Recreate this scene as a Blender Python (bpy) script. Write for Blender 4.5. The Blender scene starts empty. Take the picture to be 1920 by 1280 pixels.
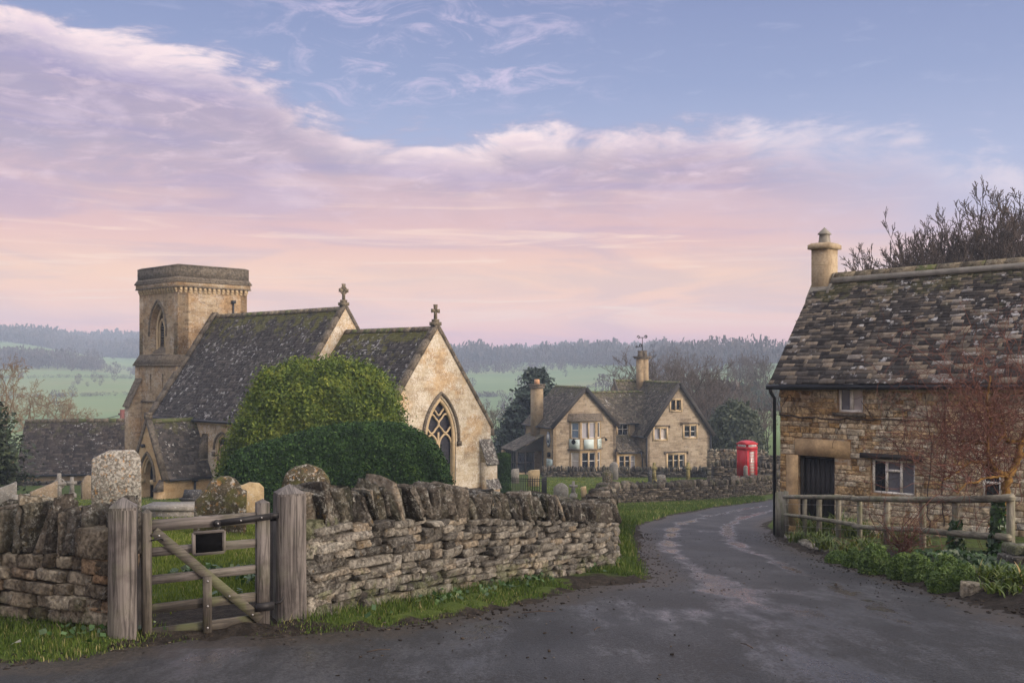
import bpy, math, random
import numpy as np
from mathutils import Vector
from mathutils.geometry import tessellate_polygon

# ---------------------------------------------------------------- scene basics
scene = bpy.context.scene
COL = scene.collection
R = math.radians
random.seed(7)
F = 1920.0            # focal length in pixels of the 1920 px wide photograph; eye level is z = 0

def tag(o, label=None, cat=None, group=None, kind=None):
    if label: o['label'] = label
    if cat: o['category'] = cat
    if group: o['group'] = group
    if kind: o['kind'] = kind
    return o

def empty(name, loc, rz=0.0, parent=None):
    o = bpy.data.objects.new(name, None)
    COL.objects.link(o)
    o.empty_display_size = 0.2
    o.location = loc
    o.rotation_euler = (0, 0, rz)
    o['base'] = list(map(float, loc))
    return o

def thing(name, loc, label, cat, group=None, rz=0.0):
    return tag(empty(name, loc, rz), label, cat, group)

def copy_thing(src, loc, rz=0.0, scale=1.0, label=None):
    c = src.copy(); COL.objects.link(c)
    c.location = loc; c.rotation_euler = (0, 0, rz)
    c.scale = scale if isinstance(scale, (tuple, list)) else (scale,) * 3
    if label: c['label'] = label
    for ch in list(src.children):
        d = ch.copy(); COL.objects.link(d); d.parent = c
        for g in list(ch.children):
            e = g.copy(); COL.objects.link(e); e.parent = d
    return c

# ---------------------------------------------------------------- mesh builder
class MB:
    def __init__(self):
        self.v = []; self.t = []; self.ch = []; self.n = 0
    def add(self, verts, faces, tint=(0.5, 0.5, 0.5)):
        verts = np.asarray(verts, float).reshape(-1, 3)
        self.v.append(verts)
        tint = np.asarray(tint, float)
        if tint.ndim == 1: tint = np.tile(tint, (len(verts), 1))
        self.t.append(tint)
        if isinstance(faces, np.ndarray):
            self.ch.append(faces + self.n)
        else:
            by = {}
            for f in faces: by.setdefault(len(f), []).append(f)
            for k, fs in by.items():
                self.ch.append(np.array(fs, int) + self.n)
        self.n += len(verts)
    def build(self, name, mat, parent=None, smooth=False, local=False):
        me = bpy.data.meshes.new(name)
        v = np.concatenate(self.v) if self.v else np.zeros((0, 3))
        base = np.zeros(3)
        if parent is not None and not local:
            base = np.array(list(parent['base'])) if 'base' in parent else base
        v = v - base
        t = np.concatenate(self.t)
        loops = np.concatenate([c.reshape(-1) for c in self.ch])
        tot = np.concatenate([np.full(len(c), c.shape[1]) for c in self.ch])
        start = np.concatenate([[0], np.cumsum(tot)[:-1]])
        me.vertices.add(len(v)); me.vertices.foreach_set('co', v.reshape(-1).astype(np.float32))
        me.loops.add(len(loops)); me.loops.foreach_set('vertex_index', loops.astype(np.int32))
        me.polygons.add(len(tot)); me.polygons.foreach_set('loop_start', start.astype(np.int32))
        me.update(calc_edges=True)
        if smooth: me.polygons.foreach_set('use_smooth', np.ones(len(tot), bool))
        nr = np.zeros(len(tot) * 3, np.float32); me.polygons.foreach_get('normal', nr); nr = nr.reshape(-1, 3)
        tx = np.stack([-nr[:, 1], nr[:, 0], np.zeros(len(nr))], 1)
        l = np.linalg.norm(tx, axis=1); flat = l < 0.05
        tx[flat] = (1, 0, 0); tx[~flat] /= l[~flat][:, None]
        bx = np.cross(nr, tx)
        fi = np.repeat(np.arange(len(tot)), tot)
        P = v[loops] + base
        uv = np.stack([(P * tx[fi]).sum(1), (P * bx[fi]).sum(1)], 1)
        ul = me.uv_layers.new(name='UVMap')
        ul.data.foreach_set('uv', uv.reshape(-1).astype(np.float32))
        at = me.attributes.new('tint', 'FLOAT_COLOR', 'POINT')
        at.data.foreach_set('color', np.concatenate([t, np.ones((len(t), 1))], 1).reshape(-1).astype(np.float32))
        me.materials.append(mat)
        o = bpy.data.objects.new(name, me); COL.objects.link(o)
        if parent is not None:
            o.parent = parent
            if 'base' in parent: o['base'] = list(parent['base'])
        return o
    # ---- shapes
    def box(self, c, h, ax=None, tint=(.5, .5, .5)):
        ax = np.eye(3) if ax is None else np.array([np.asarray(a, float) for a in ax])
        c = np.asarray(c, float)
        s = np.array([[x, y, z] for z in (-1, 1) for y in (-1, 1) for x in (-1, 1)], float) * np.asarray(h, float)
        v = c + s @ ax
        f = [(0, 2, 3, 1), (4, 5, 7, 6), (0, 1, 5, 4), (2, 6, 7, 3), (0, 4, 6, 2), (1, 3, 7, 5)]
        self.add(v, f, tint)
    def beam(self, p0, p1, w, h, up=(0, 0, 1), tint=(.5, .5, .5)):
        p0 = np.asarray(p0, float); p1 = np.asarray(p1, float)
        d = p1 - p0; L = np.linalg.norm(d); d /= L
        s = np.cross(d, np.asarray(up, float)); s /= np.linalg.norm(s); u = np.cross(s, d)
        self.box((p0 + p1) / 2, (L / 2, w / 2, h / 2), (d, s, u), tint)
    def tube(self, pts, rad, n=6, cap=True, tint=(.5, .5, .5), closed=False):
        pts = np.asarray(pts, float); m = len(pts)
        rad = np.full(m, rad, float) if np.isscalar(rad) else np.asarray(rad, float)
        if closed: tg = np.roll(pts, -1, 0) - np.roll(pts, 1, 0)
        else: tg = np.gradient(pts, axis=0)
        tg /= np.linalg.norm(tg, axis=1)[:, None] + 1e-9
        ref = np.array([0, 0, 1.0]) if abs(tg[0][2]) < .9 else np.array([1.0, 0, 0])
        vs = []
        for i in range(m):
            s = np.cross(tg[i], ref); s /= np.linalg.norm(s) + 1e-9; u = np.cross(s, tg[i]); ref = u
            a = np.arange(n) / n * 2 * np.pi + (np.pi / 4 if n == 4 else 0)
            vs.append(pts[i] + rad[i] * (np.cos(a)[:, None] * s + np.sin(a)[:, None] * u))
        v = np.concatenate(vs); f = []
        for i in range(m if closed else m - 1):
            j = (i + 1) % m
            for k in range(n): f.append((i * n + k, i * n + (k + 1) % n, j * n + (k + 1) % n, j * n + k))
        if cap and not closed:
            f.append(tuple(range(n))[::-1]); f.append(tuple((m - 1) * n + k for k in range(n)))
        self.add(v, f, tint)
    def segs(self, A, B, ra, rb, n=3, tint=(.5, .5, .5)):
        """many separate tapered prisms at once"""
        A = np.asarray(A, float); B = np.asarray(B, float); ra = np.asarray(ra, float); rb = np.asarray(rb, float)
        d = B - A; d /= np.linalg.norm(d, axis=1)[:, None] + 1e-9
        ref = np.where(np.abs(d[:, 2:3]) < .9, np.array([[0, 0, 1.0]]), np.array([[1.0, 0, 0]]))
        s = np.cross(d, ref); s /= np.linalg.norm(s, axis=1)[:, None] + 1e-9; u = np.cross(s, d)
        vs = []
        for P, r in ((A, ra), (B, rb)):
            for k in range(n):
                a = 2 * np.pi * k / n
                vs.append(P + r[:, None] * (math.cos(a) * s + math.sin(a) * u))
        v = np.stack(vs, 1).reshape(-1, 3)
        base = (np.arange(len(A)) * 2 * n)[:, None]
        f = np.concatenate([base + np.array([[k, (k + 1) % n, n + (k + 1) % n, n + k]]) for k in range(n)])
        if not isinstance(tint, tuple): tint = np.repeat(np.asarray(tint), 2 * n, axis=0)
        self.add(v, f, tint)
    def poly(self, pts, tint=(.5, .5, .5)):
        self.add(pts, [tuple(range(len(pts)))], tint)
    def prism(self, pts, ext, tint=(.5, .5, .5)):
        pts = np.asarray(pts, float); n = len(pts); ext = np.asarray(ext, float)
        v = np.concatenate([pts, pts + ext])
        f = [tuple(range(n))[::-1], tuple(range(n, 2 * n))]
        for k in range(n): f.append((k, (k + 1) % n, n + (k + 1) % n, n + k))
        self.add(v, f, tint)
    def quads(self, C, U, V, tint):
        """many separate quads: centres C, half vectors U, V"""
        v = np.stack([C - U - V, C + U - V, C + U + V, C - U + V], 1).reshape(-1, 3)
        f = np.arange(len(C) * 4).reshape(-1, 4)
        self.add(v, f, np.repeat(np.asarray(tint), 4, axis=0))

class Plane:
    """vertical wall plane: origin O (x,y), direction d along it, outward normal to the right of d (towards the viewer)"""
    def __init__(s, O, d, off=0.0):
        d = np.array(d, float); d /= np.linalg.norm(d)
        s.d = d; s.n = np.array([d[1], -d[0]]); s.O = np.array(O, float) + s.n * off
    def pos(s, u, z, o=0.0):
        p = s.O + s.d * u + s.n * o
        return np.array([p[0], p[1], z])
    def at(s, px, py):
        k = (px - 960) / F
        u = (k * s.O[1] - s.O[0]) / (s.d[0] - k * s.d[1])
        return u, -(py - 685) / F * (s.O[1] + s.d[1] * u)
    def rect(s, x0, y0, x1, y1):
        u0, _ = s.at(x0, y0); u1, _ = s.at(x1, y1); xm = (x0 + x1) / 2
        return u0, u1, s.at(xm, y1)[1], s.at(xm, y0)[1]      # u0,u1,z0(bottom),z1(top)

def panel(mb, pl, outline, holes=(), depth=0.3, o=0.0, tint=(.5, .5, .5), back=True):
    loops = [[Vector((u, z, 0)) for u, z in outline]] + [[Vector((u, z, 0)) for u, z in h] for h in holes]
    flat = [p for l in loops for p in l]
    tris = tessellate_polygon(loops)
    v = np.array([pl.pos(p.x, p.y, o) for p in flat])
    T = []
    for a, b, c in tris:
        pa, pb, pc = flat[a], flat[b], flat[c]
        if (pb.x - pa.x) * (pc.y - pa.y) - (pb.y - pa.y) * (pc.x - pa.x) < 0: a, c = c, a
        T.append((a, b, c))
    mb.add(v, T, tint)
    for h in holes:
        n = len(h)
        fr = [pl.pos(u, z, o) for u, z in h]; bk = [pl.pos(u, z, o - depth) for u, z in h]
        mb.add(fr + bk, [(k, (k + 1) % n, n + (k + 1) % n, n + k) for k in range(n)], tint)
    n = len(outline)
    fr = [pl.pos(u, z, o) for u, z in outline]; bk = [pl.pos(u, z, o - depth) for u, z in outline]
    mb.add(fr + bk, [(k, n + k, n + (k + 1) % n, (k + 1) % n) for k in range(n)], tint)

def rc(u0, u1, z0, z1): return [(u0, z0), (u1, z0), (u1, z1), (u0, z1)]

def arch(uc, hw, zs, z0, za, n=8, sill=True):
    """pointed arch outline, counter-clockwise from bottom left"""
    pts = [(uc - hw, z0), (uc + hw, z0)]
    H = za - zs; rad = (hw * hw + H * H) / (2 * hw)      # circle through springing and apex, centre on the springing line
    cx = uc + hw - rad
    a1 = math.atan2(H, uc - cx)
    for i in range(n + 1):
        a = a1 * i / n; pts.append((cx + rad * math.cos(a), zs + rad * math.sin(a)))
    cx = uc - hw + rad
    for i in range(n - 1, -1, -1):
        a = a1 * i / n; pts.append((cx - rad * math.cos(a), zs + rad * math.sin(a)))
    return pts

# ---------------------------------------------------------------- stones
def cube_template(n):
    idx = {}; V = []; Fc = []
    def vid(p):
        k = tuple(np.round(p, 5))
        if k not in idx: idx[k] = len(V); V.append(p)
        return idx[k]
    g = np.linspace(-1, 1, n + 1); g = np.sign(g) * np.abs(g) ** .55
    for ax in range(3):
        for s in (-1, 1):
            for i in range(n):
                for j in range(n):
                    q = []
                    for a, b in ((g[i], g[j]), (g[i + 1], g[j]), (g[i + 1], g[j + 1]), (g[i], g[j + 1])):
                        p = np.zeros(3); p[ax] = s; p[(ax + 1) % 3] = a; p[(ax + 2) % 3] = b; q.append(vid(p))
                    Fc.append(q if s > 0 else q[::-1])
    V = np.array(V); return V, np.array(Fc)
TPL = {n: cube_template(n) for n in (1, 2, 3, 4)}

def add_stones(mb, C, AX, H, rng, n=3, rnd=.45, noise=.10, tints=None, taper=None):
    """C: (m,3) centres, AX: (m,3,3) axis rows, H: (m,3) half sizes"""
    T, Fc = TPL[n]; m = len(C); C = np.asarray(C); AX = np.asarray(AX); H = np.asarray(H)
    L = np.abs(T).max(1)[:, None]
    sph = T / np.linalg.norm(T, axis=1)[:, None]
    P = T * (1 - rnd) + sph * 1.18 * rnd
    V = np.tile(P[None], (m, 1, 1))
    # low frequency lumps: random skew of the corners plus fine noise
    sk = rng.normal(0, noise * .9, (m, 3, 3)); V = V + np.einsum('mvi,mij->mvj', V, sk)
    V += rng.normal(0, noise * .42, V.shape)
    if taper is not None:
        k = 1 - np.clip(rng.normal(*taper, (m, 1)), -.1, .75) * (T[None, :, 2] + 1) / 2
        V[:, :, 0] *= k; V[:, :, 1] *= (k + 1) / 2
    V = V * H[:, None, :]
    V = np.einsum('mvi,mij->mvj', V, AX) + C[:, None, :]
    k = len(T)
    Fa = (np.arange(m) * k)[:, None, None] + Fc[None]
    if tints is None: tints = rng.random((m, 3))
    mb.add(V.reshape(-1, 3), Fa.reshape(-1, 4), np.repeat(tints, k, axis=0))

def polyline(pts):
    pts = np.asarray(pts, float); d = np.linalg.norm(np.diff(pts, axis=0), axis=1); s = np.concatenate([[0], np.cumsum(d)])
    def f(t):
        t = np.clip(t, 0, s[-1]); i = min(np.searchsorted(s, t, side='right') - 1, len(pts) - 2); i = max(i, 0)
        w = (t - s[i]) / (s[i + 1] - s[i] + 1e-9); p = pts[i] * (1 - w) + pts[i + 1] * w
        q = pts[min(i + 1, len(pts) - 1)] - pts[i]; q /= np.linalg.norm(q) + 1e-9
        return p, q
    return f, s[-1]

def catmull(pts, k=6):
    pts = np.asarray(pts, float); out = []
    P = np.vstack([2 * pts[0] - pts[1], pts, 2 * pts[-1] - pts[-2]])
    for i in range(1, len(P) - 2):
        for j in range(k):
            t = j / k; a, b, c, d = P[i - 1], P[i], P[i + 1], P[i + 2]
            out.append(.5 * ((2 * b) + (c - a) * t + (2 * a - 5 * b + 4 * c - d) * t * t + (3 * b - a - 3 * c + d) * t ** 3))
    out.append(pts[-1]); return np.array(out)

# ---------------------------------------------------------------- terrain
_ky = [-80, -20, 0, 5, 7, 9, 25, 40, 55, 70, 85, 110, 150]
_kz = [-2.0, -2.1, -2.15, -2.2, -2.25, -2.35, -4.14, -5.86, -7.35, -8.4, -9.2, -10.3, -12.0]
_ty = np.arange(-80, 150.01, .5); _tz = np.interp(_ty, _ky, _kz)
for _ in range(2):
    _tz = np.convolve(np.pad(_tz, 4, mode='edge'), np.ones(9) / 9, 'valid')
_fy = np.array([100, 150, 260, 400, 600, 850, 1050, 1800.])
_fp = np.array([-900, -200, 0, 260, 600, 900, 1200, 1400, 1900, 2800.])
_fz = np.array([
    [-9.9] * 10,
    [-12.5, -12.5, -12.5, -12.5, -12.5, -12.5, -11.5, -9.5, -8.0, -8],
    [-15.5, -15.5, -15.5, -15.5, -16, -16, -12, -9.0, -7, -7],
    [-13, -13, -13, -13, -14, -15, -10, -5.0, -2, -2],
    [-2, -3, -3.5, -4.5, -5, -5.5, -4, -1, 3, 3],
    [26, 26, 21, 6.0, 2, 2.5, 2.5, 0, 6, 6],
    [34, 34, 28, 19, 12, 6, 6, 1, 10, 10],
    [36, 36, 30, 21, 14, 8, 8, 3, 12, 12]])
WALL = [(-24, 18), (-8, 11), (-4.8, 9.5), (-3.45, 8.9), (-2, 9.5), (1.15, 14.4), (1.55, 15.7), (1.75, 18.5), (2.6, 27), (3.8, 39),
        (4.85, 49), (7.85, 52), (11.4, 56), (16, 62), (24, 72), (44, 94)]
LEFT = [(-40, 15), (-9, 9.4), (-6, 8.3), (-3.9, 7.85), (-3.35, 7.95), (-3.1, 8.45), (-2.5, 8.85), (-1.9, 9.0), (-1.7, 9.05), (-.81, 9.72), (-.33, 10.35), (.24, 11.2), (.93, 12.5), (1.63, 13.1), (1.98, 13.9),
        (2.1, 15.8), (2.9, 23.5), (3.75, 30), (6.25, 40), (9.95, 49), (15, 58), (24, 70), (44, 92)]
RIGHT = [(5.0, -60), (4.9, 8), (4.9, 10), (5.06, 12.3), (5.27, 15.8), (5.45, 19.6), (6.05, 23.5), (7.3, 30), (9.5, 37.5), (13, 46), (18, 55.5), (27, 67.5), (46, 88)]
WALLa, LEFTa, RIGHTa = (np.array(a, float) for a in (WALL, LEFT, RIGHT))

def dpoly(X, Y, P):
    best = np.full(np.shape(X), 1e9)
    for (ax, ay), (bx, by) in zip(P[:-1], P[1:]):
        dx, dy = bx - ax, by - ay
        t = np.clip(((X - ax) * dx + (Y - ay) * dy) / (dx * dx + dy * dy), 0, 1)
        best = np.minimum(best, np.hypot(X - ax - t * dx, Y - ay - t * dy))
    return best

def sstep(a, b, x):
    t = np.clip((x - a) / (b - a), 0, 1); return t * t * (3 - 2 * t)

def road_sd(X, Y):
    """signed distance into the road (positive on the road)"""
    inL = Y < np.interp(X, LEFTa[:, 0], LEFTa[:, 1])
    inR = X < np.interp(Y, RIGHTa[:, 1], RIGHTa[:, 0])
    dl = dpoly(X, Y, LEFTa) * np.where(inL, 1, -1)
    dr = dpoly(X, Y, RIGHTa) * np.where(inR, 1, -1)
    return np.minimum(dl, dr), dl, dr

def hbase(X, Y):
    X = np.asarray(X, float); Y = np.asarray(Y, float)
    z = np.interp(Y, _ty, _tz)
    pxa = 960 + F * X / np.maximum(Y, 20.0)
    # far relief: bilinear in distance and bearing
    iy = np.clip(np.searchsorted(_fy, Y) - 1, 0, len(_fy) - 2); ix = np.clip(np.searchsorted(_fp, pxa) - 1, 0, len(_fp) - 2)
    wy = np.clip((Y - _fy[iy]) / (_fy[iy + 1] - _fy[iy]), 0, 1); wx = np.clip((pxa - _fp[ix]) / (_fp[ix + 1] - _fp[ix]), 0, 1)
    wx = wx * wx * (3 - 2 * wx)
    fz = (_fz[iy, ix] * (1 - wx) + _fz[iy, ix + 1] * wx) * (1 - wy) + (_fz[iy + 1, ix] * (1 - wx) + _fz[iy + 1, ix + 1] * wx) * wy
    w = sstep(100, 150, Y)
    z = z * (1 - w) + fz * w
    z = z + sstep(240, 420, Y) * (2.6 * np.sin(X / 61.0 + 1.3 * np.sin(Y / 83.0)) + 1.5 * np.sin(X / 27.0 + Y / 39.0 + 2))
    z = z + .78 * np.exp(-(((X - 15.4) / 2.6) ** 2 + ((Y - 66.5) / 3.0) ** 2))
    return z

def ground_h(X, Y, full=False):
    X = np.asarray(X, float); Y = np.asarray(Y, float)
    z = hbase(X, Y)
    # churchyard raised behind its wall
    yw = np.interp(X, WALLa[:, 0], WALLa[:, 1])
    dw = dpoly(X, Y, WALLa) * np.where(Y > yw, 1, -1)
    rise = np.interp(Y, [8, 9.5, 12, 16, 20, 25, 30, 40, 55], [0, 0, .12, .28, .37, .35, .25, .1, 0])
    z = z + rise * sstep(0.0, .5, dw) * (X < 20)
    sd, dl, dr = road_sd(X, Y)
    near = 1 - sstep(70, 95, Y)
    # kerb-less verge: a lip of turf at the edge, ground drawn under the road sheet
    z = z - near * .16 * sstep(0.05, .45, sd)
    lip = sstep(0.0, .45, -sd) * near
    z = z + .07 * lip
    # raised garden bank right of the road
    z = z + .14 * sstep(.25, .9, -dr) * (X > 3) * (1 - sstep(19, 25, Y)) * (sd < 0)
    if full: return z, sd, dl, dr, dw
    return z

def gz(x, y): return float(ground_h(np.array([x]), np.array([y]))[0])
def PT(px, py, Y): return np.array([(px - 960) / F * Y, Y, -(py - 685) / F * Y])
def XY(px, Y): return ((px - 960) / F * Y, Y)
# ---------------------------------------------------------------- materials
class NT:
    def __init__(s, tree): s.t = tree; s.t.nodes.clear()
    def n(s, typ, ins=None, **props):
        nd = s.t.nodes.new(typ)
        for k, v in props.items(): setattr(nd, k, v)
        for k, v in (ins or {}).items():
            sk = nd.inputs[k]
            if isinstance(v, bpy.types.NodeSocket): s.t.links.new(v, sk)
            else:
                if sk.type == 'RGBA' and len(v) == 3: v = (*v, 1)
                sk.default_value = v
        return nd
    def m(s, op, a, b=0.0, c=0.0, clamp=False):
        nd = s.t.nodes.new('ShaderNodeMath'); nd.operation = op; nd.use_clamp = clamp
        for i, v in enumerate((a, b, c)):
            if isinstance(v, bpy.types.NodeSocket): s.t.links.new(v, nd.inputs[i])
            else: nd.inputs[i].default_value = v
        return nd.outputs[0]
    def ss(s, x, a, b):
        """smoothstep a..b"""
        nd = s.n('ShaderNodeMapRange', {0: x, 1: a, 2: b}, interpolation_type='SMOOTHSTEP'); return nd.outputs[0]
    def mix(s, f, a, b, mode='MIX'):
        nd = s.t.nodes.new('ShaderNodeMix'); nd.data_type = 'RGBA'; nd.blend_type = mode
        for i, v in ((0, f), (6, a), (7, b)):
            if isinstance(v, bpy.types.NodeSocket): s.t.links.new(v, nd.inputs[i])
            else: nd.inputs[i].default_value = (*v, 1) if not np.isscalar(v) and len(v) == 3 else v
        return nd.outputs[2]
    def ramp(s, x, stops, interp='LINEAR'):
        nd = s.t.nodes.new('ShaderNodeValToRGB'); cr = nd.color_ramp; cr.interpolation = interp
        while len(cr.elements) < len(stops): cr.elements.new(0.5)
        for e, (p, c) in zip(cr.elements, stops):
            e.position = p; e.color = (*c, 1) if not np.isscalar(c) else (c, c, c, 1)
        s.t.links.new(x, nd.inputs[0]); return nd.outputs[0]
    def noise(s, vec, scale, detail=4, rough=.55, dist=0.0, dim='3D'):
        nd = s.n('ShaderNodeTexNoise', {'Vector': vec, 'Scale': scale, 'Detail': detail, 'Roughness': rough, 'Distortion': dist}, noise_dimensions=dim)
        return nd.outputs['Fac'], nd.outputs['Color']
    def vec(s, v, scale=(1, 1, 1), loc=(0, 0, 0)):
        return s.n('ShaderNodeMapping', {'Vector': v, 'Scale': scale, 'Location': loc}).outputs[0]
    def obj(s): return s.n('ShaderNodeTexCoord').outputs['Object']
    def world(s): return s.n('ShaderNodeNewGeometry').outputs['Position']
    def uv(s): return s.n('ShaderNodeUVMap', uv_map='UVMap').outputs[0]
    def tint(s):
        a = s.n('ShaderNodeAttribute', attribute_name='tint'); sp = s.n('ShaderNodeSeparateColor', {0: a.outputs['Color']}); return sp.outputs
    def rnd(s): return s.n('ShaderNodeObjectInfo').outputs['Random']

def new_mat(name):
    m = bpy.data.materials.new(name); m.use_nodes = True
    return m, NT(m.node_tree)

def finish(m, nt, col, rough=.85, bump=None, bs=.3, bd=.02, metal=0.0, spec=.35, extra=None):
    ins = {'Base Color': col, 'Roughness': rough, 'Metallic': metal, 'Specular IOR Level': spec}
    if bump is not None:
        ins['Normal'] = nt.n('ShaderNodeBump', {'Height': bump, 'Strength': bs, 'Distance': bd}).outputs[0]
    if extra: ins.update(extra)
    b = nt.n('ShaderNodeBsdfPrincipled', ins)
    o = nt.n('ShaderNodeOutputMaterial'); nt.t.links.new(b.outputs[0], o.inputs[0])
    return m

def plain(name, col, rough=.5, var=.25, scale=6, metal=0.0, bs=.15, spec=.4):
    m, t = new_mat(name)
    f, _ = t.noise(t.world(), scale, 6, .6)
    g, _ = t.noise(t.world(), scale * 7, 3, .6)
    k = t.m('ADD', t.m('MULTIPLY', f, .7), t.m('MULTIPLY', g, .3))
    c = t.mix(t.ss(k, .3, .7), tuple(x * (1 - var) for x in col), tuple(min(1, x * (1 + var)) for x in col))
    return finish(m, t, c, rough, g, bs, .005, metal, spec)

def dry_stone(name, stops, lichen=.5, moss=0.0, scale=1.0, bright=1.0):
    """stone with its own tint per stone, mottled, with pale and ochre lichen"""
    m, t = new_mat(name)
    w = t.world(); tn = t.tint()
    base = t.ramp(tn[0], [(p, tuple(x * bright for x in c)) for p, c in stops])
    f, _ = t.noise(w, 9 * scale, 8, .65, .4)
    g, _ = t.noise(w, 45 * scale, 5, .7)
    k = t.m('ADD', t.m('MULTIPLY', f, .65), t.m('MULTIPLY', g, .35))
    c = t.mix(t.ss(k, .36, .66), t.mix(1.0, base, (.42, .40, .38), 'MULTIPLY'), t.mix(1.0, base, (1.25, 1.22, 1.15), 'MULTIPLY'))
    b2, _ = t.noise(w, 3.0 * scale, 4, .6)
    c = t.mix(t.m('MULTIPLY', t.ss(b2, .5, .68), .75), c, t.mix(1.0, c, (.42, .39, .37), 'MULTIPLY'))
    l1, _ = t.noise(t.vec(w, loc=(3, 7, 1)), 16 * scale, 6, .7)
    l2, _ = t.noise(t.vec(w, loc=(9, 2, 5)), 70 * scale, 3, .6)
    lm = t.m('MULTIPLY', t.ss(t.m('ADD', t.m('MULTIPLY', l1, .7), t.m('MULTIPLY', l2, .3)), .60 - .10 * lichen, .68 - .08 * lichen), min(1, .75 * lichen + .15))
    c = t.mix(lm, c, (.30 * bright, .295 * bright, .26 * bright))
    o1, _ = t.noise(t.vec(w, loc=(13, 4, 8)), 11 * scale, 6, .7)
    c = t.mix(t.m('MULTIPLY', t.ss(o1, .60, .68), .5 * lichen), c, (.21 * bright, .135 * bright, .045 * bright))
    if moss:
        ms, _ = t.noise(t.vec(w, loc=(1, 14, 3)), 5 * scale, 6, .65)
        mm = t.m('MULTIPLY', t.ss(t.m('ADD', ms, t.m('MULTIPLY', t.m('SUBTRACT', tn[2], .5), .5)), .56, .70), moss)
        c = t.mix(mm, c, (.095, .115, .035))
    pt, _ = t.noise(t.vec(w, loc=(21, 4, 8)), 28 * scale, 6, .8)
    c = t.mix(t.m('MULTIPLY', t.ss(pt, .56, .66), .38), c, t.mix(1.0, c, (.30, .28, .26), 'MULTIPLY'))
    h = t.m('ADD', t.m('ADD', t.m('MULTIPLY', f, 1.0), t.m('MULTIPLY', g, .5)), t.m('MULTIPLY', t.ss(pt, .5, .66), -.6))
    return finish(m, t, c, .92, h, .9, .04 / scale, spec=.2)

def masonry(name, A, B, D, bw=.45, bh=.16, mortar=(.42, .36, .26), lichen=.3, lcol=(.62, .58, .50), stain=.5, patch=None, warp=.02, mort=.012, contrast=1.0, rowvar=.28):
    """coursed stone wall from the wall's own running metres"""
    m, t = new_mat(name)
    uv = t.uv(); w = t.world()
    n0, nc = t.noise(uv, 2.2, 3, .5, dim='2D')
    vv = t.n('ShaderNodeSeparateXYZ', {0: uv}).outputs; rn, _ = t.noise(t.n('ShaderNodeCombineXYZ', {0: t.m('MULTIPLY', vv[0], .12), 1: t.m('MULTIPLY', vv[1], 2.2), 2: 0.0}).outputs[0], 1.0, 3, .6, dim='2D')
    uv = t.n('ShaderNodeCombineXYZ', {0: vv[0], 1: t.m('ADD', vv[1], t.m('MULTIPLY', rn, rowvar)), 2: 0.0}).outputs[0]
    wv = t.n('ShaderNodeVectorMath', {0: uv, 1: t.n('ShaderNodeVectorMath', {0: nc, 'Scale': warp * 4}, operation='SCALE').outputs[0]}, operation='ADD').outputs[0]
    br = t.n('ShaderNodeTexBrick', {'Vector': wv, 'Color1': (0, 0, 0), 'Color2': (1, 1, 1), 'Mortar': (.5, .5, .5), 'Scale': 1.0, 'Mortar Size': mort, 'Mortar Smooth': .4,
                                    'Bias': 0.0, 'Brick Width': bw, 'Row Height': bh}, offset=.43, offset_frequency=2, squash=1.35, squash_frequency=3)
    rv = br.outputs['Color']; mo = br.outputs['Fac']
    f, _ = t.noise(w, 1.1, 6, .65, .3); g, _ = t.noise(w, 14, 6, .7); q, _ = t.noise(w, 4.5, 5, .6)
    rv1 = t.m('ADD', t.m('MULTIPLY', rv, .65), t.m('MULTIPLY', t.ss(q, .3, .7), .35))
    base = t.ramp(rv1, [(0.0, A), (.5, B), (1.0, D)])
    base = t.mix(t.m('MULTIPLY', t.ss(g, .42, .62), .45 * contrast), base, t.mix(1.0, base, (.5, .47, .42), 'MULTIPLY'))
    base = t.mix(t.m('MULTIPLY', mo, .85), base, mortar)
    base = t.mix(t.m('MULTIPLY', t.ss(f, .48, .68), stain), base, t.mix(1.0, base, (.42, .39, .36), 'MULTIPLY'))
    if patch:
        pf, _ = t.noise(t.vec(w, loc=(5, 5, 9)), .55, 4, .6)
        base = t.mix(t.m('MULTIPLY', t.ss(pf, .47, .6), .75), base, t.mix(1.0, base, patch, 'MULTIPLY'))
    l1, _ = t.noise(t.vec(w, loc=(2, 8, 4)), 1.3, 5, .6); l2, _ = t.noise(t.vec(w, loc=(2, 3, 4)), 12, 7, .8)
    lm = t.ss(t.m('ADD', t.m('MULTIPLY', l1, .28), t.m('MULTIPLY', l2, .72)), .585 - .1 * lichen, .64 - .08 * lichen)
    base = t.mix(t.m('MULTIPLY', lm, min(1, .35 + lichen * .6)), base, lcol)
    h = t.m('SUBTRACT', t.m('ADD', t.m('MULTIPLY', g, .6), t.m('MULTIPLY', rv, .5)), t.m('MULTIPLY', mo, 1.2))
    return finish(m, t, base, .92, h, .55, .02, spec=.2)

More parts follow.
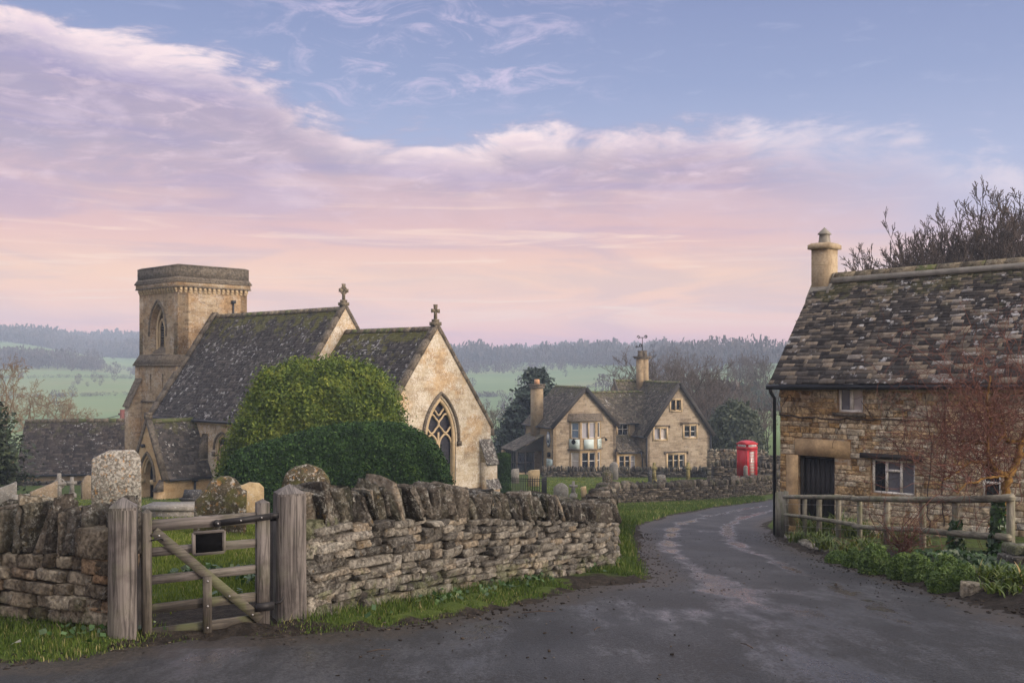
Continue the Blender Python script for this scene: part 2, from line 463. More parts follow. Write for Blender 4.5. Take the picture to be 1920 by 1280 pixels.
def slate(name, stops, lichen=.5, moss=.6, mosscol=(.115, .12, .025), spots=(.55, .54, .52), mossthr=.0):
    m, t = new_mat(name)
    w = t.world(); tn = t.tint()
    base = t.ramp(tn[0], stops)
    f, _ = t.noise(w, 7, 7, .7); g, _ = t.noise(w, 30, 4, .7)
    c = t.mix(t.ss(t.m('ADD', t.m('MULTIPLY', f, .6), t.m('MULTIPLY', g, .4)), .35, .65), t.mix(1.0, base, (.6, .58, .58), 'MULTIPLY'), t.mix(1.0, base, (1.3, 1.27, 1.25), 'MULTIPLY'))
    l1, _ = t.noise(t.vec(w, loc=(4, 4, 2)), 4.2, 7, .75); l0, _ = t.noise(t.vec(w, loc=(7, 1, 2)), .5, 3, .5)
    lm = t.ss(t.m('ADD', t.m('ADD', l1, t.m('MULTIPLY', t.m('SUBTRACT', l0, .5), .25)), t.m('MULTIPLY', t.m('SUBTRACT', tn[1], .5), .16)), .70 - .13 * lichen, .74 - .12 * lichen)
    c = t.mix(t.m('MULTIPLY', lm, .8), c, spots)
    if moss:
        ms, _ = t.noise(t.vec(w, loc=(1, 14, 3)), 1.6, 7, .72)
        mm = t.ss(t.m('ADD', ms, t.m('MULTIPLY', t.m('SUBTRACT', tn[2], .62), .55)), .60 - mossthr, .68 - mossthr)
        c = t.mix(t.m('MULTIPLY', mm, moss), c, mosscol)
    return finish(m, t, c, .8, g, .6, .012, spec=.3)

def leafmat(name, stops, rough=.55, trans=.25, spec=.4):
    m, t = new_mat(name)
    tn = t.tint()
    c = t.ramp(tn[0], stops)
    b = t.n('ShaderNodeBsdfPrincipled', {'Base Color': c, 'Roughness': rough, 'Specular IOR Level': spec})
    tr = t.n('ShaderNodeBsdfTranslucent', {'Color': t.mix(1.0, c, (1.1, 1.2, .6), 'MULTIPLY')})
    mx = t.n('ShaderNodeMixShader', {0: trans, 1: b.outputs[0], 2: tr.outputs[0]})
    o = t.n('ShaderNodeOutputMaterial'); t.t.links.new(mx.outputs[0], o.inputs[0])
    return m

def barkmat(name, a, b, scale=20):
    m, t = new_mat(name)
    f, _ = t.noise(t.vec(t.obj(), (1, 1, .3)), scale, 5, .7)
    return finish(m, t, t.mix(t.ss(f, .35, .65), a, b), .9, f, .6, .01, spec=.2)

def woodmat(name, dark, light, along=None, green=.0):
    """silvered oak: grain from stretched noise along the piece's own length (v of the uv)"""
    m, t = new_mat(name)
    o = t.uv(); w = t.world(); tn = t.tint()
    st = t.n('ShaderNodeCombineXYZ', {0: tn[0], 1: tn[1], 2: tn[2]}).outputs[0]
    off = t.n('ShaderNodeVectorMath', {0: o, 1: t.n('ShaderNodeVectorMath', {0: st, 'Scale': 13.0}, operation='SCALE').outputs[0]}, operation='ADD').outputs[0]
    hz = t.ss(tn[2], .49, .51)    # tint z: 1 = grain runs along u, 0 = along v
    sc = t.n('ShaderNodeMix', {0: hz, 4: (1, 1, 1), 5: (1, 1, 1)}, data_type='VECTOR')
    sc.inputs[4].default_value = (38, 1.6, 1); sc.inputs[5].default_value = (1.6, 38, 1)
    gv = t.n('ShaderNodeVectorMath', {0: off, 1: sc.outputs[1]}, operation='MULTIPLY').outputs[0]
    f, _ = t.noise(gv, 1.0, 6, .7, .6, '2D')
    k, _ = t.noise(w, 2.4, 5, .6)
    g, _ = t.noise(w, 60, 3, .6)
    c = t.mix(t.ss(f, .32, .66), dark, light)
    c = t.mix(t.m('MULTIPLY', t.ss(f, .62, .70), .65), c, tuple(x * .22 for x in dark))
    c = t.mix(t.m('MULTIPLY', t.ss(k, .48, .66), .62), c, t.mix(1.0, c, (.32, .30, .30), 'MULTIPLY'))
    if green:
        k2, _ = t.noise(t.vec(w, loc=(4, 1, 7)), 3.0, 5, .6)
        c = t.mix(t.m('MULTIPLY', t.ss(k2, .47, .64), green), c, (.10, .115, .045))
    return finish(m, t, c, .85, t.m('ADD', f, t.m('MULTIPLY', g, .3)), .5, .006, spec=.25)

M = {}
GREYS = [(0.0, (.075, .071, .066)), (.25, (.145, .137, .123)), (.5, (.225, .212, .185)), (.75, (.32, .303, .265)), (.92, (.29, .245, .185)), (1.0, (.28, .272, .255))]
M['drystone'] = dry_stone('weathered limestone', GREYS, .75, .45)
M['drystone_warm'] = dry_stone('warm limestone', [(0, (.11, .09, .068)), (.3, (.22, .188, .142)), (.6, (.32, .28, .215)), (.85, (.42, .38, .30)), (1, (.30, .20, .12))], .55, .3)
M['coping'] = dry_stone('dark coping stone', [(0, (.036, .034, .031)), (.35, (.080, .073, .065)), (.75, (.155, .140, .120)), (1, (.25, .215, .17))], .85, .1)
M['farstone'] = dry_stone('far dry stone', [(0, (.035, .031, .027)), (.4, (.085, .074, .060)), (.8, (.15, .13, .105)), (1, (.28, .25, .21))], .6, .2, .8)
M['core'] = plain('wall core', (.035, .03, .026), .95, .4, 9)
M['church'] = masonry('church stone', (.28, .22, .145), (.44, .37, .26), (.51, .45, .34), .50, .19, (.36, .31, .23), .88, (.57, .53, .455), .45, (1.05, .85, .62), mort=.007)
M['tower'] = masonry('tower stone', (.19, .135, .08), (.32, .24, .145), (.40, .32, .21), .40, .16, (.28, .23, .16), .7, (.45, .42, .37), .5, (1.0, .84, .66), mort=.008)
M['porch'] = masonry('porch ashlar', (.38, .25, .115), (.48, .34, .18), (.53, .40, .24), .62, .28, (.46, .35, .20), .1, (.60, .54, .44), .4, None, .006, .006)
M['pub'] = masonry('inn stone', (.20, .155, .105), (.345, .28, .195), (.43, .36, .265), .55, .17, (.29, .25, .19), .35, (.42, .39, .35), .6, (.86, .84, .84))
M['pubside'] = masonry('inn ochre stone', (.27, .19, .105), (.37, .275, .16), (.43, .33, .205), .5, .19, (.42, .32, .2), .1, (.56, .52, .46), .35, None)
M['cottage'] = masonry('cottage stone', (.22, .115, .042), (.36, .235, .125), (.50, .395, .275), .40, .155, (.30, .25, .18), .30, (.40, .36, .30), .55, (.76, .84, .96), .05, .010, 1.3, .5)
M['dressed'] = plain('dressed stone', (.42, .32, .19), .9, .22, 3, bs=.3)
M['dressed_grey'] = dry_stone('weathered dressed stone', [(0, (.17, .145, .115)), (1, (.21, .18, .14))], .45, .0)
M['parapet'] = dry_stone('tower parapet stone', [(0, (.155, .135, .11)), (1, (.20, .175, .14))], .35, .0, .7)
M['chimney'] = masonry('chimney ashlar', (.34, .26, .165), (.385, .30, .195), (.42, .335, .225), .6, .3, (.36, .27, .16), .05, stain=.25, warp=.002, mort=.005)
M['pubchim'] = masonry('inn chimney ashlar', (.25, .18, .105), (.33, .25, .15), (.37, .29, .185), .6, .3, (.36, .28, .18), .15, stain=.6, warp=.002, mort=.005)
SL = [(0, (.032, .029, .028)), (.4, (.056, .051, .048)), (.75, (.080, .072, .066)), (1.0, (.125, .112, .10))]
M['churchroof'] = slate('church stone slates', SL, .74, .7, (.15, .145, .025), mossthr=-.01)
M['porchroof'] = slate('porch stone slates', [(p, tuple(x * .85 for x in c)) for p, c in SL], .62, .35)
M['barnroof'] = slate('outbuilding stone slates', [(p, (c[0] * 1.15, c[1] * 1.07, c[2] * 1.02)) for p, c in SL], .55, .3)
M['pubroof'] = slate('inn stone slates', [(0, (.045, .039, .031)), (.5, (.08, .07, .053)), (.85, (.12, .105, .08)), (1.0, (.17, .15, .115))], .35, .45, (.11, .10, .04))
M['cotroof'] = slate('cottage stone slates', [(0, (.030, .027, .026)), (.34, (.056, .051, .046)), (.55, (.088, .078, .068)), (.70, (.14, .120, .094)), (.84, (.215, .18, .13)), (.95, (.28, .235, .175)), (1, (.28, .27, .25))], .55, .45, (.10, .10, .03))
M['ridge'] = dry_stone('ridge stone', [(0, (.17, .145, .105)), (1, (.27, .23, .165))], .3, .9)
M['mortar'] = plain('lime mortar', (.22, .20, .165), .95, .25, 5)
M['facing'] = dry_stone('cottage facing stone', [(0, (.24, .155, .08)), (.18, (.42, .275, .125)), (.36, (.50, .37, .215)), (.52, (.48, .40, .285)), (.75, (.56, .485, .36)), (.9, (.66, .595, .47)), (1, (.42, .375, .31))], .3, .0, .5, 1.45)
M['wood'] = woodmat('silvered oak', (.042, .037, .034), (.165, .147, .133), green=.15)
M['wood_green'] = woodmat('algae stained oak', (.045, .040, .034), (.125, .110, .090), green=.5)
M['rail'] = woodmat('round rail wood', (.105, .098, .072), (.27, .245, .185), green=.45)
M['plank'] = plain('dark stained planks', (.012, .010, .010), .7, .4, 9)
M['timber'] = plain('black timber', (.02, .017, .015), .7, .35, 8)
M['iron'] = plain('black iron', (.014, .013, .014), .55, .4, 30, .3)
M['bolt'] = plain('galvanised steel', (.32, .31, .30), .45, .3, 40, .8)
M['gutter'] = plain('black cast iron', (.012, .013, .016), .4, .3, 10)
M['white'] = plain('white painted timber', (.70, .69, .65), .5, .08, 8)
M['cream'] = plain('cream painted timber', (.74, .71, .63), .55, .15, 8)
M['curtain'] = plain('pale blind', (.30, .29, .31), .8, .1, 4)
M['sign'] = plain('pale green sign board', (.46, .54, .51), .5, .05, 3)
M['signblue'] = plain('slate blue sign paint', (.10, .12, .17), .5, .15, 6)
M['lettering'] = plain('dark green lettering', (.10, .16, .14), .6, .1, 3)
M['black'] = plain('black plaque', (.005, .005, .0055), .95, .3, 20, spec=.0)
M['red'] = plain('red gloss paint', (.40, .010, .016), .4, .1, 3, spec=.3)
M['opal'] = plain('opal sign glass', (.80, .74, .72), .3, .05, 3)
M['terracotta'] = plain('terracotta pot', (.44, .25, .13), .85, .2, 6)
M['rust'] = plain('rusty pole paint', (.16, .06, .05), .7, .3, 12)
M['wire'] = plain('dark cable', (.03, .03, .035), .7, .2, 12)
M['blue'] = plain('blue car paint', (.05, .11, .26), .3, .1, 4, .2)
M['paper'] = plain('crumpled white paper', (.75, .77, .82), .8, .08, 30)

def glass(name, col=(.012, .014, .02), rough=.08, spec=.6):
    m, t = new_mat(name)
    f, _ = t.noise(t.world(), 3, 3, .5)
    return finish(m, t, t.mix(f, tuple(x * .6 for x in col), tuple(x * 1.6 for x in col)), rough, f, .15, .01, spec=spec)
M['glass'] = glass('dark window glass')
M['boxglass'] = glass('pale window glass', (.40, .36, .33), .2)
M['dimglass'] = glass('curtained window glass', (.12, .12, .135), .15)
M['skylight'] = glass('skylight glass', (.12, .18, .26), .05, 1.0)
def leaded():
    m, t = new_mat('leaded church glass')
    br = t.n('ShaderNodeTexBrick', {'Vector': t.uv(), 'Color1': (.020, .020, .030), 'Color2': (.036, .036, .050), 'Mortar': (.006, .006, .008), 'Scale': 1.0, 'Mortar Size': .012, 'Brick Width': .22, 'Row Height': .14})
    return finish(m, t, br.outputs['Color'], .3, br.outputs['Fac'], .4, .01, spec=.45)
M['leaded'] = leaded()

M['grass'] = leafmat('grass blades', [(0, (.026, .046, .010)), (.45, (.058, .098, .017)), (.78, (.105, .150, .028)), (.9, (.17, .18, .05)), (1, (.30, .26, .13))], .65, .3, .2)
M['grass_pale'] = leafmat('churchyard grass blades', [(0, (.05, .075, .014)), (.5, (.115, .155, .024)), (.85, (.19, .22, .045)), (1, (.30, .27, .12))], .65, .3, .2)
M['yew'] = leafmat('yew foliage', [(0, (.008, .020, .007)), (.5, (.026, .058, .017)), (.85, (.055, .11, .028)), (1, (.10, .16, .04))], .75, .1, .12)
M['bushleaf'] = leafmat('box bush foliage', [(0, (.026, .046, .008)), (.4, (.070, .110, .014)), (.75, (.15, .185, .027)), (1, (.24, .265, .05))], .65, .2, .2)
M['conifer'] = leafmat('conifer needles', [(0, (.010, .020, .014)), (.6, (.026, .046, .030)), (1, (.055, .08, .045))], .6, .1)
M['conifer_near'] = leafmat('yew tree needles', [(0, (.006, .012, .004)), (.6, (.022, .036, .010)), (1, (.06, .075, .02))], .6, .1)
M['ivy'] = leafmat('ivy leaves', [(0, (.010, .025, .008)), (.6, (.026, .062, .014)), (.9, (.06, .115, .03)), (1, (.13, .17, .06))], .4, .15)
M['mound'] = leafmat('mounded shrub foliage', [(0, (.035, .07, .014)), (.5, (.080, .135, .026)), (.9, (.14, .205, .04)), (1, (.20, .25, .06))], .6, .2)
M['strap'] = leafmat('strap leaves', [(0, (.035, .060, .010)), (.5, (.085, .125, .022)), (.82, (.16, .17, .035)), (1, (.30, .21, .08))], .5, .25)
M['shrubgrey'] = leafmat('grey green shrub', [(0, (.022, .032, .018)), (.6, (.055, .070, .036)), (1, (.10, .11, .06))], .7, .15)
M['bark'] = barkmat('tree bark', (.030, .026, .022), (.085, .075, .062))
M['twig'] = barkmat('grey brown twigs', (.055, .042, .034), (.125, .097, .076), 4)
M['twig_tan'] = barkmat('tan twigs', (.15, .105, .062), (.24, .17, .10), 4)
M['twig_dark'] = barkmat('dark twigs', (.048, .037, .031), (.105, .080, .066), 4)
M['twig_wood'] = barkmat('woodland twigs', (.050, .042, .042), (.095, .078, .072), 1)
M['twig_red'] = barkmat('reddish twigs', (.085, .036, .028), (.17, .080, .060), 6)
M['willow'] = barkmat('ochre willow bark', (.12, .064, .018), (.23, .13, .038), 14)
M['vine'] = barkmat('dry vine', (.040, .030, .024), (.085, .062, .048), 14)

def headstone_mat(name, a, b, lich, och=.6, mos=.0, sc=1.0):
    m, t = new_mat(name)
    w = t.world()
    f, _ = t.noise(w, 5 * sc, 7, .7); g, _ = t.noise(w, 30 * sc, 5, .7)
    c = t.mix(t.ss(t.m('ADD', t.m('MULTIPLY', f, .6), t.m('MULTIPLY', g, .4)), .38, .62), a, b)
    l1, _ = t.noise(t.vec(w, loc=(6, 1, 2)), 17 * sc, 5, .7)
    c = t.mix(t.m('MULTIPLY', t.ss(l1, .60 - .13 * lich, .68 - .11 * lich), .75), c, (.40, .39, .35))
    l2, _ = t.noise(t.vec(w, loc=(1, 9, 2)), 13 * sc, 5, .7)
    c = t.mix(t.m('MULTIPLY', t.ss(l2, .57, .63), och), c, (.34, .18, .055))
    if mos:
        l3, _ = t.noise(t.vec(w, loc=(1, 2, 12)), 4 * sc, 6, .7)
        c = t.mix(t.m('MULTIPLY', t.ss(l3, .48, .6), mos), c, (.07, .07, .018))
    return finish(m, t, c, .92, t.m('ADD', f, g), .6, .02, spec=.2)
M['hs_lichen'] = headstone_mat('lichen covered headstone', (.075, .068, .058), (.20, .185, .16), 1.0, .75)
M['hs_dark'] = headstone_mat('dark mossy headstone', (.030, .026, .018), (.095, .078, .05), .5, .55, .8)
M['hs_tan'] = headstone_mat('tan headstone', (.26, .195, .105), (.40, .31, .18), .25, .3)
M['hs_grey'] = headstone_mat('grey headstone', (.15, .14, .125), (.25, .235, .21), .45, .2, .1)
M['hs_brown'] = headstone_mat('brown headstone', (.16, .125, .085), (.26, .205, .14), .3, .3, .2)
M['hs_black'] = headstone_mat('sooty tomb stone', (.025, .025, .027), (.07, .068, .066), .2, .05)
M['hs_moss'] = headstone_mat('mossy grave cross', (.17, .15, .06), (.27, .22, .09), .2, .5, .8)

def ground_mat():
    m, t = new_mat('turf and earth')
    w = t.world(); tn = t.tint()
    f, _ = t.noise(w, .35, 6, .6); g, _ = t.noise(w, 5.0, 7, .7); k, _ = t.noise(w, 40, 4, .7)
    gr = t.ramp(t.m('ADD', t.m('MULTIPLY', f, .5), t.m('MULTIPLY', g, .5)), [(.3, (.030, .048, .010)), (.5, (.060, .088, .016)), (.62, (.092, .12, .025)), (.75, (.12, .125, .04))])
    gr = t.mix(t.m('MULTIPLY', t.ss(k, .45, .65), .5), gr, t.mix(1.0, gr, (.45, .48, .4), 'MULTIPLY'))
    # distant pasture: cooler
    yv = t.n('ShaderNodeSeparateXYZ', {0: w}).outputs[1]
    ff, _ = t.noise(w, .006, 3, .5)
    ff2, _ = t.noise(t.vec(w, (.004, .02, .02)), 1.0, 5, .6)
    past = t.ramp(t.m('ADD', t.m('MULTIPLY', ff, .6), t.m('MULTIPLY', ff2, .4)), [(.35, (.085, .14, .055)), (.5, (.14, .20, .080)), (.62, (.19, .21, .095)), (.72, (.11, .16, .07))])
    gr = t.mix(t.ss(yv, 100, 160), gr, past)
    d1, _ = t.noise(w, 12, 7, .7)
    dirt = t.ramp(d1, [(.3, (.012, .0095, .0075)), (.5, (.028, .022, .017)), (.68, (.065, .052, .040))])
    mk = t.ss(t.m('ADD', tn[0], t.m('MULTIPLY', t.m('SUBTRACT', g, .5), .9)), .42, .58)
    c = t.mix(mk, dirt, gr)
    return finish(m, t, c, .95, t.m('ADD', g, k), .8, .05, spec=.15)
M['ground'] = ground_mat()

def road_mat():
    m, t = new_mat('wet worn asphalt')
    w = t.world(); tn = t.tint()     # tint: r = distance from edge, g = wheel track, b = mud
    ag, _ = t.noise(w, 48, 4, .8); f, _ = t.noise(t.vec(w, (1.3, .42, 1)), 1.2, 7, .65); f2, _ = t.noise(t.vec(w, (1, .5, 1)), .45, 4, .6)
    vo = t.n('ShaderNodeTexVoronoi', {'Vector': w, 'Scale': 55.0}).outputs['Distance']
    c = t.ramp(t.m('ADD', t.m('MULTIPLY', ag, .6), t.m('MULTIPLY', f, .4)), [(.36, (.006, .006, .0065)), (.5, (.021, .021, .0225)), (.62, (.066, .065, .067))])
    gp, _ = t.noise(t.vec(w, loc=(3, 3, 0)), 24, 4, .75)
    gm, _ = t.noise(t.vec(w, loc=(8, 3, 0)), .8, 4, .6)
    spots = t.m('MULTIPLY', t.ss(t.m('ADD', gp, t.m('MULTIPLY', t.m('SUBTRACT', gm, .5), .6)), .535, .60), .9)
    c = t.mix(spots, c, (.014, .012, .011))
    mud, _ = t.noise(w, 3.2, 7, .7)
    mk = t.ss(t.m('ADD', t.m('MULTIPLY', mud, .75), tn[2]), .74, .98)
    c = t.mix(t.m('MULTIPLY', mk, .9), c, t.mix(t.ss(gp, .35, .65), (.014, .011, .009), (.055, .044, .034)))
    wet = t.ss(t.m('ADD', t.m('MULTIPLY', t.m('SUBTRACT', f, .5), 1.5), t.m('ADD', tn[1], t.m('MULTIPLY', t.m('SUBTRACT', f2, .5), .8))), .36, .72)
    wet = t.m('MULTIPLY', wet, t.m('SUBTRACT', 1.0, t.m('MAXIMUM', mk, t.m('MULTIPLY', spots, .6))))
    rough = t.m('SUBTRACT', .60, t.m('MULTIPLY', wet, .44))
    c = t.mix(t.m('MULTIPLY', wet, .35), c, t.mix(1.0, c, (.6, .6, .62), 'MULTIPLY'))
    bs = t.m('SUBTRACT', 1.0, t.m('MULTIPLY', wet, .75))
    h = t.m('ADD', t.m('MULTIPLY', ag, .5), t.m('ADD', t.m('MULTIPLY', vo, .6), t.m('MULTIPLY', spots, .6)))
    bn = t.n('ShaderNodeBump', {'Height': h, 'Strength': t.m('MULTIPLY', bs, .55), 'Distance': .012}).outputs[0]
    return finish(m, t, c, rough, None, spec=t.m('ADD', .26, t.m('MULTIPLY', wet, .45)), extra={'Normal': bn})
M['road'] = road_mat()
# ---------------------------------------------------------------- camera, light, sky, air
cam = bpy.data.cameras.new('camera'); co = bpy.data.objects.new('camera', cam); COL.objects.link(co)
co.location = (0, 0, 0); co.rotation_euler = (R(90), 0, 0)
cam.lens = 36; cam.sensor_width = 36; cam.shift_y = 45 / 1920; cam.clip_end = 6000; cam.clip_start = .1
scene.camera = co
SUN_AZ, SUN_EL = R(118), R(14)            # dawn glow behind the viewer's right shoulder (azimuth from the view axis, clockwise)
sl = bpy.data.lights.new('sun', 'SUN'); so = bpy.data.objects.new('sun', sl); COL.objects.link(so)
sl.energy = 2.9; sl.angle = R(16); sl.color = (1.0, .84, .72)
sd_ = Vector((math.sin(SUN_AZ) * math.cos(SUN_EL), math.cos(SUN_AZ) * math.cos(SUN_EL), math.sin(SUN_EL)))
so.rotation_euler = (-sd_).to_track_quat('-Z', 'Y').to_euler()
so.location = (30, -20, 40)

world = bpy.data.worlds.new('World'); scene.world = world; world.use_nodes = True
def build_sky():
    t = NT(world.node_tree)
    d = t.n('ShaderNodeTexCoord').outputs['Generated']
    sp = t.n('ShaderNodeSeparateXYZ', {0: d}).outputs
    x, y, z = sp
    a = t.m('ARCTAN2', x, y)
    q = t.m('DIVIDE', z, t.m('MAXIMUM', t.m('SQRT', t.m('ADD', t.m('MULTIPLY', x, x), t.m('MULTIPLY', y, y))), .02))
    cv = lambda sa, sq, oa=0.0, oq=0.0: t.n('ShaderNodeCombineXYZ', {0: t.m('ADD', t.m('MULTIPLY', a, sa), oa), 1: t.m('ADD', t.m('MULTIPLY', q, sq), oq), 2: 0.0}).outputs[0]
    n1, _ = t.noise(cv(5, 13), 1.6, 8, .6, .5)
    n2, _ = t.noise(cv(9, 30, 4, 2), 2.2, 8, .62, .4)
    n3, _ = t.noise(cv(2.2, 15, 7, 1), 2.0, 6, .55, .8)
    n4, _ = t.noise(cv(1.3, 20, 2, 9), 3.2, 7, .55, 1.2)
    # upper edge of the cloud bank: height over bearing
    B = t.ramp(t.m('DIVIDE', t.m('ADD', a, .6), 1.2), [(.0, .36), (.13, .323), (.19, .305), (.265, .297), (.30, .282), (.345, .252), (.375, .233), (.47, .226),
        (.505, .238), (.645, .243), (.73, .228), (.80, .222), (.85, .198), (.89, .178), (1.0, .150)], 'EASE')
    B = t.n('ShaderNodeSeparateColor', {0: B}).outputs[0]
    dep = t.m('ADD', t.m('SUBTRACT', B, q), t.m('ADD', t.m('MULTIPLY', t.m('SUBTRACT', n1, .5), .10), t.m('MULTIPLY', t.m('SUBTRACT', n2, .5), .045)))
    soft = t.m('ADD', .032, t.m('MULTIPLY', t.ss(a, .05, .42), .03))
    msk = t.m('MULTIPLY', t.m('DIVIDE', t.m('ADD', dep, .006), soft), 1.0, clamp=True)
    msk = t.ss(msk, 0, 1)
    blue = t.ramp(q, [(.0, (.55, .40, .46)), (.10, (.44, .42, .52)), (.19, (.31, .35, .52)), (.27, (.215, .265, .445)), (.36, (.165, .208, .385)), (1.0, (.14, .22, .46))])
    # high thin wisps over the blue
    wr = t.m('MULTIPLY', t.ss(q, .235, .27), t.m('MULTIPLY', t.ss(a, -.30, -.16), t.m('SUBTRACT', 1.0, t.ss(a, -.02, .16))))
    wf, _ = t.noise(cv(7, 17, 3, 5), 1.9, 9, .66, 1.1)
    wm = t.m('MULTIPLY', t.m('MULTIPLY', t.ss(wf, .46, .72), wr), .62)
    wm2 = t.m('MULTIPLY', t.ss(n2, .55, .8), .16)
    blue = t.mix(wm, t.mix(wm2, blue, (.62, .58, .72)), (.64, .52, .66))
    body = t.ramp(q, [(.0, (.55, .34, .38)), (.022, (.72, .36, .35)), (.05, (.84, .44, .29)), (.085, (.83, .49, .31)), (.125, (.65, .375, .34)), (.165, (.51, .33, .36)),
                      (.205, (.38, .285, .36)), (.25, (.33, .26, .365)), (.31, (.36, .295, .405)), (.5, (.42, .42, .55)), (1, (.25, .30, .48))])
    # lavender hollows, cream streaks
    body = t.mix(t.m('MULTIPLY', t.ss(n3, .42, .64), .85), body, t.mix(1.0, body, (.76, .82, 1.05), 'MULTIPLY'))
    st = t.m('MULTIPLY', t.ss(n4, .52, .70), t.m('MULTIPLY', t.ss(q, .025, .06), t.m('SUBTRACT', 1.0, t.ss(q, .12, .20))))
    body = t.mix(t.m('MULTIPLY', st, .6), body, (.86, .62, .47))
    st2 = t.m('MULTIPLY', t.ss(n2, .50, .72), t.ss(q, .10, .2))
    body = t.mix(t.m('MULTIPLY', st2, .55), body, (.72, .54, .58))
    body = t.mix(t.m('MULTIPLY', t.m('MULTIPLY', t.ss(n1, .46, .66), t.ss(q, .12, .2)), .42), body, (.66, .52, .60))
    body = t.mix(t.m('MULTIPLY', t.m('MULTIPLY', t.ss(n1, .54, .36), t.ss(q, .12, .2)), .40), body, (.26, .235, .36))
    # blue-grey thinning at the right, pink low on the right
    body = t.mix(t.m('MULTIPLY', t.m('MULTIPLY', t.ss(a, .16, .46), t.ss(t.m('ADD', q, t.m('MULTIPLY', t.m('SUBTRACT', n3, .5), .12)), .06, .14)), .78), body, (.36, .38, .54))
    # bright rim along the top of the bank
    rim = t.m('MULTIPLY', t.ss(dep, .0, .014), t.m('SUBTRACT', 1.0, t.ss(dep, .014, .050)))
    body = t.mix(t.m('MULTIPLY', rim, t.ss(n1, .32, .62)), body, (.86, .68, .66))
    colr = t.mix(msk, blue, body)
    # dawn glow behind the view, boosted to light the land, strongest towards the sun
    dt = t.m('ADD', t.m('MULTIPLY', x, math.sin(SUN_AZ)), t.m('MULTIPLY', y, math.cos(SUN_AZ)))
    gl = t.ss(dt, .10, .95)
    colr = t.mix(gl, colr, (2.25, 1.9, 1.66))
    up = t.ss(z, .35, .8)  # unseen overhead sky brightened and neutralised as added fill for the land
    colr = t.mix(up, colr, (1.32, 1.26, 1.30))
    sky = t.n('ShaderNodeTexSky', sky_type='NISHITA', sun_disc=False, sun_elevation=SUN_EL, sun_rotation=SUN_AZ)
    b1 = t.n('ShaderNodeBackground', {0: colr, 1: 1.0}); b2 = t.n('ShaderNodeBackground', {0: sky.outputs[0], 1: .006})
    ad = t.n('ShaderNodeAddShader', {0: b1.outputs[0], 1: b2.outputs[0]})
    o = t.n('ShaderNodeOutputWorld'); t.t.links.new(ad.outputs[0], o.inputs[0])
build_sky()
vs = scene.view_settings; scene.display_settings.display_device = 'sRGB'
vs.view_transform = 'Standard'; vs.look = 'None'; vs.exposure = 0.36; vs.gamma = 1.0; vs.use_curve_mapping = False
scene.cycles.max_bounces = 5; scene.cycles.diffuse_bounces = 3; scene.cycles.glossy_bounces = 2; scene.cycles.volume_bounces = 0
scene.cycles.transparent_max_bounces = 4; scene.cycles.transmission_bounces = 2
scene.cycles.use_denoising = True
scene.cycles.caustics_reflective = False; scene.cycles.caustics_refractive = False

def build_haze():
    mb = MB(); mb.box((0, 510, 14), (1000, 610, 46))
    m = bpy.data.materials.new('morning haze'); m.use_nodes = True; t = NT(m.node_tree)
    v = t.n('ShaderNodeVolumePrincipled', {'Color': (.66, .80, 1.0), 'Density': .00072, 'Anisotropy': 0.0})
    o = t.n('ShaderNodeOutputMaterial'); t.t.links.new(v.outputs[0], o.inputs['Volume'])
    tag(mb.build('haze', m), kind='stuff')
build_haze()

# ---------------------------------------------------------------- ground and road
def graded(a, b, lo, hi, fine, coarse_n, mx):
    mid = np.arange(lo, hi + 1e-6, fine)
    l = lo - (np.geomspace(fine, mx, coarse_n)); l = l[::-1]
    r = hi + (np.geomspace(fine, mx, coarse_n))
    return np.concatenate([l, mid, r])
def build_ground():
    xs = np.concatenate([-np.geomspace(14, 980, 70)[::-1], np.arange(-13.8, 14, .2), np.arange(14, 36, .5), np.geomspace(36, 980, 60)])
    ys = np.concatenate([-np.geomspace(3, 90, 14)[::-1], np.arange(-2.5, 6, .5), np.arange(6, 28, .16), np.arange(28, 72, .4), np.geomspace(72, 1110, 130)])
    X, Y = np.meshgrid(xs, ys)
    Z, sd, dl, dr, dw = ground_h(X.ravel(), Y.ravel(), True)
    rng = np.random.default_rng(1)
    x, y = X.ravel(), Y.ravel()
    Z = Z + .02 * np.sin(x * 1.7 + np.sin(y * 1.1)) * np.sin(y * 1.3 + 2) * ((sd < -.3) & (y < 90))
    # clods and ruts along the broken verge
    near = (y < 60) & (y > 4)
    edge = np.exp(-((sd + .25) / .28) ** 2) * near
    Z = Z + edge * rng.normal(0, .022, len(x)) + (near & (sd < 0)) * rng.normal(0, .008, len(x))
    grass = np.ones_like(x)
    grass = np.where(near & (sd > -.9), sstep(.04, .32, -sd), grass)
    gx, gy = -2.7, 9.6
    gate = np.exp(-(((x - gx) / 1.0) ** 2 + ((y - gy) / 1.15) ** 2))
    grass = grass - 1.25 * gate
    grass = np.where((dr < 0) & (x > 4) & (x < 10) & (y < 24), sstep(.25, 1.0, -dr) * .55, grass)
    corner = np.exp(-(((x - 1.2) / .9) ** 2 + ((y - 13.2) / .9) ** 2)); grass = grass - .75 * corner
    T = np.stack([np.clip(grass, 0, 1), np.full(len(x), .5), np.full(len(x), .5)], 1)
    nx = len(xs); i = np.arange(len(ys) - 1)[:, None] * nx + np.arange(nx - 1)[None]
    i = i.ravel(); Fq = np.stack([i, i + 1, i + nx + 1, i + nx], 1)
    mb = MB(); mb.add(np.stack([x, y, Z], 1), Fq, T)
    tag(mb.build('ground', M['ground'], smooth=True), kind='structure')
build_ground()

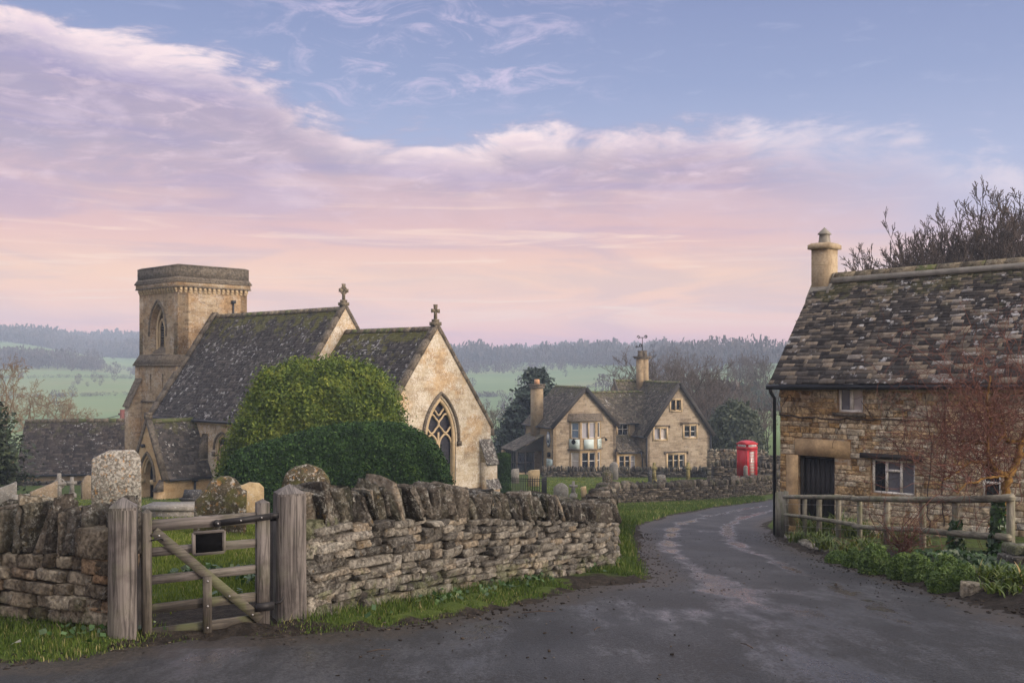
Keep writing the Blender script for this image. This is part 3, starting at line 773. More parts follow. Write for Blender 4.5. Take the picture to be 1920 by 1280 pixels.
def build_road():
    xs = np.concatenate([np.arange(-34, 12, .2), np.arange(12, 46, .4)]); ys = np.concatenate([np.arange(-14, 30, .2), np.arange(30, 92, .4)])
    X, Y = np.meshgrid(xs, ys); x, y = X.ravel(), Y.ravel()
    sd, dl, dr = road_sd(x, y)
    z = hbase(x, y) + .004 + .05 * sstep(0, 1.6, sd) * (y > 12) * 0 + .012 * np.sin(x * .9 + 1) * np.sin(y * .55)
    nx = len(xs); i = (np.arange(len(ys) - 1)[:, None] * nx + np.arange(nx - 1)[None]).ravel()
    Fq = np.stack([i, i + 1, i + nx + 1, i + nx], 1)
    keep = (sd[Fq] > -.22).any(1) ; Fq = Fq[keep]
    used, inv = np.unique(Fq.ravel(), return_inverse=True)
    # wheel tracks follow the lane: distance from the right edge
    w = -0.0 + np.minimum(np.abs(dr), 30)
    t1 = np.exp(-((w - 1.0) / .20) ** 2); t2 = np.exp(-((w - 2.45) / .22) ** 2)
    far = sstep(9, 15, y)
    tr = np.maximum(t1, t2) * far + (1 - far) * .40
    tr = tr * .52 + .20 + .42 * np.exp(-((x - 2.45) / .55) ** 2 - ((y - 12.3) / .40) ** 2) + .12 * np.exp(-((x - 2.0) / 1.2) ** 2 - ((y - 10.6) / .7) ** 2)
    mud = np.maximum(np.exp(-np.maximum(dl, 0) / .75) * .75, np.exp(-np.maximum(dr, 0) / .55) * .75)
    mud = np.where(y < 3, .1, mud)
    T = np.stack([np.clip(sd / 3, 0, 1), np.clip(tr, 0, 1), np.clip(mud, 0, 1)], 1)
    mb = MB(); mb.add(np.stack([x, y, z], 1)[used], inv.reshape(-1, 4), T[used])
    tag(mb.build('road', M['road'], smooth=True), kind='structure')
build_road()

# ---------------------------------------------------------------- dry stone walls
def stone_courses(mb, path, Hs, ch, sl, rng, n=3, t0=0.0, t1=None, quoin=0.0, cop=.28, thick=.45, noise=.10, zoff=-.12):
    """courses of separate stones on the road side of the path; Hs = [(t, full wall height)] from road level"""
    f, L = polyline(path); t1 = L if t1 is None else t1
    ht, hv = np.array([h[0] for h in Hs]) * L, np.array([h[1] for h in Hs])
    Href = hv.max(); body = Href * (1 - cop) - zoff
    C = []; A = []; H = []; T = []
    z = 0.0
    while z < body - .02:
        h = rng.uniform(*ch); 
        if z + h > body - .03: h = body - z
        t = t0 + rng.uniform(-.1, 0) * (t0 == 0)
        while t < t1:
            q = t - t0 < quoin
            l = rng.uniform(*sl) * (1.5 if q else 1.0) * rng.choice([.7, 1, 1, 1.35])
            tc = t + l / 2; tcc = min(max(tc, t0 + .02), t1 - .02)
            p, d = f(tcc); s = (np.interp(tcc, ht, hv) * (1 - cop) - zoff) / body
            nr = np.array([d[1], -d[0], 0]); d3 = np.array([d[0], d[1], 0.0])
            b = float(hbase(p[0], p[1])) + zoff
            dep = rng.uniform(.09, .15)
            hh = h * s * rng.uniform(.92, 1.06)
            c = np.array([p[0], p[1], b + (z + h / 2) * s]) + nr * (rng.normal(-.06, .016)) + np.array([0, 0, rng.normal(0, .006)])
            a = rng.normal(0, .022); ca, sa = math.cos(a), math.sin(a)
            ax = np.array([d3 * ca + np.array([0, 0, sa]), nr, -d3 * sa + np.array([0, 0, ca])])
            C.append(c); A.append(ax); H.append((l / 2 * .945, dep, hh / 2 * .89)); T.append((rng.random(), rng.random(), 1 - z / body))
            t += l
        z += h
    add_stones(mb, C, A, H, rng, n, .20, noise, np.array(T))

def coping_stones(mb, path, Hs, rng, n=3, cop=.28, tk=(.07, .16), lean=(.05, .3), thick=.46, t0=0.0, t1=None, noise=.12, hv_=(.82, 1.12)):
    f, L = polyline(path); t1 = L if t1 is None else t1
    ht, hv = np.array([h[0] for h in Hs]) * L, np.array([h[1] for h in Hs])
    C = []; A = []; H = []; T = []
    t = t0
    while t < t1:
        w = rng.uniform(*tk); tc = min(t + w / 2, t1)
        p, d = f(tc); nr = np.array([d[1], -d[0], 0]); d3 = np.array([d[0], d[1], 0.0])
        Hf = np.interp(tc, ht, hv); hc = Hf * cop * rng.uniform(*hv_)
        b = float(hbase(p[0], p[1])) + Hf * (1 - cop)
        a = rng.uniform(*lean) + rng.normal(0, .07); ca, sa = math.cos(a), math.sin(a)
        y = rng.normal(0, .16); rot = np.array([d3 * math.cos(y) + nr * math.sin(y), nr * math.cos(y) - d3 * math.sin(y)])
        ax = np.array([rot[0] * ca - np.array([0, 0, sa]), rot[1], rot[0] * sa + np.array([0, 0, ca])])
        c = np.array([p[0], p[1], b + hc / 2]) + nr * (-thick / 2 + rng.normal(.02, .025))
        C.append(c); A.append(ax); H.append((w / 2 * .82, thick / 2 * rng.uniform(.78, 1.15), hc / 2 * 1.05)); T.append(rng.random(3))
        t += w
    add_stones(mb, C, A, H, rng, n, .16, noise, np.array(T), taper=(.28, .22))

def wall_core(mb, path, Hs, cop=.28, thick=.40, front=-.11, step=.4, zoff=-.3, toplift=.02):
    f, L = polyline(path); m = max(2, int(L / step) + 1)
    ht, hv = np.array([h[0] for h in Hs]) * L, np.array([h[1] for h in Hs])
    V = []
    for t in np.linspace(0, L, m):
        p, d = f(t); nr = np.array([d[1], -d[0]]); b = float(hbase(p[0], p[1])); Hf = np.interp(t, ht, hv) * (1 - cop) + toplift
        a = p + nr * front; c = p - nr * thick
        V += [(a[0], a[1], b + zoff), (a[0], a[1], b + Hf), (c[0], c[1], b + Hf), (c[0], c[1], b + zoff)]
    Fq = []
    for i in range(m - 1):
        for k in range(3):
            Fq.append((i * 4 + k, i * 4 + k + 1, i * 4 + k + 5, i * 4 + k + 4))
    Fq += [(0, 3, 2, 1), tuple((m - 1) * 4 + k for k in range(4))]
    mb.add(V, Fq)

def add_wall_thing(name, path, Hs, label, cat, group, matbody, matcop, ch, sl, seed, n=3, cop=.28, tk=(.07, .16), lean=(.05, .3), quoin=0., noise=.10, thick=.45, hv=(.82, 1.12), start=0.0):
    rng = np.random.default_rng(seed)
    p0 = path[0]; w = thing(name, (p0[0], p0[1], float(hbase(p0[0], p0[1]))), label, cat, group)
    mb = MB(); stone_courses(mb, path, Hs, ch, sl, rng, n, t0=start, cop=cop, quoin=quoin, noise=noise)
    mb.build('stonework', matbody, w)
    mc = MB(); wall_core(mc, path, Hs, cop, thick - .06); mc.build('wall_core', M['core'], w)
    mk = MB(); coping_stones(mk, path, Hs, rng, n, cop, tk, lean, thick, t0=start, noise=max(.12, noise * 1.3), hv_=hv); mk.build('coping', matcop, w)
    return w, rng

near_path = catmull([(-2.0, 9.5), (-.95, 11.1), (.1, 12.75), (.95, 14.05), (1.42, 15.0), (1.60, 16.2), (1.75, 18.5)], 5)
nw_H = [(0, 1.30), (.22, 1.26), (.42, 1.14), (.60, 1.0), (.75, .98), (1, 1.0)]
nw, nrng = add_wall_thing('dry_stone_wall', near_path, nw_H, 'dry stone wall with ragged coping running from gate post to the bend in the lane', 'wall', 'dry stone walls round the churchyard',
    M['drystone'], M['coping'], (.055, .115), (.11, .34), 3, 4, .27, (.05, .125), (-.38, -.04), .45, .085, hv=(.76, 1.12), start=.20)
# end pier stones against the gate post
mb = MB(); z = float(hbase(-2, 9.5)) - .1; d = np.array([.54, .84, 0]); nr = np.array([.84, -.54, 0]); C = []; H = []; A = []
for hh, l in ((.17, .42), (.22, .40), (.19, .44), (.15, .30), (.20, .40), (.17, .46)):
    C.append(np.array([-2.0, 9.5, z + hh / 2]) + d * (l / 2 + .10) - nr * .14); H.append((l / 2, .19, hh / 2)); A.append(np.array([d, nr, (0, 0, 1.)])); z += hh * .98
add_stones(mb, C, A, H, nrng, 4, .24, .09); mb.build('pier_stone', M['drystone'], nw, smooth=True)

left_path = [(-9.5, 11.7), (-8, 11), (-4.8, 9.52), (-3.50, 8.92)]
lw_H = [(0, 1.12), (1, 1.12)]
lw, lrng = add_wall_thing('dry_stone_wall', left_path, lw_H, 'low coursed stone wall of squared blocks with upright slab coping left of the gate', 'wall', 'dry stone walls round the churchyard',
    M['drystone_warm'], M['coping'], (.085, .16), (.14, .36), 5, 4, .36, (.05, .115), (-.12, .16), .0, .075, hv=(.78, 1.14))
mb = MB(); C = []; H = []; A = []
d = np.array([.908, -.419, 0]); nr = np.array([-.419, -.908, 0]); zb = float(hbase(-3.5, 8.92))
for hh, l, zz, off in ((.27, .36, .71, .16), (.15, .27, .565, .12), (.25, .56, .12, .29)):
    C.append(np.array([-3.5, 8.92, zb + zz + hh / 2]) - d * off - nr * .12); H.append((l / 2, .20, hh / 2)); A.append(np.array([d, nr, (0, 0, 1.)]))
add_stones(mb, C, A, H, lrng, 4, .22, .05, np.array([(.35, .5, .2), (.97, .5, .2), (.72, .3, .6)])); mb.build('corner_block', M['drystone_warm'], lw, smooth=True)

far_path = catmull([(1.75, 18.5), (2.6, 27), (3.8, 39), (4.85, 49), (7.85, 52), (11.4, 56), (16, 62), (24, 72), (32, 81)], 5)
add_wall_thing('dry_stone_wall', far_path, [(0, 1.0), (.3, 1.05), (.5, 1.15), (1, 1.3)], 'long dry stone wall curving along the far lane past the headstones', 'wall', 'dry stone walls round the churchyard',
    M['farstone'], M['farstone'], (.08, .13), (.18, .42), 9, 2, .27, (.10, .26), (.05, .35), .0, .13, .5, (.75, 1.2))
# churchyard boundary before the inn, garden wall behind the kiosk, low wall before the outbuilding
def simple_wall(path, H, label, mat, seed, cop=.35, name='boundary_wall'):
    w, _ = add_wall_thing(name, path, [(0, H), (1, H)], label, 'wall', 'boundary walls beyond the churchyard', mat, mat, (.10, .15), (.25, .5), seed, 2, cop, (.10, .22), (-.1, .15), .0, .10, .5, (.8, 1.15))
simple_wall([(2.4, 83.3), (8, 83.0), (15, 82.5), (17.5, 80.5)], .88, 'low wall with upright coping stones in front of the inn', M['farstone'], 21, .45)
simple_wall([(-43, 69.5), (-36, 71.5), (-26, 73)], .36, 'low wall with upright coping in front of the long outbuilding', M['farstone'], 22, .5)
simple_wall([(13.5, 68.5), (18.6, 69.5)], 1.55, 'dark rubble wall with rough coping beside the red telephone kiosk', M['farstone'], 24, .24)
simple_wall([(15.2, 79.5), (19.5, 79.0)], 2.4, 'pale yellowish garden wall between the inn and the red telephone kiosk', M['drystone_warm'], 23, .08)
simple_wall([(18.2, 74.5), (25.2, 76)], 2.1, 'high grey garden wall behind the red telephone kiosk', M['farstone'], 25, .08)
# ---------------------------------------------------------------- gate and posts
zax = np.array([0, 0, 1.0])
def wt(rng, along_u): return np.array([rng.random(), rng.random(), .9 if along_u else .1])
grng = np.random.default_rng(11)
GD = np.array([.868, .496, 0]); GN = np.array([.496, -.868, 0])      # along the gate, out towards the road
def post(x, y, zt, label, w, rot):
    zb = gz(x, y); o = thing('gate_post', (x, y, zb - .05), label, 'post', 'oak gate posts')
    c, s = math.cos(rot), math.sin(rot); a = np.array([c, s, 0]); b = np.array([s, -c, 0])
    mb = MB(); h = w / 2; zs = zt - .085
    rows = []
    for z, k in ((zb - .3, 1.02), (zb + .25, 1.0), (zb + .6, .985), (zs - .02, .985), (zs, .95)):
        rows += [np.array([x, y, z]) + (a * sx + b * sy) * h * k for sx, sy in ((-1, 1), (1, 1), (1, -1), (-1, -1))]
    Fq = []
    for i in range(4):
        for k in range(4): Fq.append((i * 4 + k, i * 4 + (k + 1) % 4, i * 4 + 4 + (k + 1) % 4, i * 4 + 4 + k))
    mb.add(rows, Fq, wt(grng, False)); mb.build('post_shaft', M['wood'], o)
    m2 = MB(); base = [np.array([x, y, zs + .001]) + (a * sx + b * sy) * h * .97 for sx, sy in ((-1, 1), (1, 1), (1, -1), (-1, -1))] + [np.array([x, y, zt])]
    m2.add(base, [(0, 1, 4), (1, 2, 4), (2, 3, 4), (3, 0, 4)], wt(grng, False)); m2.build('pyramid_cap', M['wood'], o)
    return o
lp = post(-3.335, 8.78, -1.125, 'weathered oak gate post with pyramid top beside the squared stone wall', .225, .28)
rp = post(-2.075, 9.55, -1.10, 'weathered oak gate post with pyramid top that carries the gate hinges', .255, .45)
mb = MB(); p = np.array([-2.075, 9.55, -1.40]) - GD * .16; mb.box(p, (.03, .02, .035), (GD, GN, zax)); mb.build('hinge_pin', M['iron'], rp)

G0 = np.array([-3.19, 8.83, 0]); G1 = np.array([-2.235, 9.375, 0])
GL = np.linalg.norm(G1 - G0); GDV = (G1 - G0) / GL; GNV = np.array([GDV[1], -GDV[0], 0])
def gp(u, z, o=0.0): return G0 + GDV * (u * GL) + GNV * o + zax * z
gate = thing('field_gate', tuple(gp(.5, -2.4)), 'five barred weathered oak gate with a diagonal brace and black plaque', 'gate')
mb = MB(); mb.beam(gp(.035, -2.375), gp(.035, -1.27), .075, .07, GNV, wt(grng, False))
mb.add([gp(.0, -1.27, .035), gp(.075, -1.27, .035), gp(.075, -1.27, -.035), gp(.0, -1.27, -.035), gp(.037, -1.235)], [(0, 1, 4), (1, 2, 4), (2, 3, 4), (3, 0, 4)], wt(grng, False))
mb.build('stile', M['wood_green'], gate)
mb = MB(); mb.beam(gp(.955, -2.405), gp(.955, -1.25), .115, .08, GNV, wt(grng, False))
mb.add([gp(.9, -1.25, .04), gp(1.01, -1.25, .04), gp(1.01, -1.25, -.04), gp(.9, -1.25, -.04), gp(.955, -1.215)], [(0, 1, 4), (1, 2, 4), (2, 3, 4), (3, 0, 4)], wt(grng, False))
mb.build('stile', M['wood'], gate)
for i, (za, zb, h) in enumerate(((-1.385, -1.385, .10), (-1.615, -1.612, .075), (-1.855, -1.848, .075), (-2.105, -2.10, .08), (-2.315, -2.305, .085))):
    mb = MB(); mb.beam(gp(.07, za), gp(.90, zb), .035, h, zax, wt(grng, True)); mb.build('rail', M['wood'] if i < 3 else M['wood_green'], gate)
mb = MB(); mb.beam(gp(.085, -1.43, .034), gp(.925, -2.30, .034), .085, .03, GNV, wt(grng, True)); br = mb.build('brace', M['wood_green'], gate)
mb = MB(); mb.beam(gp(.49, -2.355, .064), gp(.49, -1.86, .064), .075, .028, GNV, wt(grng, False)); mb.build('upright', M['wood_green'], gate)
for u, z in ((.49, -1.90), (.49, -2.12), (.49, -2.31), (.67, -2.06), (.86, -2.25), (.12, -1.47)):
    mb = MB(); mb.tube([gp(u, z, .045), gp(u, z, .086 if u == .49 else .056)], .009, 8); mb.build('bolt', M['bolt'], gate)
fr = MB(); pu0, pu1, pz0, pz1 = .385, .625, -1.66, -1.47
for a, b in (((pu0, pz0), (pu1, pz0)), ((pu0, pz1), (pu1, pz1))): fr.beam(gp(*a, .05), gp(*b, .05), .03, .022, zax, wt(grng, True))
for a, b in (((pu0, pz0), (pu0, pz1)), ((pu1, pz0), (pu1, pz1))): fr.beam(gp(*a, .05), gp(*b, .05), .03, .022, GNV, wt(grng, False))
pf = fr.build('plaque_frame', M['wood'], gate)
mb = MB(); mb.box((gp(pu0, pz0, .045) + gp(pu1, pz1, .045)) / 2, ((pu1 - pu0) * GL / 2 - .01, .012, (pz1 - pz0) / 2 - .012), (GDV, GNV, zax))
for u in (pu0 + .02, pu1 - .02): mb.tube([gp(u, -1.56, .055), gp(u, -1.56, .062)], .006, 6)
mb.build('plaque', M['black'], pf)
mb = MB(); mb.beam(gp(.57, -1.402, .045), gp(1.02, -1.372, .055), .018, .055, zax); mb.tube([gp(.57, -1.402, .036), gp(.57, -1.402, .056)], .034, 12)
mb.beam(gp(1.0, -1.372, .05), gp(1.10, -1.37, .02), .03, .05, zax); st = mb.build('hinge_strap', M['iron'], gate)
for u, z in ((.575, -1.402), (.76, -1.39), (.93, -1.378)):
    mb = MB(); mb.tube([gp(u, z, .05), gp(u, z, .07)], .008, 8); mb.build('bolt', M['bolt'], st)
mb = MB(); mb.beam(gp(.88, -2.19, .05), gp(1.04, -2.19, .05), .02, .075, zax); mb.tube([gp(1.02, -2.18, .04), gp(1.10, -2.16, .05), gp(1.13, -2.09, .03), gp(1.18, -2.09, .0), gp(1.17, -2.2, .0)], .012, 6)
mb.build('latch', M['iron'], gate)
mb = MB(); mb.tube([gp(.06, -1.505, .05), gp(.10, -1.50, .06), gp(.13, -1.49, .06), gp(.15, -1.51, .06)], .008, 6); mb.build('latch_hook', M['iron'], gate)

# ---------------------------------------------------------------- roofs
def slate_roof(mb, A, B, C, D, rows, tw, seed, th=.02, jit=.25, up_bias=0.0, lift=.0):
    """A eave-left, B eave-right, C ridge-right, D ridge-left seen from outside; separate slates in overlapping courses"""
    rng = np.random.default_rng(seed)
    A, B, C, D = (np.asarray(p, float) for p in (A, B, C, D))
    nrm = np.cross(B - A, D - A); nrm /= np.linalg.norm(nrm)
    W = max(np.linalg.norm(B - A), np.linalg.norm(C - D))
    U0 = []; U1 = []; V0 = []; V1 = []
    for i in range(len(rows) - 1):
        v0, v1 = rows[i], rows[i + 1]; v1 = min(1.0, v1 + .35 * (v1 - v0))
        w = np.interp((v0 + v1) / 2, [0, 1], tw)
        u = -rng.random() * w
        while u < W:
            l = w * rng.uniform(1 - jit * 2, 1 + jit * 2)
            a, b = max(0, u) / W, min(W, u + l) / W
            if b - a > .0005: U0.append(a); U1.append(b); V0.append(v0); V1.append(v1)
            u += l
    U0, U1, V0, V1 = map(np.array, (U0, U1, V0, V1)); m = len(U0)
    g = .006 / W; U0 = U0 + g / 2; U1 = U1 - g / 2
    def bl(u, v): return (A * (1 - u)[:, None] + B * u[:, None]) * (1 - v)[:, None] + (D * (1 - u)[:, None] + C * u[:, None]) * v[:, None]
    dv = (V1 - V0) * .10 * rng.normal(0, 1, m); dv2 = (V1 - V0) * .05 * rng.normal(0, 1, m)
    T = th * rng.uniform(.6, 1.5, m); T2 = T * rng.uniform(.75, 1.2, m)
    Lf = lift + rng.uniform(0, .004, m)
    p0 = bl(U0, np.maximum(V0 + dv, -.01)) + nrm * (Lf)[:, None]; p1 = bl(U1, np.maximum(V0 + dv + dv2, -.01)) + nrm * (Lf)[:, None]
    q0 = p0 + nrm * T[:, None]; q1 = p1 + nrm * T2[:, None]
    r0 = bl(U0, V1) + nrm * (Lf + .003)[:, None]; r1 = bl(U1, V1) + nrm * (Lf + .003)[:, None]
    V = np.stack([p0, p1, q0, q1, r0, r1], 1).reshape(-1, 3)
    b = (np.arange(m) * 6)[:, None]
    Q = np.concatenate([b + np.array([[2, 3, 5, 4]]), b + np.array([[0, 1, 3, 2]])])
    Tn = np.stack([rng.random(m), rng.random(m), (V0 + V1) / 2], 1)
    Tr = np.concatenate([b + np.array([[0, 2, 4]]), b + np.array([[1, 5, 3]])])
    n0 = mb.n
    mb.add(V, Q, np.repeat(Tn, 6, axis=0)); mb.ch.append(Tr + n0)
    e = nrm * (lift - .012)
    mb.add([A + e, B + e, C + e, D + e], [(0, 1, 2, 3)], (.2, .5, .5))
def even(n): return np.linspace(0, 1, n + 1)
def graded_rows(a, b, L):
    r = [0.0]
    while r[-1] < 1:
        r.append(r[-1] + np.interp(r[-1], [0, 1], [a, b]) / L)
    r = np.array(r); return r / r[-1]

# ---------------------------------------------------------------- windows
def window(parent, pl, u0, u1, z0, z1, lights=2, transoms=(), mat='white', recess=.12, fw=.05, mw=.045, pane='glass', mull=None, open_light=None, panes=None):
    """frame with mullions and transoms standing in the wall opening, one pane sheet behind it"""
    mb = MB(); o = -recess
    def bar(a, b, c, d, oo=0.0, t=.03): mb.box((pl.pos((a + b) / 2, (c + d) / 2, o + oo)), ((b - a) / 2, t, (d - c) / 2), (np.array([*pl.d, 0]), np.array([*pl.n, 0]), zax))
    bar(u0, u0 + fw, z0, z1); bar(u1 - fw, u1, z0, z1); bar(u0 + fw, u1 - fw, z0, z0 + fw, .003); bar(u0 + fw, u1 - fw, z1 - fw, z1, .003)
    for i in range(1, lights):
        uc = u0 + (u1 - u0) * i / lights; bar(uc - mw / 2, uc + mw / 2, z0 + fw, z1 - fw, .004)
    for t in transoms:
        zc = z0 + (z1 - z0) * t; bar(u0 + fw, u1 - fw, zc - mw / 2, zc + mw / 2, .001)
    w = mb.build('window', M[mat], parent)
    if mull:          # heavier stone mullions in front
        ms = MB()
        for i in range(1, lights):
            uc = u0 + (u1 - u0) * i / lights
            ms.box(pl.pos(uc, (z0 + z1) / 2, -.05), (mull / 2, .07, (z1 - z0) / 2 - .002), (np.array([*pl.d, 0]), np.array([*pl.n, 0]), zax))
        ms.build('mullion', M['dressed'], w)
    for i in range(lights):
        a = u0 + (u1 - u0) * i / lights + .01; b = u0 + (u1 - u0) * (i + 1) / lights - .01
        pm = MB(); pm.poly([pl.pos(a, z0 + .01, o - .012), pl.pos(b, z0 + .01, o - .012), pl.pos(b, z1 - .01, o - .012), pl.pos(a, z1 - .01, o - .012)])
        pm.build('pane', M[(panes[i] if panes else pane)], w)
    return w

# ---------------------------------------------------------------- church
CM = np.array([-19.5, 66.85]); EE = np.array([.731, -.682]); NN = np.array([.682, .731])
def CH(e, n, z): p = CM + EE * e + NN * n; return np.array([p[0], p[1], z])
E3 = np.array([*EE, 0]); N3 = np.array([*NN, 0])
def south(n): return Plane(CM + NN * n, EE)          # u = e
def east(e): return Plane(CM + EE * e, NN)           # u = n
def west(e): return Plane(CM + EE * e, -NN)          # u = -n
def north(n): return Plane(CM + NN * n, -EE)         # u = -e
church = thing('parish_church', tuple(CH(8, 0, -8.0)), 'golden stone village church with square tower, dark slate roofs and gable crosses', 'church')
ZB = -9.4
def cbox(mb, e0, e1, n0, n1, z0, z1, tint=(.5, .5, .5)):
    mb.box(CH((e0 + e1) / 2, (n0 + n1) / 2, (z0 + z1) / 2), ((e1 - e0) / 2, (n1 - n0) / 2, (z1 - z0) / 2), (E3, N3, zax), tint)
def cfrust(mb, a, b, tint=(.5, .5, .5)):
    """frustum between rect a (e0,e1,n0,n1,z) below and b above"""
    v = [CH(e, n, r[4]) for r in (a, b) for e, n in ((r[0], r[2]), (r[1], r[2]), (r[1], r[3]), (r[0], r[3]))]
    mb.add(v, [(0, 1, 5, 4), (1, 2, 6, 5), (2, 3, 7, 6), (3, 0, 4, 7), (4, 5, 6, 7), (3, 2, 1, 0)], tint)
T0, T1 = -5.05, 0.0; TH = 2.52
mb = MB()
bel = arch(-2.55, .98, 2.35, .78, 4.05)
sp_ = south(-TH)
panel(mb, sp_, rc(T0, T1, .66, 5.3), [bel], .75)
panel(mb, east(T1), rc(-TH, TH, .66, 5.3), (), .5); panel(mb, west(T0), rc(-TH, TH, .66, 5.3), (), .5); panel(mb, north(TH), rc(-T1, -T0, .66, 5.3), (), .5)
sl_ = [rc(u - .09, u + .09, -1.75, -.55) for u in (-3.15, -1.55)]
panel(mb, south(-TH - .2), rc(T0 - .2, T1 + .1, ZB, -.02), sl_, .5)
panel(mb, east(T1 + .1), rc(-TH - .2, TH + .2, ZB, -.02), (), .5); panel(mb, west(T0 - .2), rc(-TH - .2, TH + .2, ZB, -.02), (), .5)
tower = mb.build('tower', M['tower'], church)
mb = MB(); cfrust(mb, (T0 - .32, T1 + .2, -TH - .32, TH + .32, -.03), (T0 - .32, T1 + .2, -TH - .32, TH + .32, .08)); cfrust(mb, (T0 - .30, T1 + .18, -TH - .30, TH + .30, .08), (T0 - .005, T1 - .005, -TH - .005, TH + .005, .70))
mb.build('set_off', M['dressed_grey'], tower)
for k in (-3.15, -1.55):
    mb = MB(); p = south(-TH - .2); mb.poly([p.pos(k - .1, -1.75, -.3), p.pos(k + .1, -1.75, -.3), p.pos(k + .1, -.5, -.3), p.pos(k - .1, -.5, -.3)]); mb.build('slit_window', M['glass'], tower)
mb = MB()   # string course under the slits
cbox(mb, T0 - .26, T1 + .15, -TH - .27, TH + .27, -2.42, -2.30); mb.build('string_course', M['dressed_grey'], tower)
# belfry opening
bw = MB(); o_ = -.72
bw.poly([sp_.pos(u, z, o_) for u, z in arch(-2.55, .98, 2.35, .78, 4.05)]); wn = bw.build('belfry_window', M['glass'], church)
bt = MB()
hd = [sp_.pos(u, z, .03) for u, z in arch(-2.55, 1.12, 2.30, 2.05, 4.26, 10)[1:]] ; bt.tube([sp_.pos(-1.43, 1.9, .04)] + hd[0:] + [sp_.pos(-3.67, 1.9, .04)], .075, 6)
bt.build('hood_mould', M['dressed_grey'], wn)
bt = MB()
for dx in (-.44, .44): bt.tube([sp_.pos(u, z, o_ + .16) for u, z in arch(-2.55 + dx, .36, 2.3, .8, 3.05, 8)], .085, 6, closed=True)
bt.tube([sp_.pos(-2.55 + .26 * math.cos(a), 3.28 + .26 * math.sin(a), o_ + .16) for a in np.linspace(0, 2 * np.pi, 14)[:-1]], .08, 6, closed=True)
bt.tube([sp_.pos(u, z, o_ + .3) for u, z in arch(-2.55, .84, 2.35, .8, 3.85, 10)], .10, 6, closed=True)
bt.build('tracery', M['dressed'], wn)
bt = MB()
for z in np.arange(1.05, 2.7, .17): bt.box(sp_.pos(-2.55, z, o_ + .09), (.86, .07, .014), (E3, np.array([*sp_.n, 0]) * .8 - zax * .6, np.array([*sp_.n, 0]) * .6 + zax * .8))
bt.build('louvre', M['dressed_grey'], wn)
bt = MB(); bt.add([sp_.pos(-3.53, .70, .05), sp_.pos(-1.57, .70, .05), sp_.pos(-1.57, 1.35, -.7), sp_.pos(-3.53, 1.35, -.7)], [(0, 1, 2, 3)]); bt.build('window_sill', M['dressed_grey'], wn)
# corbel table, band, parapet
mb = MB()
for i in range(15):
    c = T0 - .02 + (T1 - T0 + .04) * (i + .5) / 15
    for n_, s in ((-TH, -1), (TH, 1)):
        mb.box(CH(c, n_ + s * .06, 4.92), (.085, .07, .14), (E3, N3, zax)); mb.box(CH(c, n_ + s * .03, 4.74), (.085, .04, .08), (E3, N3, zax))
for i in range(15):
    c = -TH + 2 * TH * (i + .5) / 15
    for e_, s in ((T0, -1), (T1, 1)):
        mb.box(CH(e_ + s * .06, c, 4.92), (.07, .085, .14), (E3, N3, zax)); mb.box(CH(e_ + s * .03, c, 4.74), (.04, .085, .08), (E3, N3, zax))
mb.build('corbel_table', M['dressed'], tower)
mb = MB(); cbox(mb, T0 - .17, T1 + .17, -TH - .17, TH + .17, 5.06, 5.33); band = mb.build('cornice', M['tower'], church)
mb = MB(); cbox(mb, T0 - .21, T1 + .21, -TH - .21, TH + .21, 5.0, 5.06); cfrust(mb, (T0 - .24, T1 + .24, -TH - .24, TH + .24, 5.33), (T0 - .24, T1 + .24, -TH - .24, TH + .24, 5.42)); cfrust(mb, (T0 - .23, T1 + .23, -TH - .23, TH + .23, 5.42), (T0 - .10, T1 + .10, -TH - .10, TH + .10, 5.66)); mb.build('moulding', M['dressed_grey'], band)
mb = MB(); cbox(mb, T0 - .09, T1 + .09, -TH - .09, TH + .09, 5.60, 6.36); cfrust(mb, (T0 - .13, T1 + .13, -TH - .13, TH + .13, 6.36), (T0 + .1, T1 - .1, -TH + .1, TH - .1, 6.47)); mb.build('parapet', M['parapet'], church)
mb = MB(); p = east(T1); mb.tube([p.pos(1.45, 2.9, .07), p.pos(1.45, 4.15, .07)], .055, 8); mb.box(p.pos(1.45, 4.2, .09), (.13, .09, .10), (N3, E3, zax)); mb.build('downpipe', M['gutter'], church)
# tower buttress
def buttress(name, e0, e1, n0, n1, steps, mat='church', capmat='dressed_grey'):
    """steps: [(z_top_inner, z_outer, outward offset)] sloped caps from the top; the buttress projects towards -n"""
    pass
mb = MB()
cbox(mb, -5.15, -4.35, -3.5, -2.5, ZB, -2.65)
v = [CH(e, n, z) for e in (-5.15, -4.35) for n, z in ((-3.5, -2.65), (-2.5, -2.65), (-2.5, -.45))]
mb.add(v, [(0, 2, 1), (3, 4, 5), (0, 3, 5, 2)]); cbox(mb, -5.15, -4.35, -3.95, -3.5, ZB, -6.4)
bt_ = mb.build('buttress', M['tower'], church)
mb = MB()
for i in range(9):
    a, b = i / 9, (i + 1) / 9
    n0 = -3.62 + 1.10 * a; z0 = -2.72 + 2.25 * a
    mb.add([CH(-5.22, n0, z0 + .06), CH(-4.28, n0, z0 + .06), CH(-4.28, n0 + .14, z0 + .30), CH(-5.22, n0 + .14, z0 + .30), CH(-5.22, n0, z0 - .02), CH(-4.28, n0, z0 - .02)], [(0, 1, 2, 3), (4, 5, 1, 0), (5, 2, 1), (4, 0, 3)])
mb.build('sloped_cap', M['dressed_grey'], bt_); mb = MB()
mb.add([CH(-5.2, -4.05, -6.45), CH(-4.3, -4.05, -6.45), CH(-4.3, -3.45, -5.7), CH(-5.2, -3.45, -5.7)], [(0, 1, 2, 3)])
mb.build('sloped_cap', M['dressed_grey'], bt_)

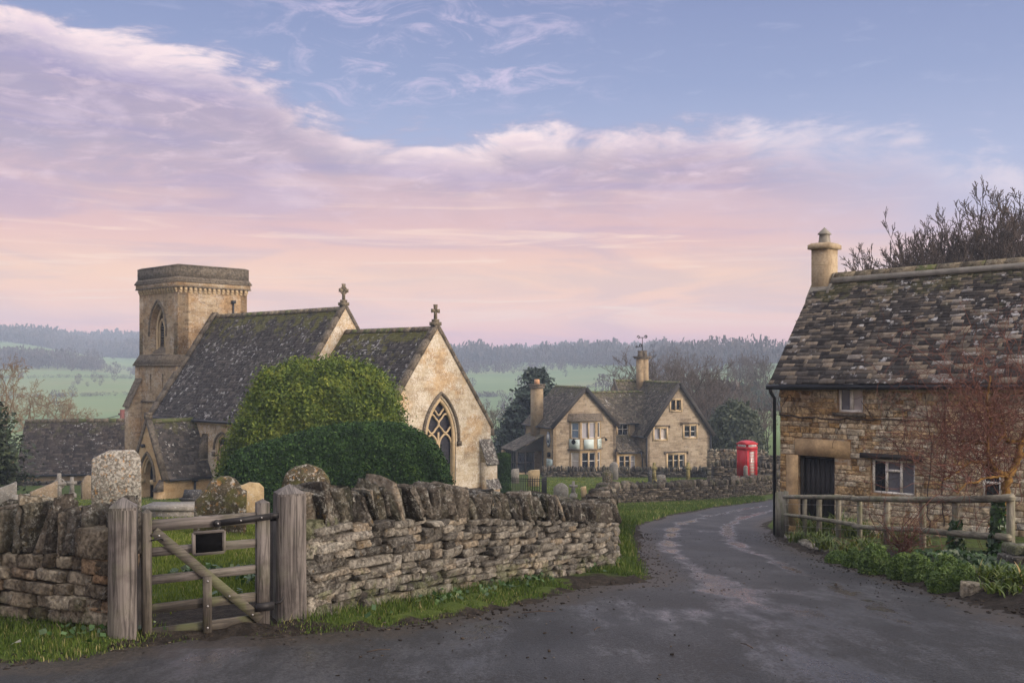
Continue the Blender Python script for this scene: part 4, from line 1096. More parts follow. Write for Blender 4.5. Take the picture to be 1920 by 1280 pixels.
# nave
NW, NE_, NH, NZ, NR = 0.12, 13.9, 4.3, -3.05, 3.22
mb = MB(); swin = arch(8.2, .72, -4.75, -6.6, -3.95)
panel(mb, south(-NH), rc(NW, NE_, ZB, NZ), [swin], .35)
gb = [(-NH, ZB), (NH, ZB), (NH, NZ), (0, NR + .1), (-NH, NZ)]
panel(mb, east(NE_), gb, (), .4); panel(mb, west(NW), gb, (), .2); panel(mb, north(NH), rc(-NE_, -NW, ZB, NZ), (), .3)
nave = mb.build('nave_wall', M['church'], church)
mb = MB(); ez = NZ - .10
slate_roof(mb, CH(.42, -NH - .16, ez), CH(NE_ - .3, -NH - .16, ez), CH(NE_ - .3, 0, NR), CH(.42, 0, NR), graded_rows(.21, .15, 7.7), (.34, .24), 31, .022)
slate_roof(mb, CH(NE_ - .3, NH + .16, ez), CH(.42, NH + .16, ez), CH(.42, 0, NR), CH(NE_ - .3, 0, NR), even(22), (.7, .6), 32, .02)
nroof = mb.build('nave_roof', M['churchroof'], church)
mb = MB(); 
for i in range(22):
    a = .4 + (NE_ - .7) * i / 22; b = .4 + (NE_ - .7) * (i + 1) / 22 - .02
    mb.prism([CH(a, -.20, NR - .16), CH(a, 0, NR + .10), CH(a, .20, NR - .16)], E3 * (b - a), (random.random(), .5, random.random()))
mb.build('ridge_tiles', M['ridge'], nroof)
def coping(e0, e1, half, zl, zr, lift=.16, foot=.1, sides=(-1, 1), h=.2):
    mb = MB()
    for s in sides:
        a = CH((e0 + e1) / 2, s * (half + foot), zl - foot * 1.45 + lift); b = CH((e0 + e1) / 2, 0, zr + lift)
        L = np.linalg.norm(b - a); k = max(3, int(L / .85)); d = (b - a) / k
        for i in range(k): mb.beam(a + d * i, a + d * (i + .992), e1 - e0, h, np.cross(d, E3) * (1 if np.cross(d, E3)[2] > 0 else -1), (random.random(), .5, .5))
    return mb.build('coping', M['dressed_grey'], church)
coping(-.15, .42, NH, NZ, NR, .20, .12); coping(NE_ - .34, NE_ + .04, NH, NZ, NR, .16, .14)
# chancel
CE, CHf, CZ, CR = 21.47, 3.9, -3.25, 1.92
mb = MB(); ew = arch(.24, 1.07, -3.75, -6.15, -1.62, 10)
panel(mb, east(CE), [(-CHf, ZB), (CHf, ZB), (CHf, CZ), (0, CR + .08), (-CHf, CZ)], [ew], .42)
panel(mb, south(-CHf), rc(NE_, CE, ZB, CZ), (), .3); panel(mb, north(CHf), rc(-CE, -NE_, ZB, CZ), (), .3)
chw = mb.build('chancel_wall', M['church'], church)
mb = MB(); ez = CZ - .10
slate_roof(mb, CH(NE_, -CHf - .14, ez), CH(CE - .3, -CHf - .14, ez), CH(CE - .3, 0, CR), CH(NE_, 0, CR), graded_rows(.20, .14, 6.5), (.34, .24), 33, .022)
slate_roof(mb, CH(CE - .3, CHf + .14, ez), CH(NE_, CHf + .14, ez), CH(NE_, 0, CR), CH(CE - .3, 0, CR), even(18), (.7, .6), 34, .02)
croof = mb.build('chancel_roof', M['churchroof'], church)
mb = MB()
for i in range(13):
    a = NE_ + .06 + 7.2 * i / 13; b = a + 7.2 / 13 - .02
    mb.prism([CH(a, -.19, CR - .16), CH(a, 0, CR + .09), CH(a, .19, CR - .16)], E3 * (b - a), (random.random(), .5, random.random()))
mb.build('ridge_tiles', M['ridge'], croof)
coping(CE - .34, CE + .05, CHf, CZ, CR, .14, .16)
for s in (-1, 1):   # kneelers
    mb = MB(); cbox(mb, CE - .34, CE + .06, min(s * CHf, s * (CHf + .22)), max(s * CHf, s * (CHf + .22)), CZ - .52, CZ - .12)
    mb.build('kneeler', M['dressed_grey'], chw)
# plinth below the east window, south nave window, buttresses
mb = MB(); cbox(mb, CE + .002, CE + .14, -CHf - .05, CHf + .02, ZB, -6.62); mb.build('plinth', M['porch'], chw)
mb = MB(); cfrust(mb, (CE - .01, CE + .19, -CHf - .1, 3.08, -6.62), (CE - .01, CE + .02, -CHf - .1, 3.08, -6.46)); mb.build('plinth_ledge', M['dressed_grey'], chw)
# east window
pe = east(CE)
wb = MB(); wb.poly([pe.pos(u, z, -.30) for u, z in ew]); ewin = wb.build('east_window', M['leaded'], church)
tb = MB(); om = -.20
tb.tube([pe.pos(u, z, om + .09) for u, z in arch(.24, .98, -3.75, -6.10, -1.74, 12)], .105, 6, closed=True)
for dx in (-.49, .49):
    tb.tube([pe.pos(u, z, om) for u, z in arch(.24 + dx, .44, -4.15, -6.1, -3.52, 8)], .06, 6, closed=True)
    tb.tube([pe.pos(.24 + dx * .98 + r * math.cos(a), -2.98 + r * math.sin(a), om + .03) for a in np.linspace(0, 2 * np.pi, 41)[:-1] for r in [.43 + .05 * math.cos(4 * a + 0)]], .055, 6, closed=True)
tb.tube([pe.pos(.24 + r * math.cos(a), -2.17 + r * math.sin(a) * 1.08, om + .03) for a in np.linspace(0, 2 * np.pi, 41)[:-1] for r in [.31 + .04 * math.cos(4 * a)]], .055, 6, closed=True)
tb.tube([pe.pos(.24, -6.1, om), pe.pos(.24, -3.9, om), pe.pos(.24, -3.42, om)], .07, 6)
tb.build('tracery', M['dressed'], ewin)
tb = MB(); hd = [pe.pos(u, z, .05) for u, z in arch(.24, 1.25, -3.78, -4.0, -1.40, 12)[1:]]; tb.tube(hd, .085, 6)
for u in (.24 - 1.25, .24 + 1.25): tb.box(pe.pos(u, -4.05, .07), (.11, .08, .12), (N3, E3, zax))
tb.build('hood_mould', M['dressed_grey'], ewin)
tb = MB(); v = [pe.pos(.24 - 1.15, -6.28, .10), pe.pos(.24 + 1.15, -6.28, .10), pe.pos(.24 + 1.15, -6.10, -.28), pe.pos(.24 - 1.15, -6.10, -.28)]; tb.poly(v); tb.box(pe.pos(.24, -6.33, .04), (1.15, .07, .05), (N3, E3, zax)); tb.build('window_sill', M['dressed'], ewin)
ps = south(-NH)
wb = MB(); wb.poly([ps.pos(u, z, -.28) for u, z in swin]); sw = wb.build('south_window', M['leaded'], church)
tb = MB(); tb.tube([ps.pos(u, z, -.12) for u, z in arch(8.2, .66, -4.75, -6.6, -4.02, 8)], .09, 6, closed=True); tb.tube([ps.pos(8.2, -6.6, -.2), ps.pos(8.2, -4.7, -.2)], .07, 6)
for dx in (-.32, .32): tb.tube([ps.pos(u, z, -.2) for u, z in arch(8.2 + dx, .3, -5.0, -6.6, -4.55, 6)], .05, 6, closed=True)
tb.build('tracery', M['dressed'], sw)
tb = MB(); tb.tube([ps.pos(u, z, .04) for u, z in arch(8.2, .85, -4.8, -5.0, -3.80, 8)[1:]], .07, 6)
for u in (7.35, 9.05): tb.box(ps.pos(u, -5.05, .06), (.10, .07, .12), (E3, N3, zax))
tb.build('hood_mould', M['dressed_grey'], sw)
# chancel corner buttress
mb = MB(); cbox(mb, CE + .003, CE + .47, 3.1, 3.92, ZB, -5.12); mb.add([CH(CE + .003, 3.1, -5.12), CH(CE + .47, 3.1, -5.12), CH(CE + .003, 3.1, -4.0), CH(CE + .003, 3.92, -5.12), CH(CE + .47, 3.92, -5.12), CH(CE + .003, 3.92, -4.0)], [(0, 1, 2), (3, 5, 4), (0, 3, 4, 1)])
cbox(mb, CE + .47, CE + .66, 3.08, 3.94, ZB, -6.45)
b2 = mb.build('buttress', M['church'], church)
mb = MB(); mb.add([CH(CE + .56, 3.04, -5.20), CH(CE + .56, 3.98, -5.20), CH(CE + .0, 3.98, -3.92), CH(CE + .0, 3.04, -3.92), CH(CE + .56, 3.04, -5.30), CH(CE + .56, 3.98, -5.30), CH(CE + .0, 3.98, -4.06), CH(CE + .0, 3.04, -4.06)], [(0, 1, 2, 3), (4, 5, 1, 0), (5, 6, 2, 1), (7, 4, 0, 3), (7, 6, 5, 4)])
M['capstone'] = headstone_mat('lichen splashed cap stone', (.05, .045, .04), (.12, .11, .10), .75, .1, 0, .4); mb.build('sloped_cap', M['capstone'], b2); mb = MB()
mb.add([CH(CE + .72, 3.02, -6.50), CH(CE + .72, 4.0, -6.50), CH(CE + .46, 4.0, -6.02), CH(CE + .46, 3.02, -6.02), CH(CE + .72, 3.02, -6.58), CH(CE + .72, 4.0, -6.58)], [(0, 1, 2, 3), (4, 5, 1, 0), (4, 0, 3), (5, 2, 1)])
mb.build('sloped_cap', M['capstone'], b2)
mb = MB(); cbox(mb, 6.1, 6.62, -NH - .5, -NH - .003, ZB, -5.35); b3 = mb.build('buttress', M['church'], church)
mb = MB(); mb.prism([CH(6.06, -NH - .58, -5.38), CH(6.06, -NH - .003, -3.95), CH(6.06, -NH - .003, -5.38)], E3 * .6); mb.build('sloped_cap', M['dressed_grey'], b3)
# crosses
def cross(e, z0, ring, H):
    mb = MB(); c = lambda n, z: CH(e, n, z)
    cbox(mb, e - .20, e + .20, -.24, .24, z0 - .12, z0 + .06); cbox(mb, e - .13, e + .13, -.15, .15, z0 + .06, z0 + .2)
    zc = z0 + H * .66; a = H * .27
    for (n0, z_0), (n1, z_1) in (((0, zc), (0, z0 + .18)), ((0, zc), (0, z0 + H)), ((0, zc), (-a, zc)), ((0, zc), (a, zc))):
        L = math.hypot(n1 - n0, z_1 - z_0); dn, dz = (n1 - n0) / L, (z_1 - z_0) / L
        w0, w1 = .055, .10 if not (z_1 < zc) else .07
        mb.prism([CH(e - .06, n0 + dz * w0, z_0 - dn * w0), CH(e - .06, n1 + dz * w1, z_1 - dn * w1), CH(e - .06, n1 - dz * w1, z_1 + dn * w1), CH(e - .06, n0 - dz * w0, z_0 + dn * w0)], E3 * .12)
    if ring: mb.tube([CH(e, a * .70 * math.cos(t), zc + a * .70 * math.sin(t)) for t in np.linspace(0, 2 * np.pi, 17)[:-1]], .042, 6, closed=True)
    return mb.build('gable_cross', M['ridge'], church)
cross(NE_ - .15, NR + .26, True, 1.1); cross(CE - .14, CR + .24, False, .95)
# gutters
mb = MB(); mb.tube([CH(NW + .3, -NH - .24, NZ - .16), CH(NE_ - .3, -NH - .24, NZ - .16)], .085, 8); mb.build('gutter', M['gutter'], church)
mb = MB(); cbox(mb, NW + .3, NE_ - .02, -NH - .12, -NH - .002, NZ - .34, NZ - .20); mb.build('eaves_course', M['dressed'], nave)
# porch
PC, PHf, PZ, PR, PN = 5.2, 1.62, -6.05, -3.12, -7.27
mb = MB(); pf_ = south(PN); door = arch(PC + .05, .66, -6.3, -7.75, -5.2, 8)
panel(mb, pf_, [(PC - PHf, ZB), (PC + PHf, ZB), (PC + PHf, PZ - .1), (PC, PR + .05), (PC - PHf, PZ - .1)], [door], .55)
panel(mb, east(PC + PHf), rc(PN, -NH, ZB, PZ), (), .3); panel(mb, west(PC - PHf), rc(NH, -PN, ZB, PZ), (), .3)
po = mb.build('porch_wall', M['porch'], church)
mb = MB()
slate_roof(mb, CH(PC + PHf + .34, PN + .12, PZ - .30), CH(PC + PHf + .34, -NH, PZ - .30), CH(PC, -NH, PR), CH(PC, PN + .12, PR), graded_rows(.17, .13, 3.7), (.30, .22), 35, .02)
slate_roof(mb, CH(PC - PHf - .34, -NH, PZ - .30), CH(PC - PHf - .34, PN + .12, PZ - .30), CH(PC, PN + .12, PR), CH(PC, -NH, PR), graded_rows(.2, .15, 3.7), (.3, .25), 36, .02)
pr_ = mb.build('porch_roof', M['porchroof'], church)
mb = MB(); mb.prism([CH(PC - .17, PN + .1, PR - .14), CH(PC, PN + .1, PR + .09), CH(PC + .17, PN + .1, PR - .14)], N3 * (-NH - PN - .1), (.4, .5, .9)); mb.build('ridge_tiles', M['ridge'], pr_)
mb = MB()
for s in (-1, 1):
    a = CH(PC + s * (PHf + .30), PN + .08, PZ - .30); b = CH(PC, PN + .08, PR + .06); d = b - a; mb.beam(a, b, .34, .17, np.cross(d, N3) * (1 if np.cross(d, N3)[2] > 0 else -1), (.2, .5, .5))
mb.box(CH(PC, PN + .06, PR + .22), (.16, .18, .13), (E3, N3, zax)); mb.box(CH(PC, PN + .06, PR + .40), (.20, .15, .07), (E3, N3, zax))
mb.build('coping', M['parapet'], po)
mb = MB(); mb.tube([CH(PC + PHf + .40, PN + .3, PZ - .34), CH(PC + PHf + .40, -NH - .1, PZ - .34)], .07, 8); mb.build('gutter', M['gutter'], church)
mb = MB(); mb.tube([CH(PC + PHf + .16, -5.3, PZ - .35), CH(PC + PHf + .1, -5.3, ZB + 1)], .07, 8); mb.box(CH(PC + PHf + .16, -5.3, PZ - .42), (.12, .12, .12), (E3, N3, zax)); mb.build('downpipe', M['gutter'], church)
mb = MB(); mb.poly([pf_.pos(u, z, -.5) for u, z in door]); mb.build('porch_door', M['black'], church)
mb = MB(); mb.tube([pf_.pos(u, z, .04) for u, z in arch(PC + .05, .86, -6.35, -6.5, -4.92, 9)[1:]], .075, 6)
mb.build('hood_mould', M['dressed_grey'], po)
mb = MB(); mb.tube([pf_.pos(u, z, -.14) for u, z in arch(PC + .05, .62, -6.3, -7.75, -5.25, 9)[1:-1]], .07, 6)
for u in (PC - .58, PC + .66): mb.box(pf_.pos(u, -6.55, .0), (.10, .14, .13), (E3, N3, zax))
mb.build('door_arch', M['dressed'], po)
mb = MB(); cbox(mb, PC + PHf - .22, PC + PHf + .22, PN - .35, PN + .2, ZB, -6.95); pb = mb.build('buttress', M['porch'], church)
mb = MB(); mb.prism([CH(PC + PHf - .25, PN - .42, -6.98), CH(PC + PHf - .25, PN - .003, -6.35), CH(PC + PHf - .25, PN - .003, -6.98)], E3 * .5); mb.build('sloped_cap', M['dressed_grey'], pb)
mb = MB(); mb.tube([pf_.pos(PC - .25, -4.55, .05), pf_.pos(PC - .25, -4.55, .22)], .11, 8); mb.build('porch_lamp', M['gutter'], church)
mb = MB(); cbox(mb, PC - .8, PC + .9, PN - .55, PN - .01, ZB, -7.72); mb.build('door_step', M['dressed_grey'], church)

# ---------------------------------------------------------------- outbuilding
OB = Plane((-35.6, 74.0), (.98, .2)); o3 = lambda u, b, z: OB.pos(u, z, -b)
ob = thing('outbuilding', tuple(o3(6, 1, -9)), 'long low stone outbuilding with a dark slate roof and one skylight', 'outbuilding')
mb = MB(); panel(mb, OB, rc(0, 12.5, -10.5, -7.85), (), .3)
panel(mb, Plane(o3(0, 5.2, 0)[:2], OB.n), [(0, -10.5), (5.2, -10.5), (5.2, -7.85), (2.6, -4.2), (0, -7.85)], (), .25); mb.build('wall', M['pubside'], ob)
mb = MB(); slate_roof(mb, o3(-.25, -.25, -7.9), o3(12.7, -.25, -7.9), o3(12.7, 2.6, -4.1), o3(-.25, 2.6, -4.1), graded_rows(.22, .15, 4.8), (.34, .25), 37, .022)
slate_roof(mb, o3(12.7, 5.4, -7.9), o3(-.25, 5.4, -7.9), o3(-.25, 2.6, -4.1), o3(12.7, 2.6, -4.1), even(14), (.6, .5), 38, .02)
orf = mb.build('roof', M['barnroof'], ob)
mb = MB()
for i in range(24): mb.prism([o3(-.25 + i * .54, 2.42, -4.28), o3(-.25 + i * .54, 2.6, -4.0), o3(-.25 + i * .54, 2.78, -4.28)], np.array([*OB.d, 0]) * .51, (random.random(), .5, random.random()))
mb.build('ridge_tiles', M['ridge'], orf)
u0_, _ = OB.at(173, 852); nrm_ = np.array([*OB.n, 0]) * .79 + zax * .61; sd2 = np.array([*OB.d, 0]); upv = np.cross(nrm_, sd2)
upv = -np.array([*OB.n, 0]) * .61 + zax * .79
mb = MB(); cpt = o3(8.75, .62, -6.72); mb.box(cpt + nrm_ * .04, (.26, .36, .03), (sd2, upv, nrm_)); sk = mb.build('skylight', M['bolt'], ob)
mb = MB(); c2 = cpt + nrm_ * .075; mb.poly([c2 - sd2 * .22 - upv * .31, c2 + sd2 * .22 - upv * .31, c2 + sd2 * .22 + upv * .31, c2 - sd2 * .22 + upv * .31]); mb.build('pane', M['skylight'], sk)
mb = MB(); mb.tube([o3(-.2, -.32, -7.95), o3(12.6, -.32, -7.95)], .07, 8); mb.build('gutter', M['gutter'], ob)
pole = thing('utility_pole', (-31.4, 82.5, -9.4), 'short reddish pole carrying a cable above the outbuilding ridge', 'pole')
mb = MB(); mb.tube([(-31.4, 82.5, -9.6), (-31.4, 82.5, -3.55)], .19, 8); mb.box((-31.4, 82.5, -3.9), (.3, .1, .06)); mb.build('pole_shaft', M['rust'], pole)
mb = MB(); w0 = np.array([-31.4, 82.5, -3.95]); w1 = np.array([-47, 84.5, -6.2])
mb.tube([w0 * (1 - t) + w1 * t - zax * 1.0 * math.sin(math.pi * t) * .5 for t in np.linspace(0, 1, 9)], .03, 4); mb.tube([w0, w0 + np.array([9, 2, .3])], .03, 4)
mb.build('cable', M['wire'], pole)
# ---------------------------------------------------------------- inn (two gabled stone house in the valley)
PO = np.array([3.45, 86.0]); PFd = np.array([.94, .342]); PFd /= np.linalg.norm(PFd); PBd = np.array([-PFd[1], PFd[0]])
def PB(f, b, z): p = PO + PFd * f + PBd * b; return np.array([p[0], p[1], z])
PF3 = np.array([*PFd, 0]); PB3 = np.array([*PBd, 0])
def pfront(b): return Plane(PO + PBd * b, PFd)             # u = f
def pleft(f): return Plane(PO + PFd * f, -PBd)             # u = -b
def pright(f): return Plane(PO + PFd * f, PBd)             # u = b
inn = thing('village_inn', tuple(PB(7, 3, -9.4)), 'tan stone inn with two black-edged front gables, bay window with signs and tall chimney', 'inn')
def pbox(mb, f0, f1, b0, b1, z0, z1, tint=(.5, .5, .5)): mb.box(PB((f0 + f1) / 2, (b0 + b1) / 2, (z0 + z1) / 2), ((f1 - f0) / 2, (b1 - b0) / 2, (z1 - z0) / 2), (PF3, PB3, zax), tint)
PZB = -10.6
A0 = pfront(0); A1 = pfront(1.2); A2 = pfront(-1.0)
WL, LW = 5.85, 6.6
fR0, fR1 = 8.25, 14.5; fRm = (fR0 + fR1) / 2
zeL, zrL, zeR, zrR, zeM, zrM = -4.98, -1.95, -5.75, -1.55, -4.98, -2.42
# openings from the facade
R_up = [A2.rect(1227, 803, 1249, 823), A2.rect(1283, 798, 1305, 819)]
R_at = A2.rect(1258, 750, 1276, 769); R_lo = A2.rect(1252, 852, 1283, 878)
M_up = A1.rect(1158.5, 793, 1178, 816); M_lo = pfront(-.2).rect(1161, 854, 1191, 879)
mb = MB()
panel(mb, A0, [(0, PZB), (WL, PZB), (WL, zeL), (WL / 2, zrL), (0, zeL)], (), .3)
panel(mb, pright(WL), rc(0, LW, PZB, zeL), (), .3); panel(mb, Plane(PB(WL, LW, 0)[:2], -PFd), [(0, PZB), (WL, PZB), (WL, zeL), (WL / 2, zrL), (0, zeL)], (), .3)
panel(mb, A1, rc(WL, fR0, PZB, zeM), [rc(*M_up)], .25)
wl = mb.build('front_wall', M['pub'], inn)
mb = MB(); panel(mb, A2, [(fR0, PZB), (fR1, PZB), (fR1, zeR), (fRm, zrR), (fR0, zeR)], [rc(*R_up[0]), rc(*R_up[1]), rc(*R_at), rc(*R_lo)], .25)
panel(mb, pright(fR1), rc(-1.0, 9, PZB, zeR), (), .3); panel(mb, pleft(fR0), rc(-9, 1.0, PZB, zeR), (), .3)
wr_ = mb.build('gable_wall', M['pub'], inn)
mb = MB(); panel(mb, pleft(0), rc(-LW, 0, PZB, zeL), (), .3); mb.build('side_wall', M['pubside'], inn)
# roofs
mb = MB(); ov = .28; dz = (zrL - zeL) / (WL / 2) * ov
slate_roof(mb, PB(-ov, LW + .15, zeL - dz), PB(-ov, -.18, zeL - dz), PB(WL / 2, -.18, zrL + .08), PB(WL / 2, LW + .15, zrL + .08), graded_rows(.22, .15, 4.4), (.4, .3), 41, .025)
slate_roof(mb, PB(WL + .1, -.18, zeL - .05), PB(WL + .1, LW + .15, zeL - .05), PB(WL / 2, LW + .15, zrL + .08), PB(WL / 2, -.18, zrL + .08), graded_rows(.22, .15, 4.4), (.4, .3), 42, .025)
mb.build('wing_roof', M['pubroof'], inn)
mb = MB(); slate_roof(mb, PB(WL - .6, .95, zeM - .12), PB(fR0 + .6, .95, zeM - .12), PB(fR0 + 3, 4.0, zrM), PB(WL - 3, 4.0, zrM), graded_rows(.2, .15, 4.0), (.4, .3), 43, .025); mb.build('main_roof', M['pubroof'], inn)
mb = MB(); s_ = (zrR - zeR) / ((fR1 - fR0) / 2); ovr = .3
slate_roof(mb, PB(fR0 - ovr, 7.5, zeR - s_ * ovr), PB(fR0 - ovr, -1.2, zeR - s_ * ovr), PB(fRm, -1.2, zrR + .08), PB(fRm, 7.5, zrR + .08), graded_rows(.22, .15, 5.6), (.4, .3), 44, .025)
slate_roof(mb, PB(fR1 + ovr, -1.2, zeR - s_ * ovr), PB(fR1 + ovr, 7.5, zeR - s_ * ovr), PB(fRm, 7.5, zrR + .08), PB(fRm, -1.2, zrR + .08), graded_rows(.22, .15, 5.6), (.4, .3), 45, .025)
mb.build('gable_roof', M['pubroof'], inn)
mb = MB(); slate_roof(mb, PB(8.6, 3.2, -4.9), PB(12.5, 3.2, -4.9), PB(12.5, 6.1, -1.42), PB(8.6, 6.1, -1.42), even(24), (.4, .3), 46, .025)
slate_roof(mb, PB(12.5, 9, -4.9), PB(8.6, 9, -4.9), PB(8.6, 6.1, -1.42), PB(12.5, 6.1, -1.42), even(16), (.5, .4), 47, .025)
mb.beam(PB(8.55, 3.0, -4.95), PB(8.55, 6.1, -1.26), .22, .16, PF3); rr_ = mb.build('rear_roof', M['pubroof'], inn)
mb = MB(); panel(mb, pleft(8.6), [(-9, -9), (-3.2, -9), (-3.2, -4.95), (-6.1, -1.5), (-9, -4.95)], (), .25); mb.build('rear_wall', M['pub'], inn)
for (a, b) in (((WL / 2, -.15), (WL / 2, LW)), ((fRm, -1.15), (fRm, 7.4))):
    z = zrL if a[0] < 5 else zrR; mb = MB()
    for i in range(14):
        p = PB(a[0], a[1] + (b[1] - a[1]) * i / 14, z + .0); mb.prism([p - PF3 * .16 - zax * .04, p + zax * .18, p + PF3 * .16 - zax * .04], PB3 * ((b[1] - a[1]) / 14 - .02), (random.random(), .5, .8))
    mb.build('ridge_tiles', M['ridge'], inn)
for f0, f1, b, z in ((WL / 2 + .6, fR0 + 2.2, 4.0, zrM), (8.6, 12.4, 6.1, -1.42)):
    k = int((f1 - f0) / .5); mb = MB()
    for i in range(k): mb.prism([PB(f0 + (f1 - f0) * i / k, b - .16, z - .04), PB(f0 + (f1 - f0) * i / k, b, z + .14), PB(f0 + (f1 - f0) * i / k, b + .16, z - .04)], PF3 * ((f1 - f0) / k - .02), (random.random(), .5, .8))
    mb.build('ridge_tiles', M['ridge'], rr_)
# bargeboards
def barge(f0, f1, fm, b, ze, zr, over):
    s = (zr - ze) / ((f1 - f0) / 2); mb = MB()
    for side in (-1, 1):
        a = PB(fm + side * ((f1 - f0) / 2 + over), b, ze - s * over - .02); c = PB(fm, b, zr + .02); d = c - a
        mb.beam(a, c, .05, .36, np.cross(d, PB3) * (1 if np.cross(d, PB3)[2] > 0 else -1))
    mb.build('bargeboard', M['timber'], inn)
barge(0, WL, WL / 2, -.20, zeL, zrL, .22); barge(fR0, fR1, fRm, -1.23, zeR, zrR, .28)
for nm, pts, r in (('gutter', [PB(WL + .05, .86, zeM - .12), PB(fR0 + .2, .86, zeM - .12)], .07), ('gutter', [PB(fR0 - .36, -1.2, zeR - .42), PB(fR0 - .36, 1.2, zeR - .42)], .07), ('gutter', [PB(-.32, 0, zeL - .30), PB(-.32, LW, zeL - .30)], .06),
                  ('downpipe', [PB(fR0 - .02, -1.1, zeR - .40), PB(fR0 - .02, -1.1, PZB)], .065), ('downpipe', [PB(fR1 + .02, -1.1, zeR - .40), PB(fR1 + .02, -1.1, PZB)], .065), ('downpipe', [PB(-.08, LW - .1, zeL - .3), PB(-.08, LW - .1, -7)], .055), ('downpipe', [PB(fR0 - .4, -.75, -7.4), PB(fR0 - .3, -.8, -8), PB(fR0 - .3, -.8, -10)], .055)):
    mb = MB(); mb.tube(pts, r, 8); mb.build(nm, M['gutter'], inn)
# windows of the gable and the middle bay
def surround(pl, r, drip=True, name='hood_mould'):
    u0, u1, z0, z1 = r; mb = MB(); a = np.array([*pl.d, 0]); n = np.array([*pl.n, 0])
    for c, h in (((u0 - .09, (z0 + z1) / 2), (.088, .03, (z1 - z0) / 2 + .14)), ((u1 + .09, (z0 + z1) / 2), (.088, .03, (z1 - z0) / 2 + .14))): mb.box(pl.pos(c[0], c[1], .012), h, (a, n, zax))
    mb.box(pl.pos((u0 + u1) / 2, z0 - .07, .02), ((u1 - u0) / 2, .05, .068), (a, n, zax)); mb.box(pl.pos((u0 + u1) / 2, z1 + .07, .012), ((u1 - u0) / 2, .03, .068), (a, n, zax))
    mb.build('window_surround', M['dressed'], inn)
    if drip:
        mb = MB(); mb.box(pl.pos((u0 + u1) / 2, z1 + .24, .06), ((u1 - u0) / 2 + .34, .07, .045), (a, n, zax))
        for s in (u0 - .30, u1 + .30): mb.box(pl.pos(s, z1 + .14, .055), (.05, .06, .09), (a, n, zax))
        mb.build(name, M['dressed_grey'], inn)
surround(A2, R_up[0]); surround(A2, R_up[1]); surround(A2, R_lo); surround(A2, R_at, False); surround(A1, M_up, False)
window(inn, A2, *R_up[0], lights=2, mat='white', recess=.14, fw=.055, mull=.10, panes=['curtain', 'boxglass']); window(inn, A2, *R_up[1], lights=2, transoms=(.5,), recess=.14, fw=.055, mull=.10)
window(inn, A2, *R_at, lights=2, mat='dressed', recess=.16, fw=.05, mull=.11); window(inn, A2, *R_lo, lights=3, transoms=(.58,), recess=.14, fw=.06, mull=.11)
window(inn, A1, *M_up, lights=2, transoms=(.5,), recess=.12, fw=.06)
# lean-to with three lights
A3 = pfront(-.2); mb = MB(); panel(mb, A3, rc(WL + .002, fR0 - .05, PZB, -7.38), [rc(*M_lo)], .25); mb.build('lean_to_wall', M['porch'], inn)
window(inn, A3, *M_lo, lights=3, transoms=(.58,), recess=.12, fw=.06, mull=.10, panes=['glass', 'glass', 'curtain'])
mb = MB(); slate_roof(mb, PB(WL + .003, -.42, -7.45), PB(fR0 - .02, -.42, -7.45), PB(fR0 - .75, 1.17, -6.05), PB(WL + .003, 1.17, -6.05), even(12), (.4, .3), 48, .025); lt = mb.build('lean_to_roof', M['pubroof'], inn)
mb = MB(); mb.tube([PB(WL + .05, -.50, -7.5), PB(fR0, -.50, -7.5)], .06, 8); mb.build('gutter', M['gutter'], lt)
# canted bay on the left gable, two storeys
bu0, bu1 = A0.at(1067, 800)[0], A0.at(1127, 800)[0]; bc = (bu0 + bu1) / 2; bo, bi = (bu1 - bu0) / 2 - .02, (bu1 - bu0) / 2 - .72
zt, zb_ = A0.at(1097, 787)[1], -10.4
z_u0, z_u1 = A0.at(1097, 820)[1], A0.at(1097, 791)[1]; z_l0, z_l1 = A0.at(1097, 888)[1], A0.at(1097, 847)[1]
faces = [Plane(PB(bc - bo, -.02, 0)[:2], PB(bc - bi, -.72, 0)[:2] - PB(bc - bo, -.02, 0)[:2]), Plane(PB(bc - bi, -.72, 0)[:2], PFd), Plane(PB(bc + bi, -.72, 0)[:2], PB(bc + bo, -.02, 0)[:2] - PB(bc + bi, -.72, 0)[:2])]
lens = [math.hypot(bo - bi, .7), 2 * bi, math.hypot(bo - bi, .7)]
mb = MB(); ops = []
for p, L in zip(faces, lens):
    m_ = .16; hs = [rc(m_, L - m_, z_u0, z_u1), rc(m_, L - m_, z_l0, z_l1)]; ops.append(((m_, L - m_, z_u0, z_u1), (m_, L - m_, z_l0, z_l1))); panel(mb, p, rc(0, L, zb_, zt), hs, .2)
bay = mb.build('bay_wall', M['pubside'], inn)
for i, (p, (u, l)) in enumerate(zip(faces, ops)):
    window(inn, p, *u, lights=2 if i == 1 else 1, mat='cream' if i != 1 else 'white', recess=.1, fw=.05, mull=.12 if i == 1 else None, transoms=(.5,) if i == 0 else (), panes=['skylight'] if i == 0 else (['curtain', 'curtain'] if i == 1 else ['glass']))
    window(inn, p, *l, lights=2 if i == 1 else 1, mat='white', recess=.1, fw=.04, mull=.12 if i == 1 else None, transoms=(.62,), panes=['boxglass'] if i == 0 else (['glass', 'glass'] if i == 1 else ['glass']))
mb = MB(); pts0 = [PB(bc - bo - .22, .0, zt), PB(bc - bi - .08, -.92, zt), PB(bc + bi + .08, -.92, zt), PB(bc + bo + .22, 0, zt)]
z1_ = A0.at(1097, 775)[1]; pts1 = [PB(bc - bo - .12, .0, z1_), PB(bc - bi, -.10, z1_), PB(bc + bi, -.10, z1_), PB(bc + bo + .12, 0, z1_)]
v = [p - zax * .08 for p in pts0] + pts0 + pts1
Fq = []
for i in range(3): Fq += [(i, i + 1, i + 5, i + 4), (i + 4, i + 5, i + 9, i + 8)]
